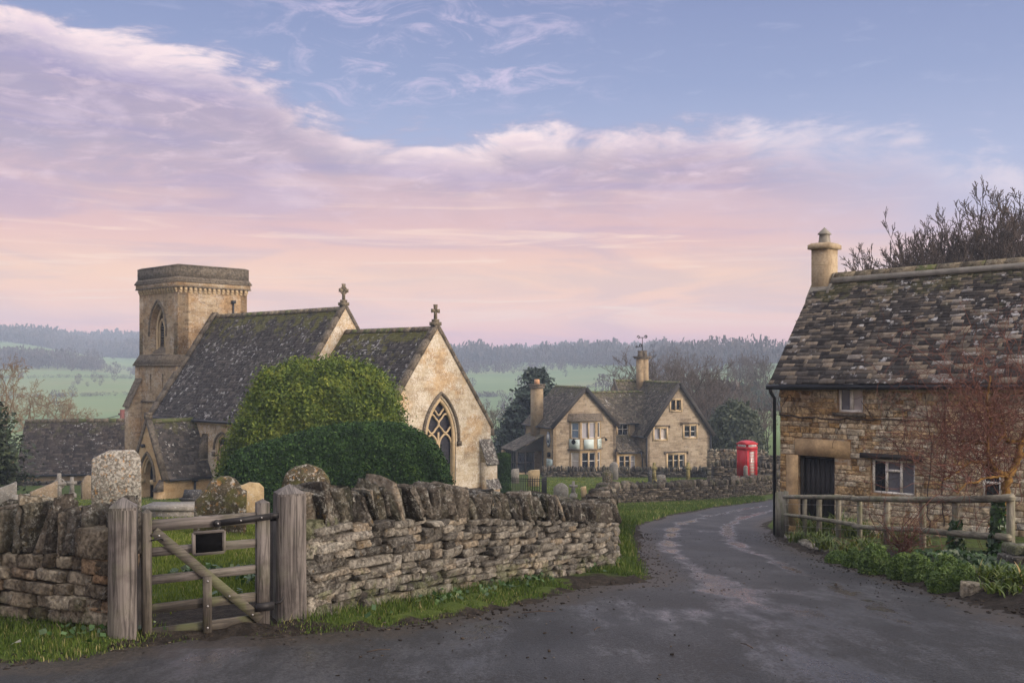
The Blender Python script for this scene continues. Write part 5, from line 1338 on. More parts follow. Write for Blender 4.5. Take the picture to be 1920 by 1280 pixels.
Fq += [(8, 9, 10, 11), (3, 2, 1, 0)]
mb.add(v, Fq, (.1, .5, .3)); mb.build('bay_roof', M['dressed_grey'], inn)
mb = MB(); zc = A0.at(1097, 842)[1]; v = [p * 1 for p in pts0]; 
for p in v: p[2] = zc
mb.prism(v[::-1], zax * .07); mb.build('string_course', M['dressed_grey'], bay)
zs0, zs1 = A0.at(1097, 840)[1], A0.at(1097, 822)[1]
for i, (p, a, b) in enumerate(((faces[0], .02, lens[0] - .05), (faces[1], .32, lens[1] - .32), (faces[2], .05, lens[2] - .02))):
    mb = MB(); mb.box(p.pos((a + b) / 2, (zs0 + zs1) / 2, .05), ((b - a) / 2, .02, (zs1 - zs0) / 2), (np.array([*p.d, 0]), np.array([*p.n, 0]), zax)); sg = mb.build('sign_board', M['sign'], inn)
    mb = MB()
    for k, (yy, ll) in enumerate(((.22, .5), (.36, .62), (.52, .36), (.84, .5))):
        if i == 1 and k in (1, 2): continue
        zz = zs1 - (zs1 - zs0) * yy; cc = (a + b) / 2 + (.12 if i == 0 and k < 2 else 0); w2 = (b - a) * ll / 2 * (.7 if i == 0 and k < 2 else 1)
        for q in range(5):
            ua = cc - w2 + 2 * w2 * q / 5; mb.box(p.pos(ua + w2 * .17, zz, .073), (w2 * .14, .003, .022 if i != 1 else .01), (np.array([*p.d, 0]), np.array([*p.n, 0]), zax))
    mb.build('lettering', M['lettering'] if i != 1 else M['sign'], sg)
mb = MB(); q = faces[0].pos(lens[0] * .42, zs1 - .22, .09); mb.tube([q, q + np.array([*faces[0].n, 0]) * .03], .19, 14); mb.build('emblem', M['black'], inn)
for p, u in ((faces[0], lens[0] * .55), (faces[2], lens[2] * .9)):
    mb = MB(); q = p.pos(u, zs1 + .0, .05); nn = np.array([*p.n, 0]); mb.tube([q, q + nn * .3 + zax * .12, q + nn * .42 - zax * .05], .03, 6); mb.tube([q + nn * .36 + zax * .02, q + nn * .5 - zax * .16], [.05, .13], 8); mb.build('sign_lamp', M['black'], inn)
# side wall fittings: oval sign, notice board, lamp, chimney, lean-to porch
pl0 = pleft(0); ou, oz0 = pl0.at(1030, 846)[0], pl0.at(1030, 838)[1]; oz1 = pl0.at(1030, 809)[1]; zc = (oz0 + oz1) / 2; hz = (oz1 - oz0) / 2; ou = -.95
def oval(rw, rh, o, t, m, name, par):
    mb = MB(); pts = [pl0.pos(ou + rw * math.cos(a), zc + rh * math.sin(a), o) for a in np.linspace(0, 2 * np.pi, 29)[:-1]]
    mb.prism(pts, np.array([*pl0.n, 0]) * t); return mb.build(name, m, par)
ov_ = oval(.42, hz, .02, .04, M['signblue'], 'oval_sign', inn); oval(.33, hz - .10, .061, .006, M['white'], 'sign_rim', ov_); oval(.29, hz - .14, .068, .005, M['signblue'], 'sign_field', ov_)
mb = MB(); sh = [(-.20, .30), (-.05, .36), (.0, .44), (.05, .36), (.20, .30), (.17, -.05), (.0, -.34), (-.17, -.05)]
mb.prism([pl0.pos(ou + x, zc + .12 + y * .85, .074) for x, y in sh], np.array([*pl0.n, 0]) * .006)
for q, (x, y, w, h) in enumerate(((0, -.34, .17, .03), (0, -.43, .12, .03), (0, .62, .14, .03))): mb.box(pl0.pos(ou + x, zc + y, .078), (w, .004, h), (np.array([*pl0.d, 0]), np.array([*pl0.n, 0]), zax))
mb.build('sign_shield', M['white'], ov_)
bz0, bz1 = pl0.at(1031, 879)[1], pl0.at(1031, 860)[1]
mb = MB(); mb.box(pl0.pos(-.72, (bz0 + bz1) / 2, .035), (.62, .03, (bz1 - bz0) / 2), (np.array([*pl0.d, 0]), np.array([*pl0.n, 0]), zax)); nb = mb.build('notice_board', M['sign'], inn)
mb = MB()
for k, (y, w) in enumerate(((.82, .3), (.68, .42), (.14, .36), (.06, .3))): mb.box(pl0.pos(-.72, bz0 + (bz1 - bz0) * y, .067), (w, .003, .018), (np.array([*pl0.d, 0]), np.array([*pl0.n, 0]), zax))
mb.build('lettering', M['lettering'], nb)
mb = MB(); q = pl0.at(1032, 852); mb.box(pl0.pos(-.65, q[1], .12), (.13, .10, .20), (np.array([*pl0.d, 0]), np.array([*pl0.n, 0]), zax)); mb.build('wall_lamp', M['black'], inn)
mb = MB(); cb = 3.6; pbox(mb, -.45, .35, cb - .5, cb + .5, -6.2, -1.72); c1 = mb.build('chimney', M['pubchim'], inn)
mb = MB(); pbox(mb, -.55, .45, cb - .6, cb + .6, -1.98, -1.78, (.5,) * 3); pbox(mb, -.6, .5, cb - .65, cb + .65, -1.72, -1.62); mb.build('chimney_cap', M['dressed_grey'], c1)
mb = MB(); mb.tube([PB(-.05, cb, -1.62), PB(-.05, cb, -1.20)], [.26, .23], 10); mb.build('chimney_pot', M['terracotta'], c1)
mb = MB(); cf, cb = 11.25, 5.6
for k in (-.24, .24): mb.tube([PB(cf + k, cb, -2.8), PB(cf + k, cb, .62)], [.37, .36], 8, tint=(.5, .5, .5))
c2_ = mb.build('chimney', M['pubchim'], inn)
mb = MB(); pbox(mb, cf - .66, cf + .66, cb - .44, cb + .44, .62, .74); pbox(mb, cf - .74, cf + .74, cb - .52, cb + .52, .74, .86); mb.build('chimney_cap', M['dressed_grey'], c2_)
mb = MB()
for k in (-.22, .22): mb.tube([PB(cf + k, cb, .86), PB(cf + k, cb, 1.32)], [.25, .22], 8); mb.tube([PB(cf + k, cb, 1.32), PB(cf + k, cb, 1.38)], .26, 8)
mb.build('chimney_pot', M['dressed_grey'], c2_)
wv_ = thing('weather_vane', tuple(PB(cf, cb + .1, 1.2)), 'iron weather vane with scrolled arm on the tall inn chimney', 'weather vane')
mb = MB(); mb.tube([PB(cf, cb, 1.2), PB(cf, cb, 2.62)], [.05, .03], 6); mb.build('pole', M['iron'], wv_)
mb = MB(); mb.tube([PB(cf - .42, cb, 2.58), PB(cf + .42, cb, 2.61)], .035, 5)
mb.tube([PB(cf - .42 + .12 * math.cos(a), cb, 2.63 + .12 * math.sin(a)) for a in np.linspace(-1.5, 3.6, 10)], .04, 5); mb.tube([PB(cf + .36 + .11 * math.cos(a), cb, 2.68 + .10 * math.sin(a)) for a in np.linspace(-2, 3.2, 10)], [.06] * 10, 5); mb.build('vane', M['iron'], wv_)
mb = MB(); mb.tube([PB(cf - .6, cb, 1.72), PB(cf - .05, cb, 1.76)], .035, 5); mb.tube([PB(cf - .18 + .11 * math.cos(a), cb, 1.86 + .12 * math.sin(a)) for a in np.linspace(-1.2, 3.9, 9)], .06, 5); mb.tube([PB(cf - .6 + .08 * math.cos(a), cb, 1.73 + .08 * math.sin(a)) for a in np.linspace(0, 5, 8)], .04, 5); mb.build('scroll', M['iron'], wv_)
# side porch
mb = MB(); slate_roof(mb, PB(-2.75, 5.6, -7.25), PB(-2.75, 1.9, -7.25), PB(.0, 1.9, -5.95), PB(.0, 5.6, -5.95), even(14), (.4, .3), 49, .025); mb.build('porch_roof', M['pubroof'], inn)
mb = MB(); panel(mb, Plane(PB(-2.5, 2.2, 0)[:2], PFd), [(0, -7.35), (2.5, -7.35), (2.5, -6.1)], (), .06)
for k in (0.05, .85, 1.6, 2.45): mb.box(PB(-2.5 + k, 2.2, -8.6), (.06, .05, 1.3), (PF3, PB3, zax))
for k in np.linspace(2.2, 5.2, 7): mb.box(PB(-2.5, k, -8.4), (.05, .045, 1.15), (PF3, PB3, zax))
for z in (-7.4, -8.3, -9.0): mb.box(PB(-2.5, 3.7, z), (.05, 1.5, .04), (PF3, PB3, zax)); mb.box(PB(-1.65, 2.2, z), (.85, .04, .04), (PF3, PB3, zax))
mb.build('porch_frame', M['timber'], inn)
mb = MB(); mb.poly([PB(-2.48, 5.2, -9.1), PB(-2.48, 2.2, -9.1), PB(-2.48, 2.2, -7.4), PB(-2.48, 5.2, -7.4)]); mb.poly([PB(-2.45, 2.23, -9.1), PB(-.9, 2.23, -9.1), PB(-.9, 2.23, -7.4), PB(-2.45, 2.23, -7.4)]); mb.build('porch_glazing', M['glass'], inn)
mb = MB(); pbox(mb, -2.7, -2.42, 4.9, 5.4, -10.5, -7.4); pbox(mb, -2.6, -.9, 2.15, 5.2, -10.5, -9.15); mb.build('porch_wall', M['pubside'], inn)

# ---------------------------------------------------------------- telephone kiosk
kx, ky = 15.15, 66.0; kz = gz(kx, ky); kr = R(33); ka = np.array([math.cos(kr), math.sin(kr), 0]); kb = np.array([-math.sin(kr), math.cos(kr), 0])
kiosk = thing('telephone_kiosk', (kx, ky, kz), 'bright red telephone kiosk with domed roof standing behind the far lane wall', 'phone box')
K = lambda a, b, z: np.array([kx, ky, kz + z]) + ka * a + kb * b
mb = MB(); w = .455
for sx in (-1, 1):
    for sy in (-1, 1): mb.box(K(sx * (w - .06), sy * (w - .06), 1.05), (.06, .06, 1.05), (ka, kb, zax))
mb.box(K(0, 0, .08), (w + .01, w + .01, .08), (ka, kb, zax)); mb.box(K(0, 0, 2.0), (w + .015, w + .015, .10), (ka, kb, zax)); mb.box(K(0, 0, 2.26), (w + .035, w + .035, .035), (ka, kb, zax))
mb.box(K(-w + .03, 0, 1.05), (.018, w - .06, .85), (ka, kb, zax)); mb.box(K(0, w - .03, 1.05), (w - .06, .018, .85), (ka, kb, zax)); mb.box(K(w - .03, 0, 1.05), (.018, w - .06, .85), (ka, kb, zax))
mb.box(K(0, 0, 2.15), (w - .02, w - .02, .085), (ka, kb, zax))
kbod = mb.build('body', M['red'], kiosk)
mb = MB(); rows = []; m_ = 8
g = np.linspace(-1, 1, 13); vv = []
for yy in g:
    for xx in g:
        r4 = min(1.0, (abs(xx) ** 3 + abs(yy) ** 3) ** (1 / 3)); zz = .02 + .34 * math.sqrt(max(0, 1 - .93 * (xx * xx + yy * yy) / 2)) - .10
        e = max(abs(xx), abs(yy)); 
        vv.append(K(xx * (w + .03), yy * (w + .03), 2.29 + zz - .06))
Fq = [(j * 13 + i, j * 13 + i + 1, (j + 1) * 13 + i + 1, (j + 1) * 13 + i) for j in range(12) for i in range(12)]
mb.add(vv, Fq)
rim = [k for k in range(13)] + [13 * j + 12 for j in range(1, 13)] + [12 * 13 + k for k in range(11, -1, -1)] + [13 * j for j in range(11, 0, -1)]
top = [vv[i] for i in rim]; bot = [np.array([p[0], p[1], kz + 2.28]) for p in top]; n_ = len(rim)
mb.add(top + bot, [(i, n_ + i, n_ + (i + 1) % n_, (i + 1) % n_) for i in range(n_)]); mb.build('domed_roof', M['red'], kiosk, smooth=False)
for sgn, axis in ((-1, 'b'), (1, 'a'), (-1, 'a'), (1, 'b')):
    mb = MB(); c = K(0, sgn * (w + .005), 2.15) if axis == 'b' else K(sgn * (w + .005), 0, 2.15)
    mb.box(c, (.34, .012, .062) if axis == 'b' else (.012, .34, .062), (ka, kb, zax)); ts = mb.build('telephone_sign', M['opal'], kiosk)
    if (axis, sgn) in (('b', -1), ('a', -1)):
        cu = bpy.data.curves.new('lettering', 'FONT'); cu.body = 'TELEPHONE'; cu.size = .105; cu.align_x = 'CENTER'; cu.align_y = 'CENTER'; cu.extrude = .002
        t_ = bpy.data.objects.new('lettering', cu); COL.objects.link(t_); t_.parent = ts; cu.materials.append(M['black'])
        pp = c + (kb if axis == 'b' else ka) * sgn * .0145 - np.array([kx, ky, kz]); t_.location = pp; t_.rotation_euler = (R(90), 0, kr if axis == 'b' else kr - R(90)); t_.scale = (1.0, .95, 1)
        bpy.context.view_layer.update(); me_ = bpy.data.meshes.new_from_object(t_.evaluated_get(bpy.context.evaluated_depsgraph_get())); t2_ = bpy.data.objects.new('lettering', me_); COL.objects.link(t2_); t2_.parent = ts; t2_.location = t_.location; t2_.rotation_euler = t_.rotation_euler; t2_.scale = t_.scale; bpy.data.objects.remove(t_)
def kdoor(axis, sgn, gl='boxglass'):
    mb = MB(); d = MB(); o = sgn * (w - .012)
    P_ = (lambda a, z, e=0: K(a, o + sgn * e, z)) if axis == 'b' else (lambda a, z, e=0: K(o + sgn * e, a, z))
    AX = (ka, kb, zax)
    bx = lambda a, z, h, hz, e=0: mb.box(P_(a, z, e), (h, .016, hz) if axis == 'b' else (.016, h, hz), AX)
    for a in (-.31, .31): bx(a, 1.05, .035, .84)
    for z in (.24, 1.85): bx(0, z, .275, .05)
    for i in range(1, 8): bx(0, .29 + 1.51 * i / 8, .275, .012, .001)
    for a in (-.20, .20): bx(a, 1.05, .011, .76, .002)
    dd = mb.build('door', M['red'], kiosk)
    if axis == 'b': d.box(K(0, o - sgn * .016, 1.05), (.28, .004, .78), AX)
    else: d.box(K(o - sgn * .016, 0, 1.05), (.004, .28, .78), AX)
    d.build('pane', M[gl], dd)
kdoor('b', -1)
# a parked blue car glimpsed behind the cottage corner
cx, cy = 19.35, 73.0; cz = gz(cx, cy); car = thing('parked_car', (cx + 1.2, cy, cz), 'blue car mostly hidden behind the cottage corner', 'car', rz=0)
mb = MB(); prof = [(-2.0, .3), (2.0, .3), (2.05, .75), (1.3, .92), (.75, 1.42), (-.9, 1.45), (-1.75, .98), (-2.05, .85)]
mb.prism([(cx + 1.6 + x, cy - .85, cz + z) for x, z in prof], (0, 1.7, 0)); mb.build('body', M['blue'], car)
mb = MB()
for x in (-1.2, 1.25): mb.tube([(cx + 1.6 + x, cy - .88, cz + .32), (cx + 1.6 + x, cy - .70, cz + .32)], .32, 14)
mb.build('wheel', M['black'], car)
mb = MB(); mb.prism([(cx + 1.6 + x, cy - .86, cz + z) for x, z in ((-1.5, .98), (1.1, .95), (.68, 1.36), (-.85, 1.38))], (0, 1.72, 0)); mb.build('side_window', M['glass'], car)

# ---------------------------------------------------------------- cottage on the right
QO = np.array([6.55, 25.0]); QD = np.array([.70711, -.70711]); QB = np.array([.70711, .70711])
def CT(s, b, z): p = QO + QD * s + QB * b; return np.array([p[0], p[1], z])
Q3 = np.array([*QD, 0]); QB3 = np.array([*QB, 0])
cf_ = Plane(QO, QD); cot = thing('cottage', tuple(CT(5, 1.5, -4.2)), 'ochre and brown stone cottage with a steep mottled slate roof at the lane side', 'cottage')
ez = lambda s: -.47 + .017 * s; rz_ = lambda s: 2.26 + .014 * s
SL_ = 11.5
q_up = cf_.rect(1570, 726, 1618, 773); q_dr = cf_.rect(1497, 855, 1565, 990); q_lo = cf_.rect(1633, 862, 1715, 927); q_rt = cf_.rect(1840, 874, 1876, 944)
mb = MB(); panel(mb, cf_, [(0, -4.9), (SL_, -4.9), (SL_, ez(SL_)), (0, ez(0))], [rc(*q_up), rc(*q_dr), rc(*q_lo), rc(*q_rt)], .28)
panel(mb, Plane(CT(0, 4.06, 0)[:2], -QB), [(0, -4.9), (4.06, -4.9), (4.06, ez(0)), (2.03, rz_(0) - .08), (0, ez(0))], (), .3)
panel(mb, Plane(CT(SL_, 0, 0)[:2], QB), [(0, -4.9), (4.06, -4.9), (4.06, ez(SL_)), (2.03, rz_(SL_) - .08), (0, ez(SL_))], (), .3)
panel(mb, Plane(CT(SL_, 4.06, 0)[:2], -QD), rc(0, SL_, -4.9, ez(0)), (), .3)
cw = mb.build('wall', M['cottage'], cot)
# the facing: rubble stones laid in rough courses round the openings
frg = np.random.default_rng(66); C = []; H = []; A = []; T = []; z = -4.85
ops_ = [q_up, (q_dr[0] - .33, q_dr[1] + .0, q_dr[2], q_dr[3]), (q_dr[0] - .1, q_dr[1] + .4, q_dr[3] - .02, q_dr[3] + .40), (q_lo[0], q_lo[1], q_lo[2], q_lo[3] + .13), q_rt]
while z < ez(SL_) - .06:
    h = frg.uniform(.085, .20); h = min(h, ez(SL_) - .04 - z); u = -.02 - frg.random() * .1
    while u < SL_ - .05:
        l = frg.uniform(.14, .46) * (.75 + h * 2.2); uu0, uu1 = max(u, .0), min(u + l, SL_)
        zz1 = min(z + h, ez(uu0) - .06)
        segs = [(uu0, uu1)]
        for (a, b, c, d) in ops_:
            if z < d and zz1 > c:
                nx = []
                for s0, s1 in segs:
                    if s1 <= a or s0 >= b: nx.append((s0, s1))
                    else:
                        if s0 < a - .04: nx.append((s0, a))
                        if s1 > b + .04: nx.append((b, s1))
                segs = nx
        for s0, s1 in segs:
            if s1 - s0 < .04 or zz1 - z < .03: continue
            C.append(cf_.pos((s0 + s1) / 2, (z + zz1) / 2, frg.normal(-.006, .005))); H.append(((s1 - s0) / 2 - .005, .018, (zz1 - z) / 2 - .006)); A.append(np.array([Q3, np.array([*cf_.n, 0]), zax]))
            left = math.exp(-((s0) / 1.5) ** 2) * (.9 if z > -2.6 else .7) + .25 * (math.sin(s0 * 2.1 + z * 1.7) > .72)
            tv = np.clip(frg.normal(.62 - .38 * left, .20), 0, .99); T.append((tv, frg.random(), .5))
        u += l
    z += h
mbf = MB(); add_stones(mbf, C, A, H, frg, 3, .07, .045, np.array(T)); mbf.build('stone_facing', M['facing'], cw)
mb = MB(); rows = graded_rows(.135, .062, 3.55)
slate_roof(mb, CT(-.14, -.30, ez(0) + .02), CT(SL_ + .1, -.30, ez(SL_) + .02), CT(SL_ + .1, 2.03, rz_(SL_)), CT(-.14, 2.03, rz_(0)), rows, (.30, .12), 51, .020, .36)
slate_roof(mb, CT(SL_ + .1, 4.36, ez(SL_)), CT(-.14, 4.36, ez(0)), CT(-.14, 2.03, rz_(0)), CT(SL_ + .1, 2.03, rz_(SL_)), even(16), (.45, .3), 52, .03)
crf = mb.build('roof', M['cotroof'], cot)
mb = MB(); rr = np.random.default_rng(5); s = .42
while s < SL_:
    l = rr.uniform(.38, .62); z = rz_(s) - .02
    mb.prism([CT(s, 1.83, z - .12), CT(s, 1.87, z + .02), CT(s, 1.99, z + .12), CT(s, 2.07, z + .12), CT(s, 2.19, z + .02), CT(s, 2.23, z - .12)], Q3 * (l - .03) + zax * .014 * l, (rr.random(), .5, rr.random())); s += l
mb.build('ridge_tiles', M['ridge'], crf)
mb = MB(); mb.prism([CT(.36, 1.80, rz_(0) - .17), CT(.36, 1.85, rz_(0) - .03), CT(.36, 2.21, rz_(0) - .03), CT(.36, 2.26, rz_(0) - .17)], Q3 * (SL_ - .4) + zax * .15)
s = .36
mb.build('mortar_bed', M['mortar'], crf)
# chimney
mb = MB(); a0, a1, b0, b1 = -.14, .32, 1.77, 2.29
def qbox(mb, s0, s1, b0, b1, z0, z1, tint=(.5, .5, .5)): mb.box(CT((s0 + s1) / 2, (b0 + b1) / 2, (z0 + z1) / 2), ((s1 - s0) / 2, (b1 - b0) / 2, (z1 - z0) / 2), (Q3, QB3, zax), tint)
qbox(mb, a0, a1, b0, b1, 1.6, 2.98); ch_ = mb.build('chimney', M['chimney'], cot)
mb = MB(); qbox(mb, a0 - .07, a1 + .07, b0 - .07, b1 + .07, 2.98, 3.09)
v = [CT(s, b, z) for z, k in ((3.09, .07), (3.14, .0)) for s, b in ((a0 - k, b0 - k), (a1 + k, b0 - k), (a1 + k, b1 + k), (a0 - k, b1 + k))]
mb.add(v, [(0, 1, 5, 4), (1, 2, 6, 5), (2, 3, 7, 6), (3, 0, 4, 7), (4, 5, 6, 7)]); mb.build('chimney_cap', M['chimney'], ch_)
mb = MB(); c = np.array([(a0 + a1) / 2, (b0 + b1) / 2])
def fr4(z, k): return [CT(c[0] + sx * k, c[1] + sy * k, z) for sx, sy in ((-1, -1), (1, -1), (1, 1), (-1, 1))]
v = fr4(3.12, .115) + fr4(3.36, .095) + fr4(3.36, .125) + fr4(3.39, .125) + [CT(c[0], c[1], 3.56)]
Fq = [(i, (i + 1) % 4, 4 + (i + 1) % 4, 4 + i) for i in range(4)] + [(8 + i, 8 + (i + 1) % 4, 12 + (i + 1) % 4, 12 + i) for i in range(4)] + [(12 + i, 12 + (i + 1) % 4, 16) for i in range(4)] + [(11, 10, 9, 8)]
mb.add(v, Fq); mb.build('chimney_pot', M['mortar'], ch_)
mb = MB(); mb.add([CT(a0 - .06, 1.58, 1.70), CT(a1 + .10, 1.58, 1.70), CT(a1 + .06, 1.80, 2.06), CT(a0 - .03, 1.80, 2.06), CT(a0 - .06, 1.56, 1.62), CT(a1 + .10, 1.56, 1.62)], [(0, 1, 2, 3), (4, 5, 1, 0)])
mb.beam(CT(a1 + .05, 1.66, 1.80), CT(a1 + .05, 2.05, 2.34), .09, .07, Q3); mb.build('flashing', M['mortar'], ch_)
# eaves
mb = MB(); mb.tube([CT(-.20, -.27, ez(0) - .06), CT(SL_, -.27, ez(SL_) - .06)], .062, 10); mb.beam(CT(.0, -.04, ez(0) - .05), CT(SL_, -.04, ez(SL_) - .05), .05, .12); mb.build('gutter', M['gutter'], cot)
mb = MB(); mb.tube([CT(-.12, -.27, ez(0) - .08), CT(-.12, -.24, -.66), CT(-.10, -.10, -.80), CT(-.10, -.09, -4.2)], .042, 8); mb.build('downpipe', M['gutter'], cot)
# door and windows
u0, u1, z0, z1 = q_dr; mb = MB()
for i in range(6):
    a = u0 + .07 + (u1 - u0 - .14) * i / 6; b = u0 + .07 + (u1 - u0 - .14) * (i + 1) / 6
    mb.box(cf_.pos((a + b) / 2, (z0 + z1) / 2 - .03, -.20), ((b - a) / 2 - .006, .02, (z1 - z0) / 2 - .06), (Q3, np.array([*cf_.n, 0]), zax))
dr = mb.build('door', M['plank'], cot)
mb = MB(); mb.box(cf_.pos(u0 + .035, (z0 + z1) / 2, -.14), (.034, .05, (z1 - z0) / 2), (Q3, QB3, zax)); mb.box(cf_.pos(u1 - .035, (z0 + z1) / 2, -.14), (.034, .05, (z1 - z0) / 2), (Q3, QB3, zax)); mb.box(cf_.pos((u0 + u1) / 2, z1 - .03, -.14), ((u1 - u0) / 2 - .07, .05, .03), (Q3, QB3, zax)); mb.build('door_frame', M['timber'], dr)
mb = MB(); mb.box(cf_.pos(u1 - .2, (z0 + z1) / 2 - .05, -.165), (.05, .015, .012), (Q3, QB3, zax)); mb.box(cf_.pos(u1 - .24, (z0 + z1) / 2 - .05, -.17), (.012, .02, .05), (Q3, QB3, zax)); mb.build('latch', M['iron'], dr)
mb = MB(); mb.poly([cf_.pos(u0, z0, -.24), cf_.pos(u1, z0, -.24), cf_.pos(u1, z1, -.24), cf_.pos(u0, z1, -.24)]); mb.build('door_back', M['black'], dr)
# dressed quoins round the door
mb = MB(); mb.box(cf_.pos(u0 - .16, (z1 + z0) / 2, .004), (.158, .012, (z1 - z0) / 2), (Q3, QB3, zax)); mb.box(cf_.pos((u0 + u1) / 2 + .15, z1 + .20, .004), ((u1 - u0) / 2 + .24, .012, .198), (Q3, QB3, zax)); mb.build('door_surround', plain('ochre ashlar', (.40, .275, .145), .95, .35, 3, bs=.4), cot)
window(cot, cf_, *q_up, lights=2, mat='cream', recess=.10, fw=.055, mw=.075, panes=['dimglass', 'boxglass'])
window(cot, cf_, *q_lo, lights=3, mat='cream', recess=.10, fw=.05, mw=.05, panes=['glass', 'dimglass', 'dimglass'])
ul, uh, zl, zh = q_lo; mb = MB(); ua = ul + (uh - ul) / 3; ub = ul + 2 * (uh - ul) / 3; mb.box(cf_.pos((ua + ub) / 2, zl + (zh - zl) * .68, -.09), ((ub - ua) / 2 - .025, .03, .028), (Q3, QB3, zax)); mb.build('transom', M['cream'], cot)
window(cot, cf_, *q_rt, lights=1, transoms=(.55,), mat='cream', recess=.10, fw=.05, mw=.05)
mb = MB(); mb.box(cf_.pos((ul + uh) / 2 - .03, zh + .07, .02), ((uh - ul) / 2 + .2, .07, .058), (Q3, QB3, zax)); mb.build('lintel', M['timber'], cot)
mb = MB(); a, b, c_, d_ = q_up; mb.box(cf_.pos((a + b) / 2, c_ - .05, .03), ((b - a) / 2 + .08, .06, .042), (Q3, QB3, zax)); mb.build('window_sill', M['dressed_grey'], cot)

# ---------------------------------------------------------------- rustic round-rail fence and picket panel
frng = np.random.default_rng(3)
FL, FR = np.array([6.30, 23.6]), np.array([7.05, 14.5])
fd = FR - FL; fn = np.array([fd[1], -fd[0]]) / np.linalg.norm(fd); fn3 = np.array([*(-fn if fn[0] > 0 else fn), 0])   # towards the lane
def fat(px): k = (px - 960) / F; t = (k * FL[1] - FL[0]) / (fd[0] - k * fd[1]); return FL + fd * t
def fz(px, py): p = fat(px); return np.array([p[0], p[1], -(py - 685) / F * p[1]])
fence = thing('rail_fence', (6.5, 19, -3.6), 'round-rail timber fence in front of the cottage flower bank', 'fence')
def rail(seq, r0, r1, name='rail', off=.06):
    mb = MB(); pts = np.array([fz(*s) for s in seq]) + fn3 * off; P_ = catmull(pts, 4) if len(pts) > 2 else np.array([pts[0] * (1 - t) + pts[1] * t for t in np.linspace(0, 1, 6)])
    P_ = P_ + frng.normal(0, .004, P_.shape); mb.tube(P_, np.linspace(r0, r1, len(P_)) * .86 * frng.uniform(.96, 1.04, len(P_)), 10, tint=np.array([frng.random(), frng.random(), .9])); return mb.build(name, M['rail'], fence, smooth=True)
rail([(1475, 931), (1540, 931), (1605, 933)], .058, .062); rail([(1604, 934), (1740, 936), (1905, 933)], .062, .066)
rail([(1477, 964), (1540, 972), (1608, 983)], .045, .052); rail([(1606, 985), (1670, 991), (1727, 992)], .055, .058); rail([(1725, 992), (1787, 999)], .06, .06); rail([(1786, 999), (1900, 1007)], .062, .062)
rail([(1532, 1015), (1580, 1027), (1640, 1040)], .045, .055, 'fallen_rail', .30)
for px, w, lv in ((1509, .05, 0), (1536, .06, 0), (1572, .055, 0), (1612, .05, 0), (1663, .06, 0), (1730, .06, 0), (1792, .060, 0), (1872, .07, .12), (1895, .06, 0)):
    p = fat(px); zt = fz(px, 932)[2] + (.045 if px < 1600 else -.02) + lv * .4; mb = MB(); mb.tube([(p[0], p[1], gz(*p) - .2), (p[0], p[1], (gz(*p) + zt) / 2), (p[0], p[1], zt)], w, 8, tint=np.array([frng.random(), frng.random(), .1])); mb.build('post', M['rail'], fence, smooth=False)
mb = MB()
for dz in (-.12, -.6, -.95):
    mb.tube([fz(px, 935) + zax * dz + fn3 * .05 for px in (1476, 1560, 1660, 1760, 1895)], .004, 4)
mb.build('wire', M['bolt'], fence)
pk = thing('picket_fence', (6.2, 23.7, -4.1), 'short weathered picket panel closing the gap at the cottage corner', 'fence')
mb = MB()
for i in range(8):
    t = i / 7; x, y = 6.02 + .34 * t, 23.85 - .35 * t; x, y = (1456.5 + 19 * t - 960) / F * (24.3 - .8 * t), 24.3 - .8 * t
    zb = gz(x, y); mb.box((x, y, zb + .52), (.042, .012, .52 + .03 * frng.random()), ((.4, -.92, 0), (.92, .4, 0), zax), np.array([frng.random(), frng.random(), .1]))
mb.build('picket', M['rail'], pk)
mb = MB(); x0, y0, x1, y1 = (1457 - 960) / F * 24.3, 24.3, (1476 - 960) / F * 23.5, 23.5
for dz in (.25, .85): mb.beam((x0 + .03, y0, gz(x0, y0) + dz), (x1 + .03, y1, gz(x1, y1) + dz), .04, .08)
mb.build('cross_rail', M['rail'], pk)
# ---------------------------------------------------------------- headstones
def stone_profile(kind, w, h):
    h2 = w / 2
    if kind == 'round': return [(-h2, 0), (h2, 0)] + [(h2 * math.cos(a), h - h2 + h2 * math.sin(a)) for a in np.linspace(0, math.pi, 15)] if h > w * .7 else [(-h2, 0), (h2, 0)] + [(h2 * math.cos(a), h * .45 + h * .55 * math.sin(a)) for a in np.linspace(0, math.pi, 15)]
    if kind == 'shoulder': return [(-h2, 0), (h2, 0), (h2, h * .82), (h2 * .93, h * .90), (h2 * .74, h), (-h2 * .30, h), (-h2 * .96, h * .90), (-h2, h * .86)]
    if kind == 'hump': return [(-h2, 0), (h2, 0), (h2, h * .74), (h2 * .80, h * .78)] + [(h2 * .12 + h2 * .68 * math.cos(a), h * .74 + h * .26 * math.sin(a)) for a in np.linspace(.2, math.pi - .25, 11)] + [(-h2 * .78, h * .68), (-h2 * .97, h * .58)]
    if kind == 'ogee': return [(-h2, 0), (h2, 0), (h2, h * .88), (h2 * .7, h * .97), (0, h), (-h2 * .5, h * .95), (-h2, h * .93)]
    if kind == 'gothic': return [(-h2, 0), (h2, 0), (h2, h * .68), (h2 * .82, h * .82), (h2 * .45, h * .95), (0, h), (-h2 * .45, h * .95), (-h2 * .82, h * .82), (-h2, h * .68)]
    if kind == 'slab': return [(-h2, 0), (h2, 0), (h2, h), (-h2 * .5, h * .96), (-h2, h * .90)]
    if kind == 'slant': return [(-h2, 0), (h2, 0), (h2, h), (h2 * .55, h * .93), (-h2 * .5, h * .78), (-h2, h * .70)]
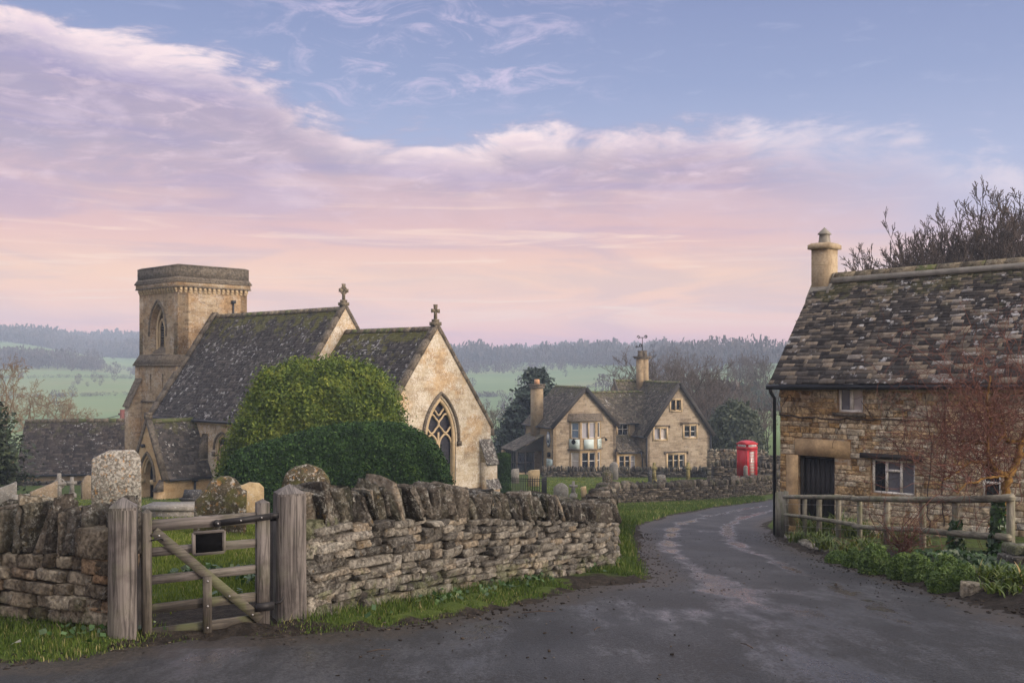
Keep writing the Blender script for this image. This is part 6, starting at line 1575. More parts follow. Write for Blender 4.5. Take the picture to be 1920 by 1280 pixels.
def headstone(px, Y, wpx, ytop, kind, mat, label, t=.10, turn=.0, lean=0.0, tilt=0.0, name='headstone'):
    x = (px - 960) / F * Y; zb = gz(x, Y); w = wpx / F * Y; h = -(ytop - 685) / F * Y - zb
    o = thing(name, (x, Y, zb), label, 'headstone' if name == 'headstone' else 'grave cross', 'graves in the churchyard')
    a = math.atan2(-x, -Y) * -1; base = -math.atan2(x, Y) + turn
    c, s = math.cos(base), math.sin(base); A = np.array([c, s, 0]); N = np.array([s, -c, 0])
    up = zax + A * tilt + N * lean; up /= np.linalg.norm(up)
    mb = MB(); P0 = np.array([x, Y, zb])
    if kind in ('cross', 'celtic'):
        aw = w / 2; sw = .17 * h if kind == 'cross' else .11 * h; zc = h * .72
        mb.box(P0 + up * .10, (aw * .85, .20, .14), (A, N, up)); mb.box(P0 + up * .26, (aw * .55, .13, .06), (A, N, up))
        mb.prism([P0 + A * sx * sw * k + up * z - N * t / 2 for sx, k, z in ((-1, .62, .25), (1, .62, .25), (1, .42, h), (-1, .42, h))], N * t)
        mb.prism([P0 + A * sx + up * z - N * (t / 2 + .004) for sx, z in ((-aw, zc - sw * .42), (aw, zc - sw * .42), (aw, zc + sw * .42), (-aw, zc + sw * .42))], N * (t + .008))
        if kind == 'celtic': mb.tube([P0 + A * aw * .72 * math.cos(q) + up * (zc + aw * .72 * math.sin(q)) for q in np.linspace(0, 2 * np.pi, 19)[:-1]], .045, 6, closed=True)
        mb.build('cross_stone', M[mat], o); return o
    pr = stone_profile(kind, w, h); rg = np.random.default_rng(int(px))
    pr = [(a_ + (rg.normal(0, .008) if b_ > 0 else 0), b_ + (rg.normal(0, .008) if b_ > 0 else -.25)) for a_, b_ in pr]
    e = .02
    f = [P0 + A * a_ + up * b_ + N * t / 2 for a_, b_ in pr]; fi = [P0 + A * a_ * .96 + up * (b_ * (1 - e / h) if b_ > 0 else b_) + N * (t / 2 + .018) for a_, b_ in pr]
    bk = [P0 + A * a_ + up * b_ - N * t / 2 for a_, b_ in pr]; n = len(pr)
    Fq = [tuple(range(n, 2 * n)), tuple(range(2 * n, 3 * n))[::-1]]
    for k in range(n): j = (k + 1) % n; Fq += [(k, j, n + j, n + k), (2 * n + k, 2 * n + j, j, k)]
    mb.add(f + fi + bk, Fq); mb.build('slab', M[mat], o)
    return o
headstone(219, 23, 87, 844, 'shoulder', 'hs_lichen', 'tall headstone speckled all over with white and orange lichen behind the left gate post', .14, .05)
headstone(412, 18, 96, 893, 'hump', 'hs_dark', 'dark mossy hump-topped headstone seen over the field gate', .16, .05, 0, .02)
headstone(468, 21.5, 52, 904, 'ogee', 'hs_tan', 'clean tan headstone just right of the dark hump-topped one', .12, .1)
headstone(574, 17, 90, 870, 'round', 'hs_dark', 'dark round-topped headstone rising behind the wall by the right gate post', .14, .0)
headstone(111, 40, 24, 887, 'celtic', 'hs_grey', 'pale celtic cross headstone with a tapering shaft above the left wall', .2, .1, name='grave_cross')
headstone(82, 37, 46, 903, 'slant', 'hs_brown', 'wide brownish headstone with slanting top beside the celtic cross', .14, .25)
headstone(135, 58, 17, 894, 'cross', 'hs_grey', 'plain stone cross on a stepped base on the open grass', .18, .1, name='grave_cross')
headstone(166, 56.5, 25, 890, 'gothic', 'hs_brown', 'grey pointed-arch headstone left of the big lichen-speckled slab', .2, .35)
headstone(38, 34, 30, 926, 'slab', 'hs_grey', 'small pale grey headstone just above the left wall coping', .12, -.1)
headstone(78, 26, 18, 928, 'round', 'hs_lichen', 'small lichen-spotted headstone peeping between coping slabs', .10, .1)
headstone(6, 42, 46, 905, 'slant', 'hs_grey', 'low slanted headstone under the dark yew at the left edge', .14, .3)
headstone(1052, 56, 27, 905, 'gothic', 'hs_grey', 'weathered grey headstone on the lawn before the inn', .16, -.2)
headstone(1075, 57.5, 15, 902, 'cross', 'hs_grey', 'small grey cross right beside the weathered lawn headstone', .16, -.2, name='grave_cross')
headstone(1139, 66, 19, 880, 'round', 'hs_dark', 'dark stubby headstone at the corner of the far wall', .18, .1)
headstone(1151, 79, 16, 866, 'round', 'hs_grey', 'tall slim round-topped headstone against the inn wall', .2, -.1)
headstone(1001, 71, 21, 880, 'slab', 'hs_tan', 'broad tan headstone behind the iron railings', .22, .1)
headstone(966, 75, 14, 878, 'slab', 'hs_grey', 'pinkish grey headstone by the inn porch', .2, .1)
headstone(1219, 73, 7, 879, 'slab', 'hs_black', 'thin black headstone seen over the far lane wall', .16, .1)
headstone(1226.5, 75, 12, 867, 'cross', 'hs_moss', 'moss-yellow grave cross beside the thin black headstone', .16, .05, name='grave_cross')
headstone(1290, 74.5, 12, 866, 'cross', 'hs_moss', 'moss-yellow grave cross below the right inn gable', .16, .05, name='grave_cross')
headstone(1097, 51.0, 11, 911, 'slab', 'hs_tan', 'leaning tan headstone at the end of the churchyard wall', .16, .1, 0, -.12)
headstone(1398, 63.2, 8, 872, 'round', 'hs_grey', 'pale grey headstone in front of the red telephone kiosk', .16, .0)
headstone(1240, 72, 16, 889, 'ogee', 'hs_lichen', 'small white-crusted headstone on the far wall line', .2, .1)
def chest(px0, px1, Y, ytop, mat, label, dep=.9, h=.5):
    x0, x1 = (px0 - 960) / F * Y, (px1 - 960) / F * Y; xc = (x0 + x1) / 2; zb = gz(xc, Y); zt = -(ytop - 685) / F * Y
    o = thing('chest_tomb', (xc, Y, zb), label, 'tomb', 'graves in the churchyard')
    mb = MB(); mb.box((xc, Y + dep / 2, (zb + zt) / 2 - .1), ((x1 - x0) / 2 - .06, dep / 2 - .06, (zt - zb) / 2 + .02)); mb.build('chest', M['hs_grey'], o)
    mb = MB(); mb.box((xc, Y + dep / 2, zt - .05), ((x1 - x0) / 2, dep / 2, .05)); 
    if mat == 'hs_black': mb.prism([(x0 + .1, Y + .1, zt), (x0 + .1, Y + dep - .1, zt), (x0 + .1, Y + dep / 2, zt + .36)], (x1 - x0 - .2, 0, 0))
    mb.build('lid', M[mat], o)
chest(262, 372, 25.5, 950, 'hs_grey', 'long low grey chest tomb behind the field gate', 1.0)
chest(336, 376, 47, 934, 'hs_black', 'small tomb with a black ridged lid near the church porch')
# ---------------------------------------------------------------- iron railings round a grave
irl = thing('iron_railing', tuple(PT(975, 935, 57.5)), 'black spiked iron railings round a grave on the lawn', 'railing')
mb = MB(); bars = MB()
c0, c1 = np.array(XY(932, 58.5)), np.array(XY(1016, 57)); dn = np.array([.35, 2.6])
for a, b in ((c0, c1), (c1, c1 + dn), (c0, c0 + dn), (c0 + dn, c1 + dn)):
    L = np.linalg.norm(b - a); k = int(L / .15)
    for i in range(k + 1):
        p = a + (b - a) * i / k; z = gz(*p); bars.tube([(p[0], p[1], z - .1), (p[0], p[1], z + 1.05), (p[0], p[1], z + 1.18)], [.016, .016, .003], 5)
    for dz in (.12, .98):
        mb.tube([(a[0], a[1], gz(*a) + dz), (b[0], b[1], gz(*b) + dz)], .02, 5)
mb.build('rail', M['iron'], irl); bars.build('bar', M['iron'], irl)

# ---------------------------------------------------------------- foliage helpers
def leaf_quads(mb, P, N, size, aspect, rng, scatter=.8, tint=None, tlo=.0, thi=1.0):
    m = len(P); D = N + rng.normal(0, scatter, (m, 3)); D /= np.linalg.norm(D, axis=1)[:, None] + 1e-9
    r = rng.normal(0, 1, (m, 3)); U = np.cross(D, r); U /= np.linalg.norm(U, axis=1)[:, None] + 1e-9; V = np.cross(D, U)
    s = size * rng.uniform(.6, 1.4, m)
    if tint is None: tint = np.clip(rng.normal(.45, .2, m), tlo, thi)
    mb.quads(P, U * (s * .5)[:, None], V * (s * aspect * .5)[:, None], np.stack([tint, rng.random(m), rng.random(m)], 1))
def lump(P, sc, seed=0):
    r = np.random.default_rng(seed); v = np.zeros(len(P))
    for k in range(6):
        d = r.normal(0, 1, 3) * sc * (1 + k * .35); v += np.sin(P @ d + r.uniform(0, 6)) / (1 + k * .3)
    return v / 2.6
def topiary(name, loc, label, mat, outline, Y, depth, nleaf, size, rng, core=.93, rough=.05, expo=3.0, seed=1, cat='hedge', dark=(.12, .3), stray=0.0, clump=.16, lumps=.0, base=.45):
    """clipped or loose evergreen: outline gives the top as seen, depth its thickness"""
    o = thing(name, loc, label, cat)
    ox = np.array([(p[0] - 960) / F * Y for p in outline]); oz = np.array([-(p[1] - 685) / F * Y for p in outline]); zb = loc[2] - .2
    x0, x1 = ox[0], ox[-1]; xm = (x0 + x1) / 2; hw = (x1 - x0) / 2
    def surf(u, a, k=1.0):
        x = x0 + (x1 - x0) * u; H = np.interp(x, ox, oz) - zb
        D = depth * np.power(np.clip(1 - np.abs((x - xm) / hw) ** 3.0, 0.0, 1), .5) + .05
        ca, sa = np.cos(a), np.sin(a)
        b = np.sign(ca) * np.abs(ca) ** (2 / expo); h = np.abs(sa) ** (2 / expo)
        return np.stack([xm + (x - xm) * k, Y + b * D * k, zb + h * H * (1 - (1 - k) * .6)], -1)
    nu, na = 60, 28; U, A_ = np.meshgrid(np.linspace(.004, .996, nu), np.linspace(0, math.pi, na), indexing='ij')
    Pc = surf(U.ravel(), A_.ravel(), core); Pc = Pc + (lump(Pc, 1.6, seed) * lumps)[:, None] * np.array([.2, -.5, .5])
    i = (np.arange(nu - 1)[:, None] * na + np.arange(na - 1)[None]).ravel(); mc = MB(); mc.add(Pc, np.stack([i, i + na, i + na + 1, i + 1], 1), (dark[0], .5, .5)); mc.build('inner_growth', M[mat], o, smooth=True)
    u = rng.random(nleaf); a = np.arccos(rng.uniform(-1, 1, nleaf)); a = np.where(rng.random(nleaf) < .72, math.pi - rng.random(nleaf) * math.pi * .62, a)
    k = 1 + rng.normal(0, rough, nleaf) * .5 + np.abs(rng.normal(0, stray, nleaf)) - rng.random(nleaf) * rough
    P = surf(u, a, k); e = 1e-3; du = surf(np.clip(u + e, 0, 1), a, k) - surf(np.clip(u - e, 0, 1), a, k); da = surf(u, a + e, k) - surf(u, a - e, k)
    N = np.cross(da, du); N /= np.linalg.norm(N, axis=1)[:, None] + 1e-9; cen = np.array([xm, Y, zb + 1.0]); sg = np.sign(((P - cen) * N).sum(1)); N *= sg[:, None]
    P = P + (lump(P, 1.6, seed) * lumps)[:, None] * np.array([.2, -.5, .5])
    ti = np.clip(rng.normal(base, .24 if cat == 'hedge' else .15, nleaf) + lump(P, 2.2, seed + 5) * clump + lump(P, 7., seed + 9) * clump * .7, 0.02, 1)
    mb = MB(); leaf_quads(mb, P, N, size, .55, rng, .75, ti); mb.build('foliage', M[mat], o)
    return o
vr = np.random.default_rng(77)
yew_out = [(424, 935), (430, 880), (445, 850), (480, 836), (530, 822), (580, 808), (640, 797), (700, 793), (750, 797), (790, 815), (818, 842), (836, 875), (844, 905), (846, 935)]
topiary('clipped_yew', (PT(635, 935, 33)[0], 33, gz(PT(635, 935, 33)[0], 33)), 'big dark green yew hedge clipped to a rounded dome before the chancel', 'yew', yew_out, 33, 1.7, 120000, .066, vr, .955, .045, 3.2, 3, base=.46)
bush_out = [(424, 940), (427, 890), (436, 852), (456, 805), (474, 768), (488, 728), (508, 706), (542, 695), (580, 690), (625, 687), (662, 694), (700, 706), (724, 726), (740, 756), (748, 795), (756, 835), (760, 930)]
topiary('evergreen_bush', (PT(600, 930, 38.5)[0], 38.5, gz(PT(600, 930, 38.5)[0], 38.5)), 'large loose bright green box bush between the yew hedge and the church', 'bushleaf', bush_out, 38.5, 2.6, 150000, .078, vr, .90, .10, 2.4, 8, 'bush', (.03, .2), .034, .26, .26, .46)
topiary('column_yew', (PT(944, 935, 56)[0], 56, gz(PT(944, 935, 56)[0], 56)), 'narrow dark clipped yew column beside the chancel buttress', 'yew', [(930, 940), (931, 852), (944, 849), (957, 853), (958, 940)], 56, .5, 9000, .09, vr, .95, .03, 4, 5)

# ---------------------------------------------------------------- trees
def grow(rng, H, levels=5, kids=(7, 5, 4, 3), ratio=(.62, .55, .5, .45), up=.35, ang=(.5, 1.0), r0=.16, wob=.12, minr=.010, trunk=.4, droop=0.0, low=.3):
    S = [[] for _ in range(levels)]
    def br(p, d, L, r, lv):
        n = 4 if lv < 3 else 3; p = np.array(p); pts = [p]
        for i in range(n):
            d = d + rng.normal(0, wob * (1 + .25 * lv), 3) + np.array([0, 0, up * .22 - droop * lv * .05]); d = d / np.linalg.norm(d)
            q = p + d * L / n; ra = max(minr, r * (1 - .55 * i / n)); rb = max(minr * .8, r * (1 - .55 * (i + 1) / n)); S[lv].append((p, q, ra, rb)); p = q; pts.append(p)
        if lv + 1 < levels:
            k = kids[lv] if lv < len(kids) else 3
            for c in range(k):
                t = low + (1 - low) * (c + rng.random()) / k; f = t * n; i = min(int(f), n - 1); pp = pts[i] + (pts[i + 1] - pts[i]) * (f - i)
                ax = rng.normal(0, 1, 3); ax -= d * (ax @ d); ax /= np.linalg.norm(ax) + 1e-9; a = rng.uniform(*ang) * (1.0 if c < k - 1 else .45)
                nd = d * math.cos(a) + ax * math.sin(a); nd[2] += up * .5; nd /= np.linalg.norm(nd)
                br(pp, nd, L * ratio[min(lv, len(ratio) - 1)] * rng.uniform(.75, 1.25) * (1.15 - .35 * t), max(minr, r * (1 - .5 * t) * .62), lv + 1)
    br((0, 0, -.1), np.array([0, 0, 1.0]), H * trunk, r0, 0)
    top = float(np.percentile([s[1][2] for s in S[-1]], 96.5))
    k = H / top
    return [[(a * k, b * k, ra, rb) for a, b, ra, rb in l] for l in S]
def tree_parts(S, o, mat, split=2, sides=(6, 5, 3, 3, 3, 3), bark='bark'):
    for name, rngl, m in (('trunk', range(0, split), bark), ('crown', range(split, len(S)), mat)):
        mb = MB()
        for lv in rngl:
            if S[lv]:
                A, B, a, b = zip(*S[lv]); mb.segs(A, B, a, b, sides[lv])
        mb.build(name, M[m], o, local=True)
tr = np.random.default_rng(5)
def proto(name, label, H, mat, bark='bark', **kw):
    o = thing(name, (0, 0, 0), label, 'tree'); tree_parts(grow(tr, H, **kw), o, mat, bark=bark); return o
fresh = {}
def plant(key, px, Y, ytop, label, group, H0, wide=1.0, rot=None):
    x = (px - 960) / F * Y; zb = gz(x, Y); h = max(1.5, -(ytop - 685) / F * Y - zb); s = h / H0
    src, used = fresh[key]; rot = tr.uniform(0, 6.28) if rot is None else rot
    if not used:
        src.location = (x, Y, zb); src.rotation_euler = (0, 0, rot); src.scale = (s * wide, s * wide, s); src['label'] = label; src['group'] = group; fresh[key] = (src, True); return src
    c = copy_thing(src, (x, Y, zb), rot, (s * wide, s * wide, s), label); c['group'] = group; return c
fresh['broad'] = (proto('bare_tree', '', 10, 'twig', kids=(8, 6, 5, 4), r0=.20, minr=.022, up=.25, ang=(.5, 1.1), trunk=.32, low=.4), False)
fresh['broad2'] = (proto('bare_tree', '', 10, 'twig', kids=(7, 7, 5, 4), r0=.18, minr=.022, up=.35, ang=(.4, .9), trunk=.42), False)
fresh['up'] = (proto('bare_tree', '', 10, 'twig_dark', levels=6, kids=(9, 6, 5, 4, 5), r0=.15, minr=.013, up=.30, ang=(.35, .85), trunk=.34, low=.4, ratio=(.72, .58, .5, .48, .5), wob=.10), False)
fresh['up2'] = (proto('bare_tree', '', 10, 'twig_dark', levels=6, kids=(10, 6, 5, 4, 5), r0=.15, minr=.013, up=.36, ang=(.3, .8), trunk=.30, low=.35, ratio=(.8, .58, .5, .48, .5), wob=.10), False)
fresh['tan'] = (proto('bare_tree', '', 10, 'twig_tan', 'twig_tan', kids=(7, 6, 5, 4), r0=.2, minr=.020, up=.3, ang=(.6, 1.3), trunk=.28, low=.5, wob=.2), False)
G1_ = 'bare trees behind the inn'; G2_ = 'bare trees beyond the cottage roof'; G3_ = 'bare tan trees behind the outbuilding'; G4_ = 'bare trees on the rise beyond the kiosk'
for k, (key, px, Y, yt, wd, lab) in enumerate((
    ('broad', 1268, 112, 684, 1.25, 'wide bare tree directly behind the right inn gable'), ('broad2', 1222, 128, 668, 1.1, 'bare tree rising behind the tall inn chimney'),
    ('broad2', 1318, 118, 700, 1.2, 'bare tree right of the right inn gable'), ('broad', 1345, 108, 742, 1.25, 'low spreading bare tree above the kiosk wall'),
    ('broad', 1200, 150, 690, 1.2, 'thin bare tree left of the tall inn chimney'), ('broad2', 1290, 135, 690, 1.2, 'bare tree with upright twigs over the inn roof slope'),
    ('broad', 1395, 104, 768, 1.3, 'rounded bare thicket tree above the red kiosk'), ('broad2', 1440, 110, 765, 1.1, 'bare tree against the cottage downpipe'),
    ('broad', 1240, 118, 700, 1.1, 'bare tree behind the ridge between the chimney and right gable'), ('broad2', 1355, 122, 706, 1.3, 'tall bare tree midway between the inn and the cottage'), ('broad', 1420, 128, 735, 1.2, 'spreading bare tree behind the kiosk and the pale field'), ('broad2', 1300, 142, 676, 1.2, 'high-crowned bare tree straight above the right inn gable slope'), ('broad', 1380, 138, 712, 1.2, 'bare tree in front of the dark field hedge'), ('broad2', 962, 108, 772, 1.2, 'pale bare tree left of the dark conifer'), ('broad', 935, 118, 764, 1.1, 'pale bare tree just past the chancel corner'))):
    plant(key, px, Y, yt, lab, G1_, 10, wd)
for k, (key, px, Y, yt, wd, lab) in enumerate((
    ('broad', 1295, 260, 660, 1.0, 'hazy bare tree on the skyline above the right inn gable'), ('broad2', 1330, 270, 668, .9, 'slim hazy bare tree on the skyline right of the gable top'), ('broad', 1250, 300, 662, 1.0, 'hazy bare tree on the skyline next to the weather vane'),
    ('broad2', 1385, 215, 664, .75, 'tall twin-stemmed bare tree on the rise'), ('broad', 1410, 225, 672, 1.1, 'round-headed bare tree on the rise above the dark hedge'), ('broad2', 1360, 235, 670, .8, 'narrow bare tree at the left end of the rise'), ('broad2', 1448, 180, 668, .9, 'bare tree on the rise cut by the cottage eaves'), ('broad', 1430, 240, 676, 1.0, 'small bare tree on the rise behind the round-headed one'))):
    plant(key, px, Y, yt, lab, G4_, 10, wd)
for k, (key, px, Y, yt, wd) in enumerate((('up', 1696, 47, 478, .8), ('up2', 1726, 48, 450, .85), ('up', 1758, 47, 430, .9), ('up2', 1790, 49, 412, .8), ('up', 1825, 47, 398, .8), ('up2', 1862, 48, 385, .8), ('up', 1905, 46, 362, .9), ('up2', 1690, 50, 492, .6), ('up2', 1742, 51, 442, .8), ('up', 1805, 52, 405, .8), ('up2', 1885, 52, 372, .9), ('up', 1950, 50, 365, 1.0), ('up2', 1845, 51, 395, .8), ('up', 1712, 51, 468, .7))):
    labs = ('dark bare tree with upright twigs, lowest one near the left of the row', 'dark bare tree second up the slope of crowns', 'dark bare tree over the third of the cottage ridge', 'dark bare tree before the middle of the row', 'dark bare tree at the middle of the row of crowns', 'dark bare tree over the mossy ridge stones', 'tallest dark bare tree at the photo edge',
            'stray bare twigs beginning at the left of the ridge', 'rear bare tree filling the gap low in the row', 'rear bare tree filling the gap mid row', 'rear bare tree near the photo edge', 'bare tree cut by the photo edge', 'rear bare tree behind the upper crowns', 'rear bare tree near the low end of the row')
    plant(key, px, Y, yt + 44, labs[k], G2_, 10, wd * 1.12)
for k, (px, Y, yt, wd, lab) in enumerate(((25, 92, 742, 1.2, 'twisted tan bare tree left of the outbuilding ridge'), (72, 97, 724, 1.1, 'tan bare tree with a tall spike above the outbuilding'), (105, 95, 742, 1.2, 'tan bare tree above the middle of the outbuilding ridge'), (145, 100, 764, 1.2, 'low tan bare tree fading out near the pole'), (-4, 84, 664, .8, 'tall tan bare tree cut by the left photo edge'))):
    plant('tan', px, Y, yt, lab, G3_, 10, wd)
# conifers: branches carrying flat sprays
def conifer(name, px, Y, ytop, wpx, label, mat, n, seed, size, group='dark evergreens', top=.25, lean=0.0, pw=.8, skirt=.05):
    rng = np.random.default_rng(seed); x = (px - 960) / F * Y; zb = gz(x, Y); H = -(ytop - 685) / F * Y - zb; W = wpx / F * Y / 2
    o = thing(name, (x, Y, zb), label, 'tree', group); mt = MB(); mt.tube([(0, 0, -.2), (.05, 0, H * .5), (lean * H, 0, H * .92)], [.32, .2, .04], 8); mt.build('trunk', M['bark'], o, local=True)
    Ps = []; Ns = []; mb = MB(); A = []; B = []
    for i in range(150):
        t = skirt + (1 - skirt) * rng.random() ** .85; z = H * t; Rr = W * ((1 - t) ** pw) * rng.uniform(.55, 1.12) + .12 * W; a = rng.uniform(0, 6.28)
        d = np.array([math.cos(a), math.sin(a), rng.uniform(-.1, .28)]); p0 = np.array([lean * z, 0, z]); p1 = p0 + d * Rr; A.append(p0); B.append(p1)
        k = int(n / 150 * (.4 + Rr / W)); s = rng.random(k) ** .6; sp = .15 + .20 * Rr
        P = p0 + (p1 - p0) * s[:, None] + np.clip(rng.normal(0, 1, (k, 3)), -1.7, 1.7) * np.array([sp, sp, sp * .38]) * (.5 + .6 * s)[:, None]; Ps.append(P); Ns.append(np.tile([0, 0, 1.0], (k, 1)) + d * .4)
    mb.segs(A, B, np.full(len(A), .06), np.full(len(A), .015), 4); mb.build('branch', M['bark'], o, local=True)
    P = np.concatenate(Ps); mb = MB(); ti = np.clip(rng.normal(.45, .17, len(P)) + lump(P, 1.3, seed) * .2, 0, 1); leaf_quads(mb, P, np.concatenate(Ns), size, .5, rng, .7, ti); mb.build('foliage', M[mat], o, local=True)
conifer('dark_conifer', 1006, 99, 692, 122, 'dark blue-green conifer behind the left end of the inn', 'conifer', 16000, 3, .34, pw=.62)
conifer('dark_conifer', 966, 97, 762, 80, 'lower dark conifer shoulder at the left of the inn chimney', 'conifer', 8000, 4, .32, pw=.6)
conifer('yew_tree', -45, 44, 752, 165, 'dark yew tree reaching in at the left photo edge', 'conifer_near', 20000, 5, .17, pw=.5)
# shrubs near the kiosk
srg = np.random.default_rng(31)
topiary('grey_shrub', (PT(1385, 835, 92)[0], 92, gz(PT(1385, 835, 92)[0], 92)), 'big grey-green shrub behind the kiosk wall', 'shrubgrey', [(1330, 850), (1338, 800), (1352, 775), (1378, 762), (1400, 772), (1418, 795), (1428, 850)], 92, 2.4, 16000, .26, srg, .80, .18, 2.2, 12, 'shrub', stray=.06, clump=.25, lumps=.35)
topiary('laurel_shrub', (PT(1340, 878, 80)[0], 80, gz(PT(1340, 878, 80)[0], 80)), 'small dark shrub at the right foot of the inn gable', 'yew', [(1330, 884), (1332, 862), (1338, 856), (1344, 860), (1346, 884)], 80, .5, 2500, .14, srg, .85, .12, 2.4, 13, 'shrub')

# ---------------------------------------------------------------- far woods and hedges (one mass each)
def wood(name, pts, H, seed, W=.42, n=26, sz=.5, kind='stuff', mat='twig_wood', conif=0.0):
    rng = np.random.default_rng(seed); mb = MB(); x, y = pts; z = ground_h(x, y); m = len(x); h = rng.uniform(*H, m) * (.85 + .4 * np.clip(lump(np.stack([x, y, 0 * x], 1), .035, 5), -1, 1))
    Ct = []; U = []; V = []; T = []
    for _ in range(n):
        t = rng.random(m); con = rng.random(m) < conif
        rad = np.where(con, h * .26 * (1.05 - t), h * W * np.sqrt(np.clip(1 - (1.9 * t - 1.0) ** 2, .05, 1)))
        a = rng.uniform(0, 6.28, m); r = rad * np.sqrt(rng.random(m))
        Ct.append(np.stack([x + r * np.cos(a), y + r * np.sin(a), z + h * (.12 + .88 * t)], 1))
        s = h * sz * .16 * rng.uniform(.5, 1.4, m); b = rng.uniform(0, 3.14, m); U.append(np.stack([np.cos(b), np.sin(b), rng.normal(0, .3, m)], 1) * (s * .45)[:, None]); V.append(np.stack([rng.normal(0, .3, m), rng.normal(0, .3, m), np.ones(m)], 1) * s[:, None])
        T.append(np.stack([rng.random(m)] * 3, 1))
    mb.quads(np.concatenate(Ct), np.concatenate(U), np.concatenate(V), np.concatenate(T))
    A = np.stack([x, y, z - .5], 1); mb.segs(A, A + np.stack([rng.normal(0, .2, m), rng.normal(0, .2, m), h * .7], 1), h * .022, h * .008, 3, (.4, .4, .4))
    return tag(mb.build(name, M[mat]), kind=kind)
wr2 = np.random.default_rng(9)
def scatter(n, px0, px1, Yf):
    px = wr2.uniform(px0, px1, n); Y0, Y1 = Yf(px); Y = Y0 + (Y1 - Y0) * wr2.random(n); return (px - 960) / F * Y, Y
wood('hill_wood', scatter(5600, -760, 330, lambda p: (np.interp(p, [-760, -400, 0, 330], [845, 845, 850, 800]), np.full_like(p, 1060.))), (10, 15), 1, conif=.45, n=34, sz=.62)
wood('hill_wood', scatter(2600, 480, 1290, lambda p: (np.interp(p, [480, 860, 1000, 1290], [760, 690, 660, 640]), np.full_like(p, 1060.))), (10, 15), 2, n=36, sz=.55)
wood('hill_wood', scatter(800, 1230, 1640, lambda p: (np.full_like(p, 470.), np.full_like(p, 900.))), (10, 15), 3, n=60, sz=.34)
wood('hedgerow_wood', scatter(150, -60, 190, lambda p: (np.full_like(p, 590.), np.full_like(p, 640.))), (7, 12), 4, n=110, sz=.32)
wood('hedgerow_wood', scatter(26, 190, 330, lambda p: (np.full_like(p, 560.), np.full_like(p, 600.))), (5, 9), 5, n=110, sz=.3)
wood('hedgerow_wood', scatter(200, 840, 1300, lambda p: (np.full_like(p, 590.), np.full_like(p, 640.))), (5, 10), 10, n=90, sz=.32)
wood('field_hedge', scatter(170, -150, 330, lambda p: (np.full_like(p, 500.), np.full_like(p, 503.))), (1.2, 2.4), 6, W=.9, n=30)
wood('field_hedge', scatter(170, -150, 330, lambda p: (np.full_like(p, 390.), np.full_like(p, 392.))), (.9, 1.7), 7, W=.9, n=30)
wood('field_tree', scatter(26, 850, 1300, lambda p: (np.full_like(p, 330.), np.full_like(p, 560.))), (4, 9), 21, n=150, sz=.26)
wood('field_tree', scatter(22, -150, 330, lambda p: (np.full_like(p, 330.), np.full_like(p, 760.))), (4, 9), 22, n=150, sz=.26)
wood('field_hedge', scatter(260, 830, 1300, lambda p: (np.interp(p, [830, 1300], [455, 430]), np.interp(p, [830, 1300], [458, 434]))), (1.0, 2.6), 23, W=.9, n=30)
wood('field_hedge', scatter(220, 830, 1300, lambda p: (np.interp(p, [830, 1300], [330, 372]), np.interp(p, [830, 1300], [333, 376]))), (.8, 2.2), 24, W=.9, n=30)
wood('field_hedge', scatter(160, -150, 330, lambda p: (np.interp(p, [-150, 330], [700, 640]), np.interp(p, [-150, 330], [706, 646]))), (1.5, 4), 25, W=.8, n=30)
wood('field_hedge', scatter(8, 130, 240, lambda p: (np.full_like(p, 430.), np.full_like(p, 470.))), (4, 7), 8, n=140, sz=.26)
wood('field_hedge', scatter(200, 1368, 1600, lambda p: (np.full_like(p, 205.), np.full_like(p, 222.))), (4.5, 6.2), 11, W=.55, n=60, mat='shrubgrey')
wood('field_hedge', scatter(90, 1180, 1370, lambda p: (np.full_like(p, 170.), np.full_like(p, 230.))), (4, 8), 12, W=.5, n=80)

# ---------------------------------------------------------------- cottage garden plants
pr = np.random.default_rng(41)
def mound(px, Y, wpx, hpx, label, X=None, mat='mound', n=3200, sz=.032):
    x = (px - 960) / F * Y; zb = float(hbase(x, Y)) + .02; w = wpx / F * Y / 2; h = hpx / F * Y
    o = thing('mounded_shrub', (x, Y, zb), label, 'shrub', 'mounded green shrubs along the bank')
    d = pr.normal(0, 1, (n, 3)); d[:, 2] = np.abs(d[:, 2]); d /= np.linalg.norm(d, axis=1)[:, None]
    lf = 1 + .16 * lump(d * 3, 1.5, int(px)); k = lf * (1 - .22 * pr.random(n) ** 2)
    P = d * np.array([w, w * .85, h]) * k[:, None]; mb = MB(); ti = np.clip(pr.normal(.42, .18, n) + .25 * lump(P, 9 / w * .3, 3), 0, 1)
    leaf_quads(mb, P, d, sz, .35, pr, .9, ti); mb.build('foliage', M[mat], o, local=True)
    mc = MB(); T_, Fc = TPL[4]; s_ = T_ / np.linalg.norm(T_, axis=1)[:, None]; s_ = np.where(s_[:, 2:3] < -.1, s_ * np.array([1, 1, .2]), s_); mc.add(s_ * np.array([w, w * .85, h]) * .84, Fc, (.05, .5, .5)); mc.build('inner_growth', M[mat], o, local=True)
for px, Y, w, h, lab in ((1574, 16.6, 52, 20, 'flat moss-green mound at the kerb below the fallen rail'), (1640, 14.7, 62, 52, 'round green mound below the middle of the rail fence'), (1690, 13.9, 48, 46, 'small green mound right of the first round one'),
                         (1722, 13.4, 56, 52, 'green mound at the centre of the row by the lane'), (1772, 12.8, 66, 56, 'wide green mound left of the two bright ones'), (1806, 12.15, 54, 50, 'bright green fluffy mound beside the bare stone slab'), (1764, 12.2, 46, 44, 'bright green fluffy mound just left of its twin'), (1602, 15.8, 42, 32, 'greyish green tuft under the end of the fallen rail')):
    mound(px, Y, w, h, lab)
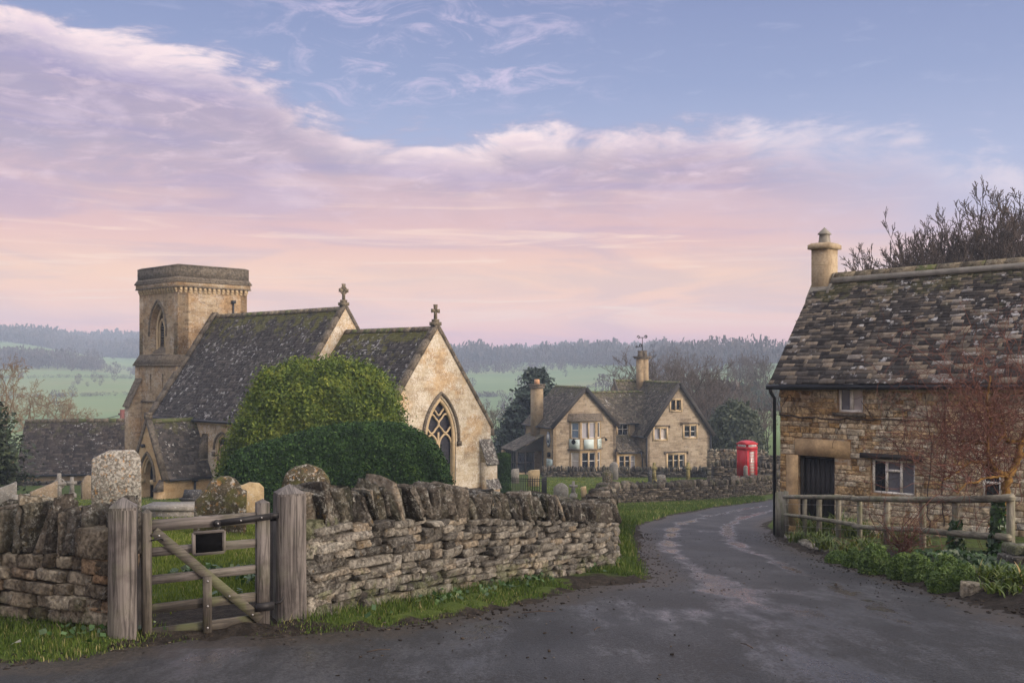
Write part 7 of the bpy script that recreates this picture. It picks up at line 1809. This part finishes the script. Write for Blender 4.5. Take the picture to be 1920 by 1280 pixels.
def strap(x, y, n, L, label, seed, mat='strap', name='leaf_clump'):
    rng = np.random.default_rng(seed); zb = gz(x, y); o = thing(name, (x, y, zb), label, 'plant', 'strap-leaved clumps on the flower bank')
    mb = MB()
    for i in range(n):
        a = rng.uniform(0, 6.28); l = L * .62 * rng.uniform(.5, 1.15); e = rng.uniform(.6, 1.3); st = np.array([rng.normal(0, .10), rng.normal(0, .10), 0]); d = np.array([math.cos(a), math.sin(a), 0]); s = np.array([-d[1], d[0], 0])
        k = 5; w = rng.uniform(.008, .016); vs = []
        for j in range(k + 1):
            t = j / k; th = math.pi / 2 - (math.pi / 2 - .35 + e) * .5 * t * t - .22; 
            p = st + d * l * (.16 * t + .62 * t * t * e * .7) + zax * l * (t * .95 - .52 * t * t * e); ww = w * (1 - t ** 2.2) + .001
            vs += [p - s * ww, p + s * ww]
        tn = np.clip(rng.normal(.45, .24), 0, 1); mb.add(vs, [(2 * j, 2 * j + 1, 2 * j + 3, 2 * j + 2) for j in range(k)], (tn, .5, .5))
    mb.build('leaves', M[mat], o, local=True)
def fb(px, Y): return (px - 960) / F * Y
for i, (px, Y, n, L, lab) in enumerate(((1490, 22.3, 130, .95, 'tall strappy clump beside the picket panel'), (1520, 21.2, 150, .95, 'arching strap-leaved clump before the cottage door'), (1560, 19.6, 170, 1.0, 'large strap-leaved clump between the third and fourth fence posts'), (1588, 18.4, 120, .8, 'pale strap-leaved clump left of the fence joint'),
                                        (1650, 16.6, 130, .7, 'yellow-green strap clump under the red twiggy shrub'), (1688, 15.7, 150, .62, 'bright yellow-green strap clump at the fence middle'), (1535, 20.2, 90, .55, 'short strap-leaved clump at the bank foot'), (1622, 17.2, 90, .6, 'strap clump tucked behind the fallen rail'), (1860, 12.2, 120, .5, 'grassy clump low on the bank near the photo edge'), (1905, 11.6, 150, .55, 'grassy clump at the very edge of the photo'), (1880, 11.4, 90, .4, 'short grassy clump by the lane at the photo edge'), (1498, 21.6, 110, .5, 'short clump at the foot of the picket panel'), (1550, 18.9, 120, .5, 'front clump below the second fence post'), (1585, 17.6, 120, .5, 'front clump above the fallen rail'), (1612, 16.8, 110, .45, 'low clump at the right end of the fallen rail'))):
    q_ = fat(px) - fn3[:2] * (.30 if px < 1710 and i not in (6, 7) and i < 11 else 0); q_ = q_ if px < 1710 and i not in (6, 7) and i < 11 else (fb(px, Y), Y)
    strap(q_[0], q_[1], n, L * (1.3 if px < 1710 else 1), lab, 60 + i)
# ivy over the bank and the posts
def ivy_mass():
    rng = np.random.default_rng(8); n = 9000; Y = rng.uniform(11.0, 15.5, n); X = rng.uniform(5.75, 7.0, n)
    keep = (X > np.interp(Y, [11, 13, 15.6, 17.5], [5.75, 5.85, 6.1, 6.2])) & (lump(np.stack([X, Y, X * 0], 1), 2.6, 4) > -.25); X, Y = X[keep], Y[keep]
    z = ground_h(X, Y) + rng.random(len(X)) ** 1.5 * (.13 + .10 * lump(np.stack([X, Y, X * 0], 1), 2.0, 6)); P = np.stack([X, Y, z - .06], 1)
    mb = MB(); leaf_quads(mb, P, np.tile([-.25, -.6, .8], (len(P), 1)), .065, .8, rng, .6, np.clip(rng.normal(.5, .25, len(P)), 0, 1)); tag(mb.build('ivy', M['ivy']), kind='stuff')
ivy_mass()
for px, lab, hh, n in ((1872, 'ivy wound thickly round the second-last fence post', .86, 700), (1793, 'ivy clump on the lower rail joint', .5, 420)):
    p = fat(px); zb = gz(*p); o = thing('ivy_climber', (p[0], p[1], zb), lab, 'ivy', 'ivy on the fence posts'); mb = MB()
    z = pr.random(n) * hh; a = pr.uniform(0, 6.28, n); r = .06 + .09 * pr.random(n) * (1.2 - z / hh); P = np.stack([r * np.cos(a), r * np.sin(a), z], 1); leaf_quads(mb, P, np.stack([np.cos(a), np.sin(a), a * 0 + .3], 1), .055, .85, pr, .5, np.clip(pr.normal(.45, .25, n), 0, 1)); mb.build('leaves', M['ivy'], o, local=True)
# rubble pier and slabs in the bank
pier = thing('stone_pier', (6.62, 13.2, gz(6.62, 13.2)), 'small rubble stone pier at the near end of the rail fence', 'pier')
mb = MB(); rg = np.random.default_rng(4); C = []; H = []; A = []
zz = gz(6.62, 13.2) - .2
for k in range(5):
    for q in (-1, 0, 1):
        h = .055; a = rg.normal(0, .15); C.append((6.66 + q * .17 + rg.normal(0, .03), 13.2 + rg.normal(0, .03), zz + k * .11)); H.append((rg.uniform(.09, .14), .2, h)); A.append(np.array([(math.cos(a), math.sin(a), 0), (-math.sin(a), math.cos(a), 0), (0, 0, 1)]))
add_stones(mb, C, A, H, rg, 3, .25, .10); mb.build('stonework', M['drystone'], pier, smooth=True)
for px, Y, w, h, lab in ((1822, 11.8, .12, .12, 'bare brown stone slab set upright in the bank'),):
    x = fb(px, Y); zb = float(hbase(x, Y)) if px > 1800 else gz(x, Y); o = thing('bank_stone', (x, Y, zb), lab, 'stone'); mb = MB(); add_stones(mb, [(x, Y, zb + h * .35)], [np.array([(.9, -.43, 0), (.43, .9, 0), (0, 0, 1.)])], [(w, .12, h)], rg, 4, .3, .07, np.array([(.55, .5, .2)])); mb.build('rock', M['drystone_warm'], o, smooth=True)
# low kerb stones along the flower bank
kb_ = thing('kerb_edging', (5.8, 19, gz(5.8, 19)), 'line of half-buried kerb stones at the foot of the flower bank', 'kerb')
for k in range(22):
    Y = 15.5 + k * .42; x = np.interp(Y, RIGHTa[:, 1], RIGHTa[:, 0]) + .32 + rg.normal(0, .04); a = rg.normal(.0, .12)
    mb = MB(); add_stones(mb, [(x, Y, float(hbase(x, Y)) + .03)], [np.array([(math.cos(a), math.sin(a), 0), (-math.sin(a), math.cos(a), 0), (0, 0, 1)])], [(.07, rg.uniform(.12, .21), rg.uniform(.05, .09))], rg, 3, .3, .1)
    mb.build('kerb_stone', M['drystone'], kb_)

# ---------------------------------------------------------------- twisted willow, rose shrub, wall creeper
wil = thing('twisted_willow', (7.55, 15.6, gz(7.55, 15.6)), 'twisted willow with ochre limbs and curling red twigs before the cottage wall', 'tree')
wy = 15.6; W_ = lambda x, y, d=0: PT(x, y, wy + d)
limbs = [([(1872, 1025), (1880, 960), (1885, 921), (1894, 891), (1907, 861), (1917, 827), (1928, 795), (1936, 750), (1930, 700)], .075, .03, 0),
         ([(1893, 893), (1881, 888), (1866, 880), (1857, 866), (1851, 839), (1858, 800), (1850, 765)], .05, .018, -.15), ([(1917, 827), (1900, 828), (1885, 820), (1879, 797), (1862, 779), (1850, 745), (1858, 705)], .04, .014, .2),
         ([(1882, 815), (1870, 828), (1859, 833), (1832, 831), (1812, 827), (1795, 829)], .028, .010, .3), ([(1862, 876), (1843, 866), (1825, 865), (1799, 880), (1780, 893), (1768, 900)], .026, .009, -.4),
         ([(1893, 893), (1870, 893), (1847, 896), (1830, 903), (1814, 906), (1795, 925)], .022, .008, -.6), ([(1907, 861), (1935, 840), (1960, 800), (1965, 740)], .04, .015, .3), ([(1858, 800), (1835, 780), (1822, 750), (1800, 735)], .022, .008, .5)]
lp_ = []; mb = MB()
for pts, r0, r1, dd in limbs:
    Pp = catmull([W_(x, y, dd * (i / (len(pts) - 1))) for i, (x, y) in enumerate(pts)], 6); Pp = Pp + vr.normal(0, .012, Pp.shape); mb.tube(Pp, np.linspace(r0, r1, len(Pp)), 7); lp_.append(Pp)
mb.build('limb', M['willow'], wil, smooth=True)
def curly(mb, P0, D0, L, rng, n=11, r=.0055, curl=.55, g=.0):
    m = len(P0); p = P0.copy(); d = D0 / (np.linalg.norm(D0, axis=1)[:, None] + 1e-9); ax = rng.normal(0, 1, (m, 3)); A = []; B = []; ra = []; rb = []
    for i in range(n):
        ax = ax + rng.normal(0, .8, (m, 3)); ax /= np.linalg.norm(ax, axis=1)[:, None]; d = d + np.cross(ax, d) * curl + rng.normal(0, .10, (m, 3)) + np.array([0, 0, g]); d /= np.linalg.norm(d, axis=1)[:, None]
        q = p + d * (L / n)[:, None]; A.append(p); B.append(q); ra.append(np.full(m, r * (1 - .6 * i / n))); rb.append(np.full(m, r * (1 - .6 * (i + 1) / n))); p = q
    mb.segs(np.concatenate(A), np.concatenate(B), np.concatenate(ra), np.concatenate(rb), 3); return np.concatenate(B)
Q = np.concatenate([l[4:] for l in lp_]); i = vr.integers(0, len(Q), 210); D = vr.normal(0, .6, (210, 3)) * np.array([1, .6, 1]) + np.array([-.62, 0, .62])
mb = MB(); E = curly(mb, Q[i], D, vr.uniform(.7, 2.3, 210), vr, 16, .0065, .30, .02)
j = vr.integers(0, len(E), 850); keep = (E[j][:, 2] > -1.5) & (E[j][:, 0] > 5.4); j = j[keep]; E2 = curly(mb, E[j], vr.normal(0, .8, (len(j), 3)) + np.array([-.15, 0, .25]), vr.uniform(.3, .9, len(j)), vr, 10, .0045, .55)
j = vr.integers(0, len(E2), 700); curly(mb, E2[j], vr.normal(0, .9, (len(j), 3)), vr.uniform(.15, .45, len(j)), vr, 6, .0032, .6)
mb.build('twig', M['twig_red'], wil)
ros = thing('rose_shrub', (fb(1690, 16.3), 16.3, gz(fb(1690, 16.3), 16.3)), 'bare red-twigged shrub leaning through the middle of the rail fence', 'shrub')
b0 = np.array([fb(1690, 16.3), 16.3, gz(fb(1690, 16.3), 16.3)]); mb = MB(); D = vr.normal(0, .55, (34, 3)) + np.array([0, -.1, .9]); E = curly(mb, np.tile(b0, (34, 1)) + vr.normal(0, .05, (34, 3)), D, vr.uniform(.6, 1.3, 34), vr, 8, .007, .22)
j = vr.integers(0, len(E), 190); curly(mb, E[j], vr.normal(0, .8, (190, 3)) + np.array([0, 0, .3]), vr.uniform(.2, .5, 190), vr, 6, .004, .35); mb.build('twig', M['twig_red'], ros)
crp = thing('wall_creeper', (float(CT(2.2, -.1, 0)[0]), float(CT(2.2, -.1, 0)[1]), -4.0), 'leafless creeper stems trained along the cottage wall', 'climber')
mb = MB(); cP = lambda px, py, o=.035: cf_.pos(*cf_.at(px, py), o)
for pts, r in (([(1463, 777), (1500, 781), (1540, 784), (1600, 786), (1650, 785), (1710, 788), (1780, 790)], .022), ([(1463, 779), (1480, 740), (1492, 760), (1486, 775)], .009), ([(1500, 760), (1520, 765), (1545, 778)], .009), ([(1585, 786), (1575, 800), (1560, 840)], .007), ([(1640, 786), (1625, 765), (1615, 750)], .010), ([(1660, 786), (1672, 760), (1690, 750)], .010),
               ([(1745, 990), (1740, 930), (1748, 860), (1742, 790), (1735, 740)], .014), ([(1772, 985), (1768, 920), (1775, 850), (1772, 790), (1776, 720)], .015), ([(1690, 880), (1680, 830), (1650, 820), (1610, 826)], .010), ([(1700, 800), (1690, 840), (1660, 850)], .009), ([(1466, 783), (1460, 750), (1470, 735)], .007), ([(1720, 760), (1690, 772), (1660, 770)], .009)):
    Pp = catmull([cP(*q) for q in pts], 5); mb.tube(Pp + vr.normal(0, .012, Pp.shape), np.linspace(r, r * .6, len(Pp)), 5)
base = np.array([cP(vr.uniform(1600, 1810), vr.uniform(735, 960), .05) for _ in range(150)])
D = vr.normal(0, .5, (150, 3)) + np.array([.0, 0, .4]); D -= np.outer(D @ np.array([*cf_.n, 0]) * .8, np.array([*cf_.n, 0]))
E = curly(mb, base, D, vr.uniform(.25, .75, 150), vr, 8, .0045, .25); mb.build('stem', M['vine'], crp)

# ---------------------------------------------------------------- grass
def blades(name, X, Y, h, w, mat, rng, lean=.5, tl=(.48, .26), z=None, extra_z=0.0):
    m = len(X); Z = (ground_h(X, Y) if z is None else z) - .015 + extra_z; a = rng.uniform(0, 6.28, m); s = np.stack([np.cos(a), np.sin(a), 0 * a], 1); ld = rng.uniform(0, 6.28, m); L = np.stack([np.cos(ld), np.sin(ld), 0 * ld], 1) * (lean * rng.random(m) * h)[:, None]
    P = np.stack([X, Y, Z], 1); up = np.array([0, 0, 1.0])
    p1 = P + L * .3 + up * (h * .6)[:, None]; p2 = P + L * 1.1 + up * h[:, None]; ww = (w * rng.uniform(.7, 1.3, m))[:, None]
    V = np.stack([P - s * ww, P + s * ww, p1 - s * ww * .7, p1 + s * ww * .7, p2], 1).reshape(-1, 3); b = (np.arange(m) * 5)[:, None]
    t = np.clip(rng.normal(tl[0], tl[1], m) + .16 * lump(P, 1.4, 2) + .1 * lump(P, 5., 4), 0, 1); T = np.repeat(np.stack([t, t, t], 1), 5, axis=0)
    mb = MB(); n0 = 0; mb.add(V, b + np.array([[0, 1, 3, 2]]), T); mb.ch.append(b + np.array([[2, 3, 4]])); return mb
gr = np.random.default_rng(17)
def region(n, x0, x1, y0, y1): return gr.uniform(x0, x1, n), gr.uniform(y0, y1, n)
def verge_pts(n, x0, x1, y0, y1, thr=.02, pat=-.75):
    X, Y = region(n, x0, x1, y0, y1); _, sd, dl, dr, dw = ground_h(X, Y, True)
    lm = lump(np.stack([X, Y, 0 * X], 1), 2.4, 7); corner = np.exp(-(((X - 1.2) / .9) ** 2 + ((Y - 13.2) / .9) ** 2)); gate = np.exp(-(((X + 2.7) / .95) ** 2 + ((Y - 9.4) / .9) ** 2))
    k = (sd < -thr - .12 * gr.random(n)) & (dw < .0) & (dl < 0) & (X < 24) & (lm > pat - .1 + 1.6 * corner) & (gate < .45 + .3 * gr.random(n)) & (gr.random(n) < sstep(.0, .28, -sd) * .9 + .12)
    return X[k], Y[k], -sd[k], -dw[k]
gm = []
X, Y, e, w = verge_pts(260000, -5.6, 2.6, 7.6, 17); hh = gr.uniform(.03, .085, len(X)) * (1 + 1.1 * sstep(.4, .0, w) * gr.random(len(X))) * (.55 + .45 * sstep(0, .5, e)); gm.append(blades('grass', X, Y, hh, .0042, 'grass', gr))
X, Y, e, w = verge_pts(210000, 1.4, 14, 14.5, 60, .05, -.9); hh = gr.uniform(.06, .17, len(X)); gm.append(blades('grass', X, Y, hh, np.interp(Y, [16, 55], [.008, .02]), 'grass', gr))
mbv = MB()
def merge(mbs):
    o = MB()
    for q in mbs:
        n0 = o.n; o.v += q.v; o.t += q.t; o.ch += [c + n0 for c in q.ch]; o.n += q.n
    return o
tag(merge(gm).build('verge_grass', M['grass']), kind='stuff')
gm = []
X, Y = region(230000, -7.5, 2.2, 9.3, 24); _, sd, dl, dr, dw = ground_h(X, Y, True); gate = np.exp(-(((X + 2.7) / 1.05) ** 2 + ((Y - 9.6) / 1.2) ** 2)); k = (dw > .12) & (gate < .42 + .3 * gr.random(len(X))) & (gr.random(len(X)) < np.interp(Y, [9, 14, 24], [1, .9, .55])); X, Y = X[k], Y[k]
gm.append(blades('grass', X, Y, gr.uniform(.03, .09, len(X)), np.interp(Y, [9, 24], [.005, .010]), 'grass_pale', gr))
X, Y = region(60000, -26, 4, 24, 62); _, sd, dl, dr, dw = ground_h(X, Y, True); k = dw > .2; X, Y = X[k], Y[k]; gm.append(blades('grass', X, Y, gr.uniform(.03, .08, len(X)), .022, 'grass_pale', gr))
X, Y = region(45000, 1.0, 16, 50, 83); _, sd, dl, dr, dw = ground_h(X, Y, True); k = dw > .3; X, Y = X[k], Y[k]; gm.append(blades('grass', X, Y, gr.uniform(.03, .08, len(X)), .028, 'grass_pale', gr))
tag(merge(gm).build('churchyard_grass', M['grass_pale']), kind='stuff')
# broad-leaved weeds at the wall foot and by the posts
X, Y, e, w = verge_pts(9000, -5.6, 2.4, 7.8, 16, .1, -1); k = (w < .55) & (lump(np.stack([X, Y, 0 * X], 1), 3.2, 9) > .2); X, Y = X[k], Y[k]; P = np.stack([X, Y, ground_h(X, Y) + gr.uniform(.01, .11, len(X))], 1); mb = MB(); leaf_quads(mb, P, np.tile([0, -.3, .8], (len(P), 1)), .045, .7, gr, .5, np.clip(gr.normal(.6, .22, len(P)), 0, 1))
X2, Y2 = region(2600, -4, -.5, 9.6, 12.5); k = (ground_h(X2, Y2, True)[4] > .3) & (lump(np.stack([X2, Y2, 0 * X2], 1), 2.4, 11) > .15) & (np.hypot(X2 + 2.7, Y2 - 9.6) > .9); X2, Y2 = X2[k], Y2[k]; P = np.stack([X2, Y2, ground_h(X2, Y2) + gr.uniform(.03, .12, len(X2))], 1); leaf_quads(mb, P, np.tile([0, -.4, .8], (len(P), 1)), .055, .7, gr, .5, np.clip(gr.normal(.55, .25, len(P)), 0, 1))
tag(mb.build('weeds', M['ivy']), kind='stuff')
# grit, clods and dead leaves along the lane edges
X, Y = region(34000, -7, 7, 5.5, 26); sd, dl, dr = road_sd(X, Y); lm = lump(np.stack([X, Y, 0 * X], 1), 1.5, 13); pk_ = np.exp(-np.abs(sd) / .45) * .6 + .012 + .05 * np.clip(lm, 0, 1) * (sd > 0); k = (sd > -.35) & (gr.random(len(X)) < pk_); X, Y, sd = X[k], Y[k], sd[k]
s = gr.uniform(.003, .008, len(X)) * np.where(sd < .3, 1.5, 1.0); AX = np.tile(np.eye(3), (len(X), 1, 1)); zz = np.maximum(hbase(X, Y), np.where(sd < 0, ground_h(X, Y), -99)) + .004
mb = MB(); add_stones(mb, np.stack([X, Y, zz + s * .4], 1), AX, np.stack([s * gr.uniform(.8, 1.8, len(X)), s * gr.uniform(.8, 1.8, len(X)), s * .7], 1), gr, 1, .3, .25)
tag(mb.build('grit', dry_stone('earth clods', [(0, (.018, .014, .011)), (.6, (.045, .036, .028)), (.9, (.10, .08, .06)), (1, (.22, .19, .15))], .05)), kind='stuff')
pp = thing('paper_scrap', tuple(PT(28, 1222, 8.25)), 'crumpled white paper scrap on the grass verge', 'litter'); c = PT(28, 1222, 8.25); c[2] = gz(c[0], c[1]) + .05
mb = MB(); mb.add([c + np.array(v) for v in ((-.045, 0, -.02), (-.01, -.02, .0), (.01, .02, .012), (.05, -.01, .035), (.035, .03, .0), (-.03, .03, -.01))], [(0, 1, 2), (1, 3, 2), (2, 3, 4), (0, 2, 5), (2, 4, 5)]); mb.build('sheet', M['paper'], pp)
for k, (px, py, Y, L, a) in enumerate(((1010, 1146, 10.4, .35, .2), (1120, 1165, 9.4, .12, 1.), (1400, 1190, 8.6, .16, 2.), (710, 1208, 8.4, .2, .4))):
    x = (px - 960) / F * Y; o = thing('fallen_twig', (x, Y, float(hbase(x, Y)) + .02), ('long thin twig lying across the lane before the wall corner', 'short twig on the wet lane centre', 'short twig on the right of the lane', 'short twig near the left lane edge')[k], 'twig', 'twigs dropped on the lane')
    mb = MB(); mb.tube([(-L / 2 * math.cos(a), -L / 2 * math.sin(a), 0), (0, .01, .008), (L / 2 * math.cos(a), L / 2 * math.sin(a), 0)], [.006, .005, .003], 5); mb.build('stem', M['vine'], o, local=True)
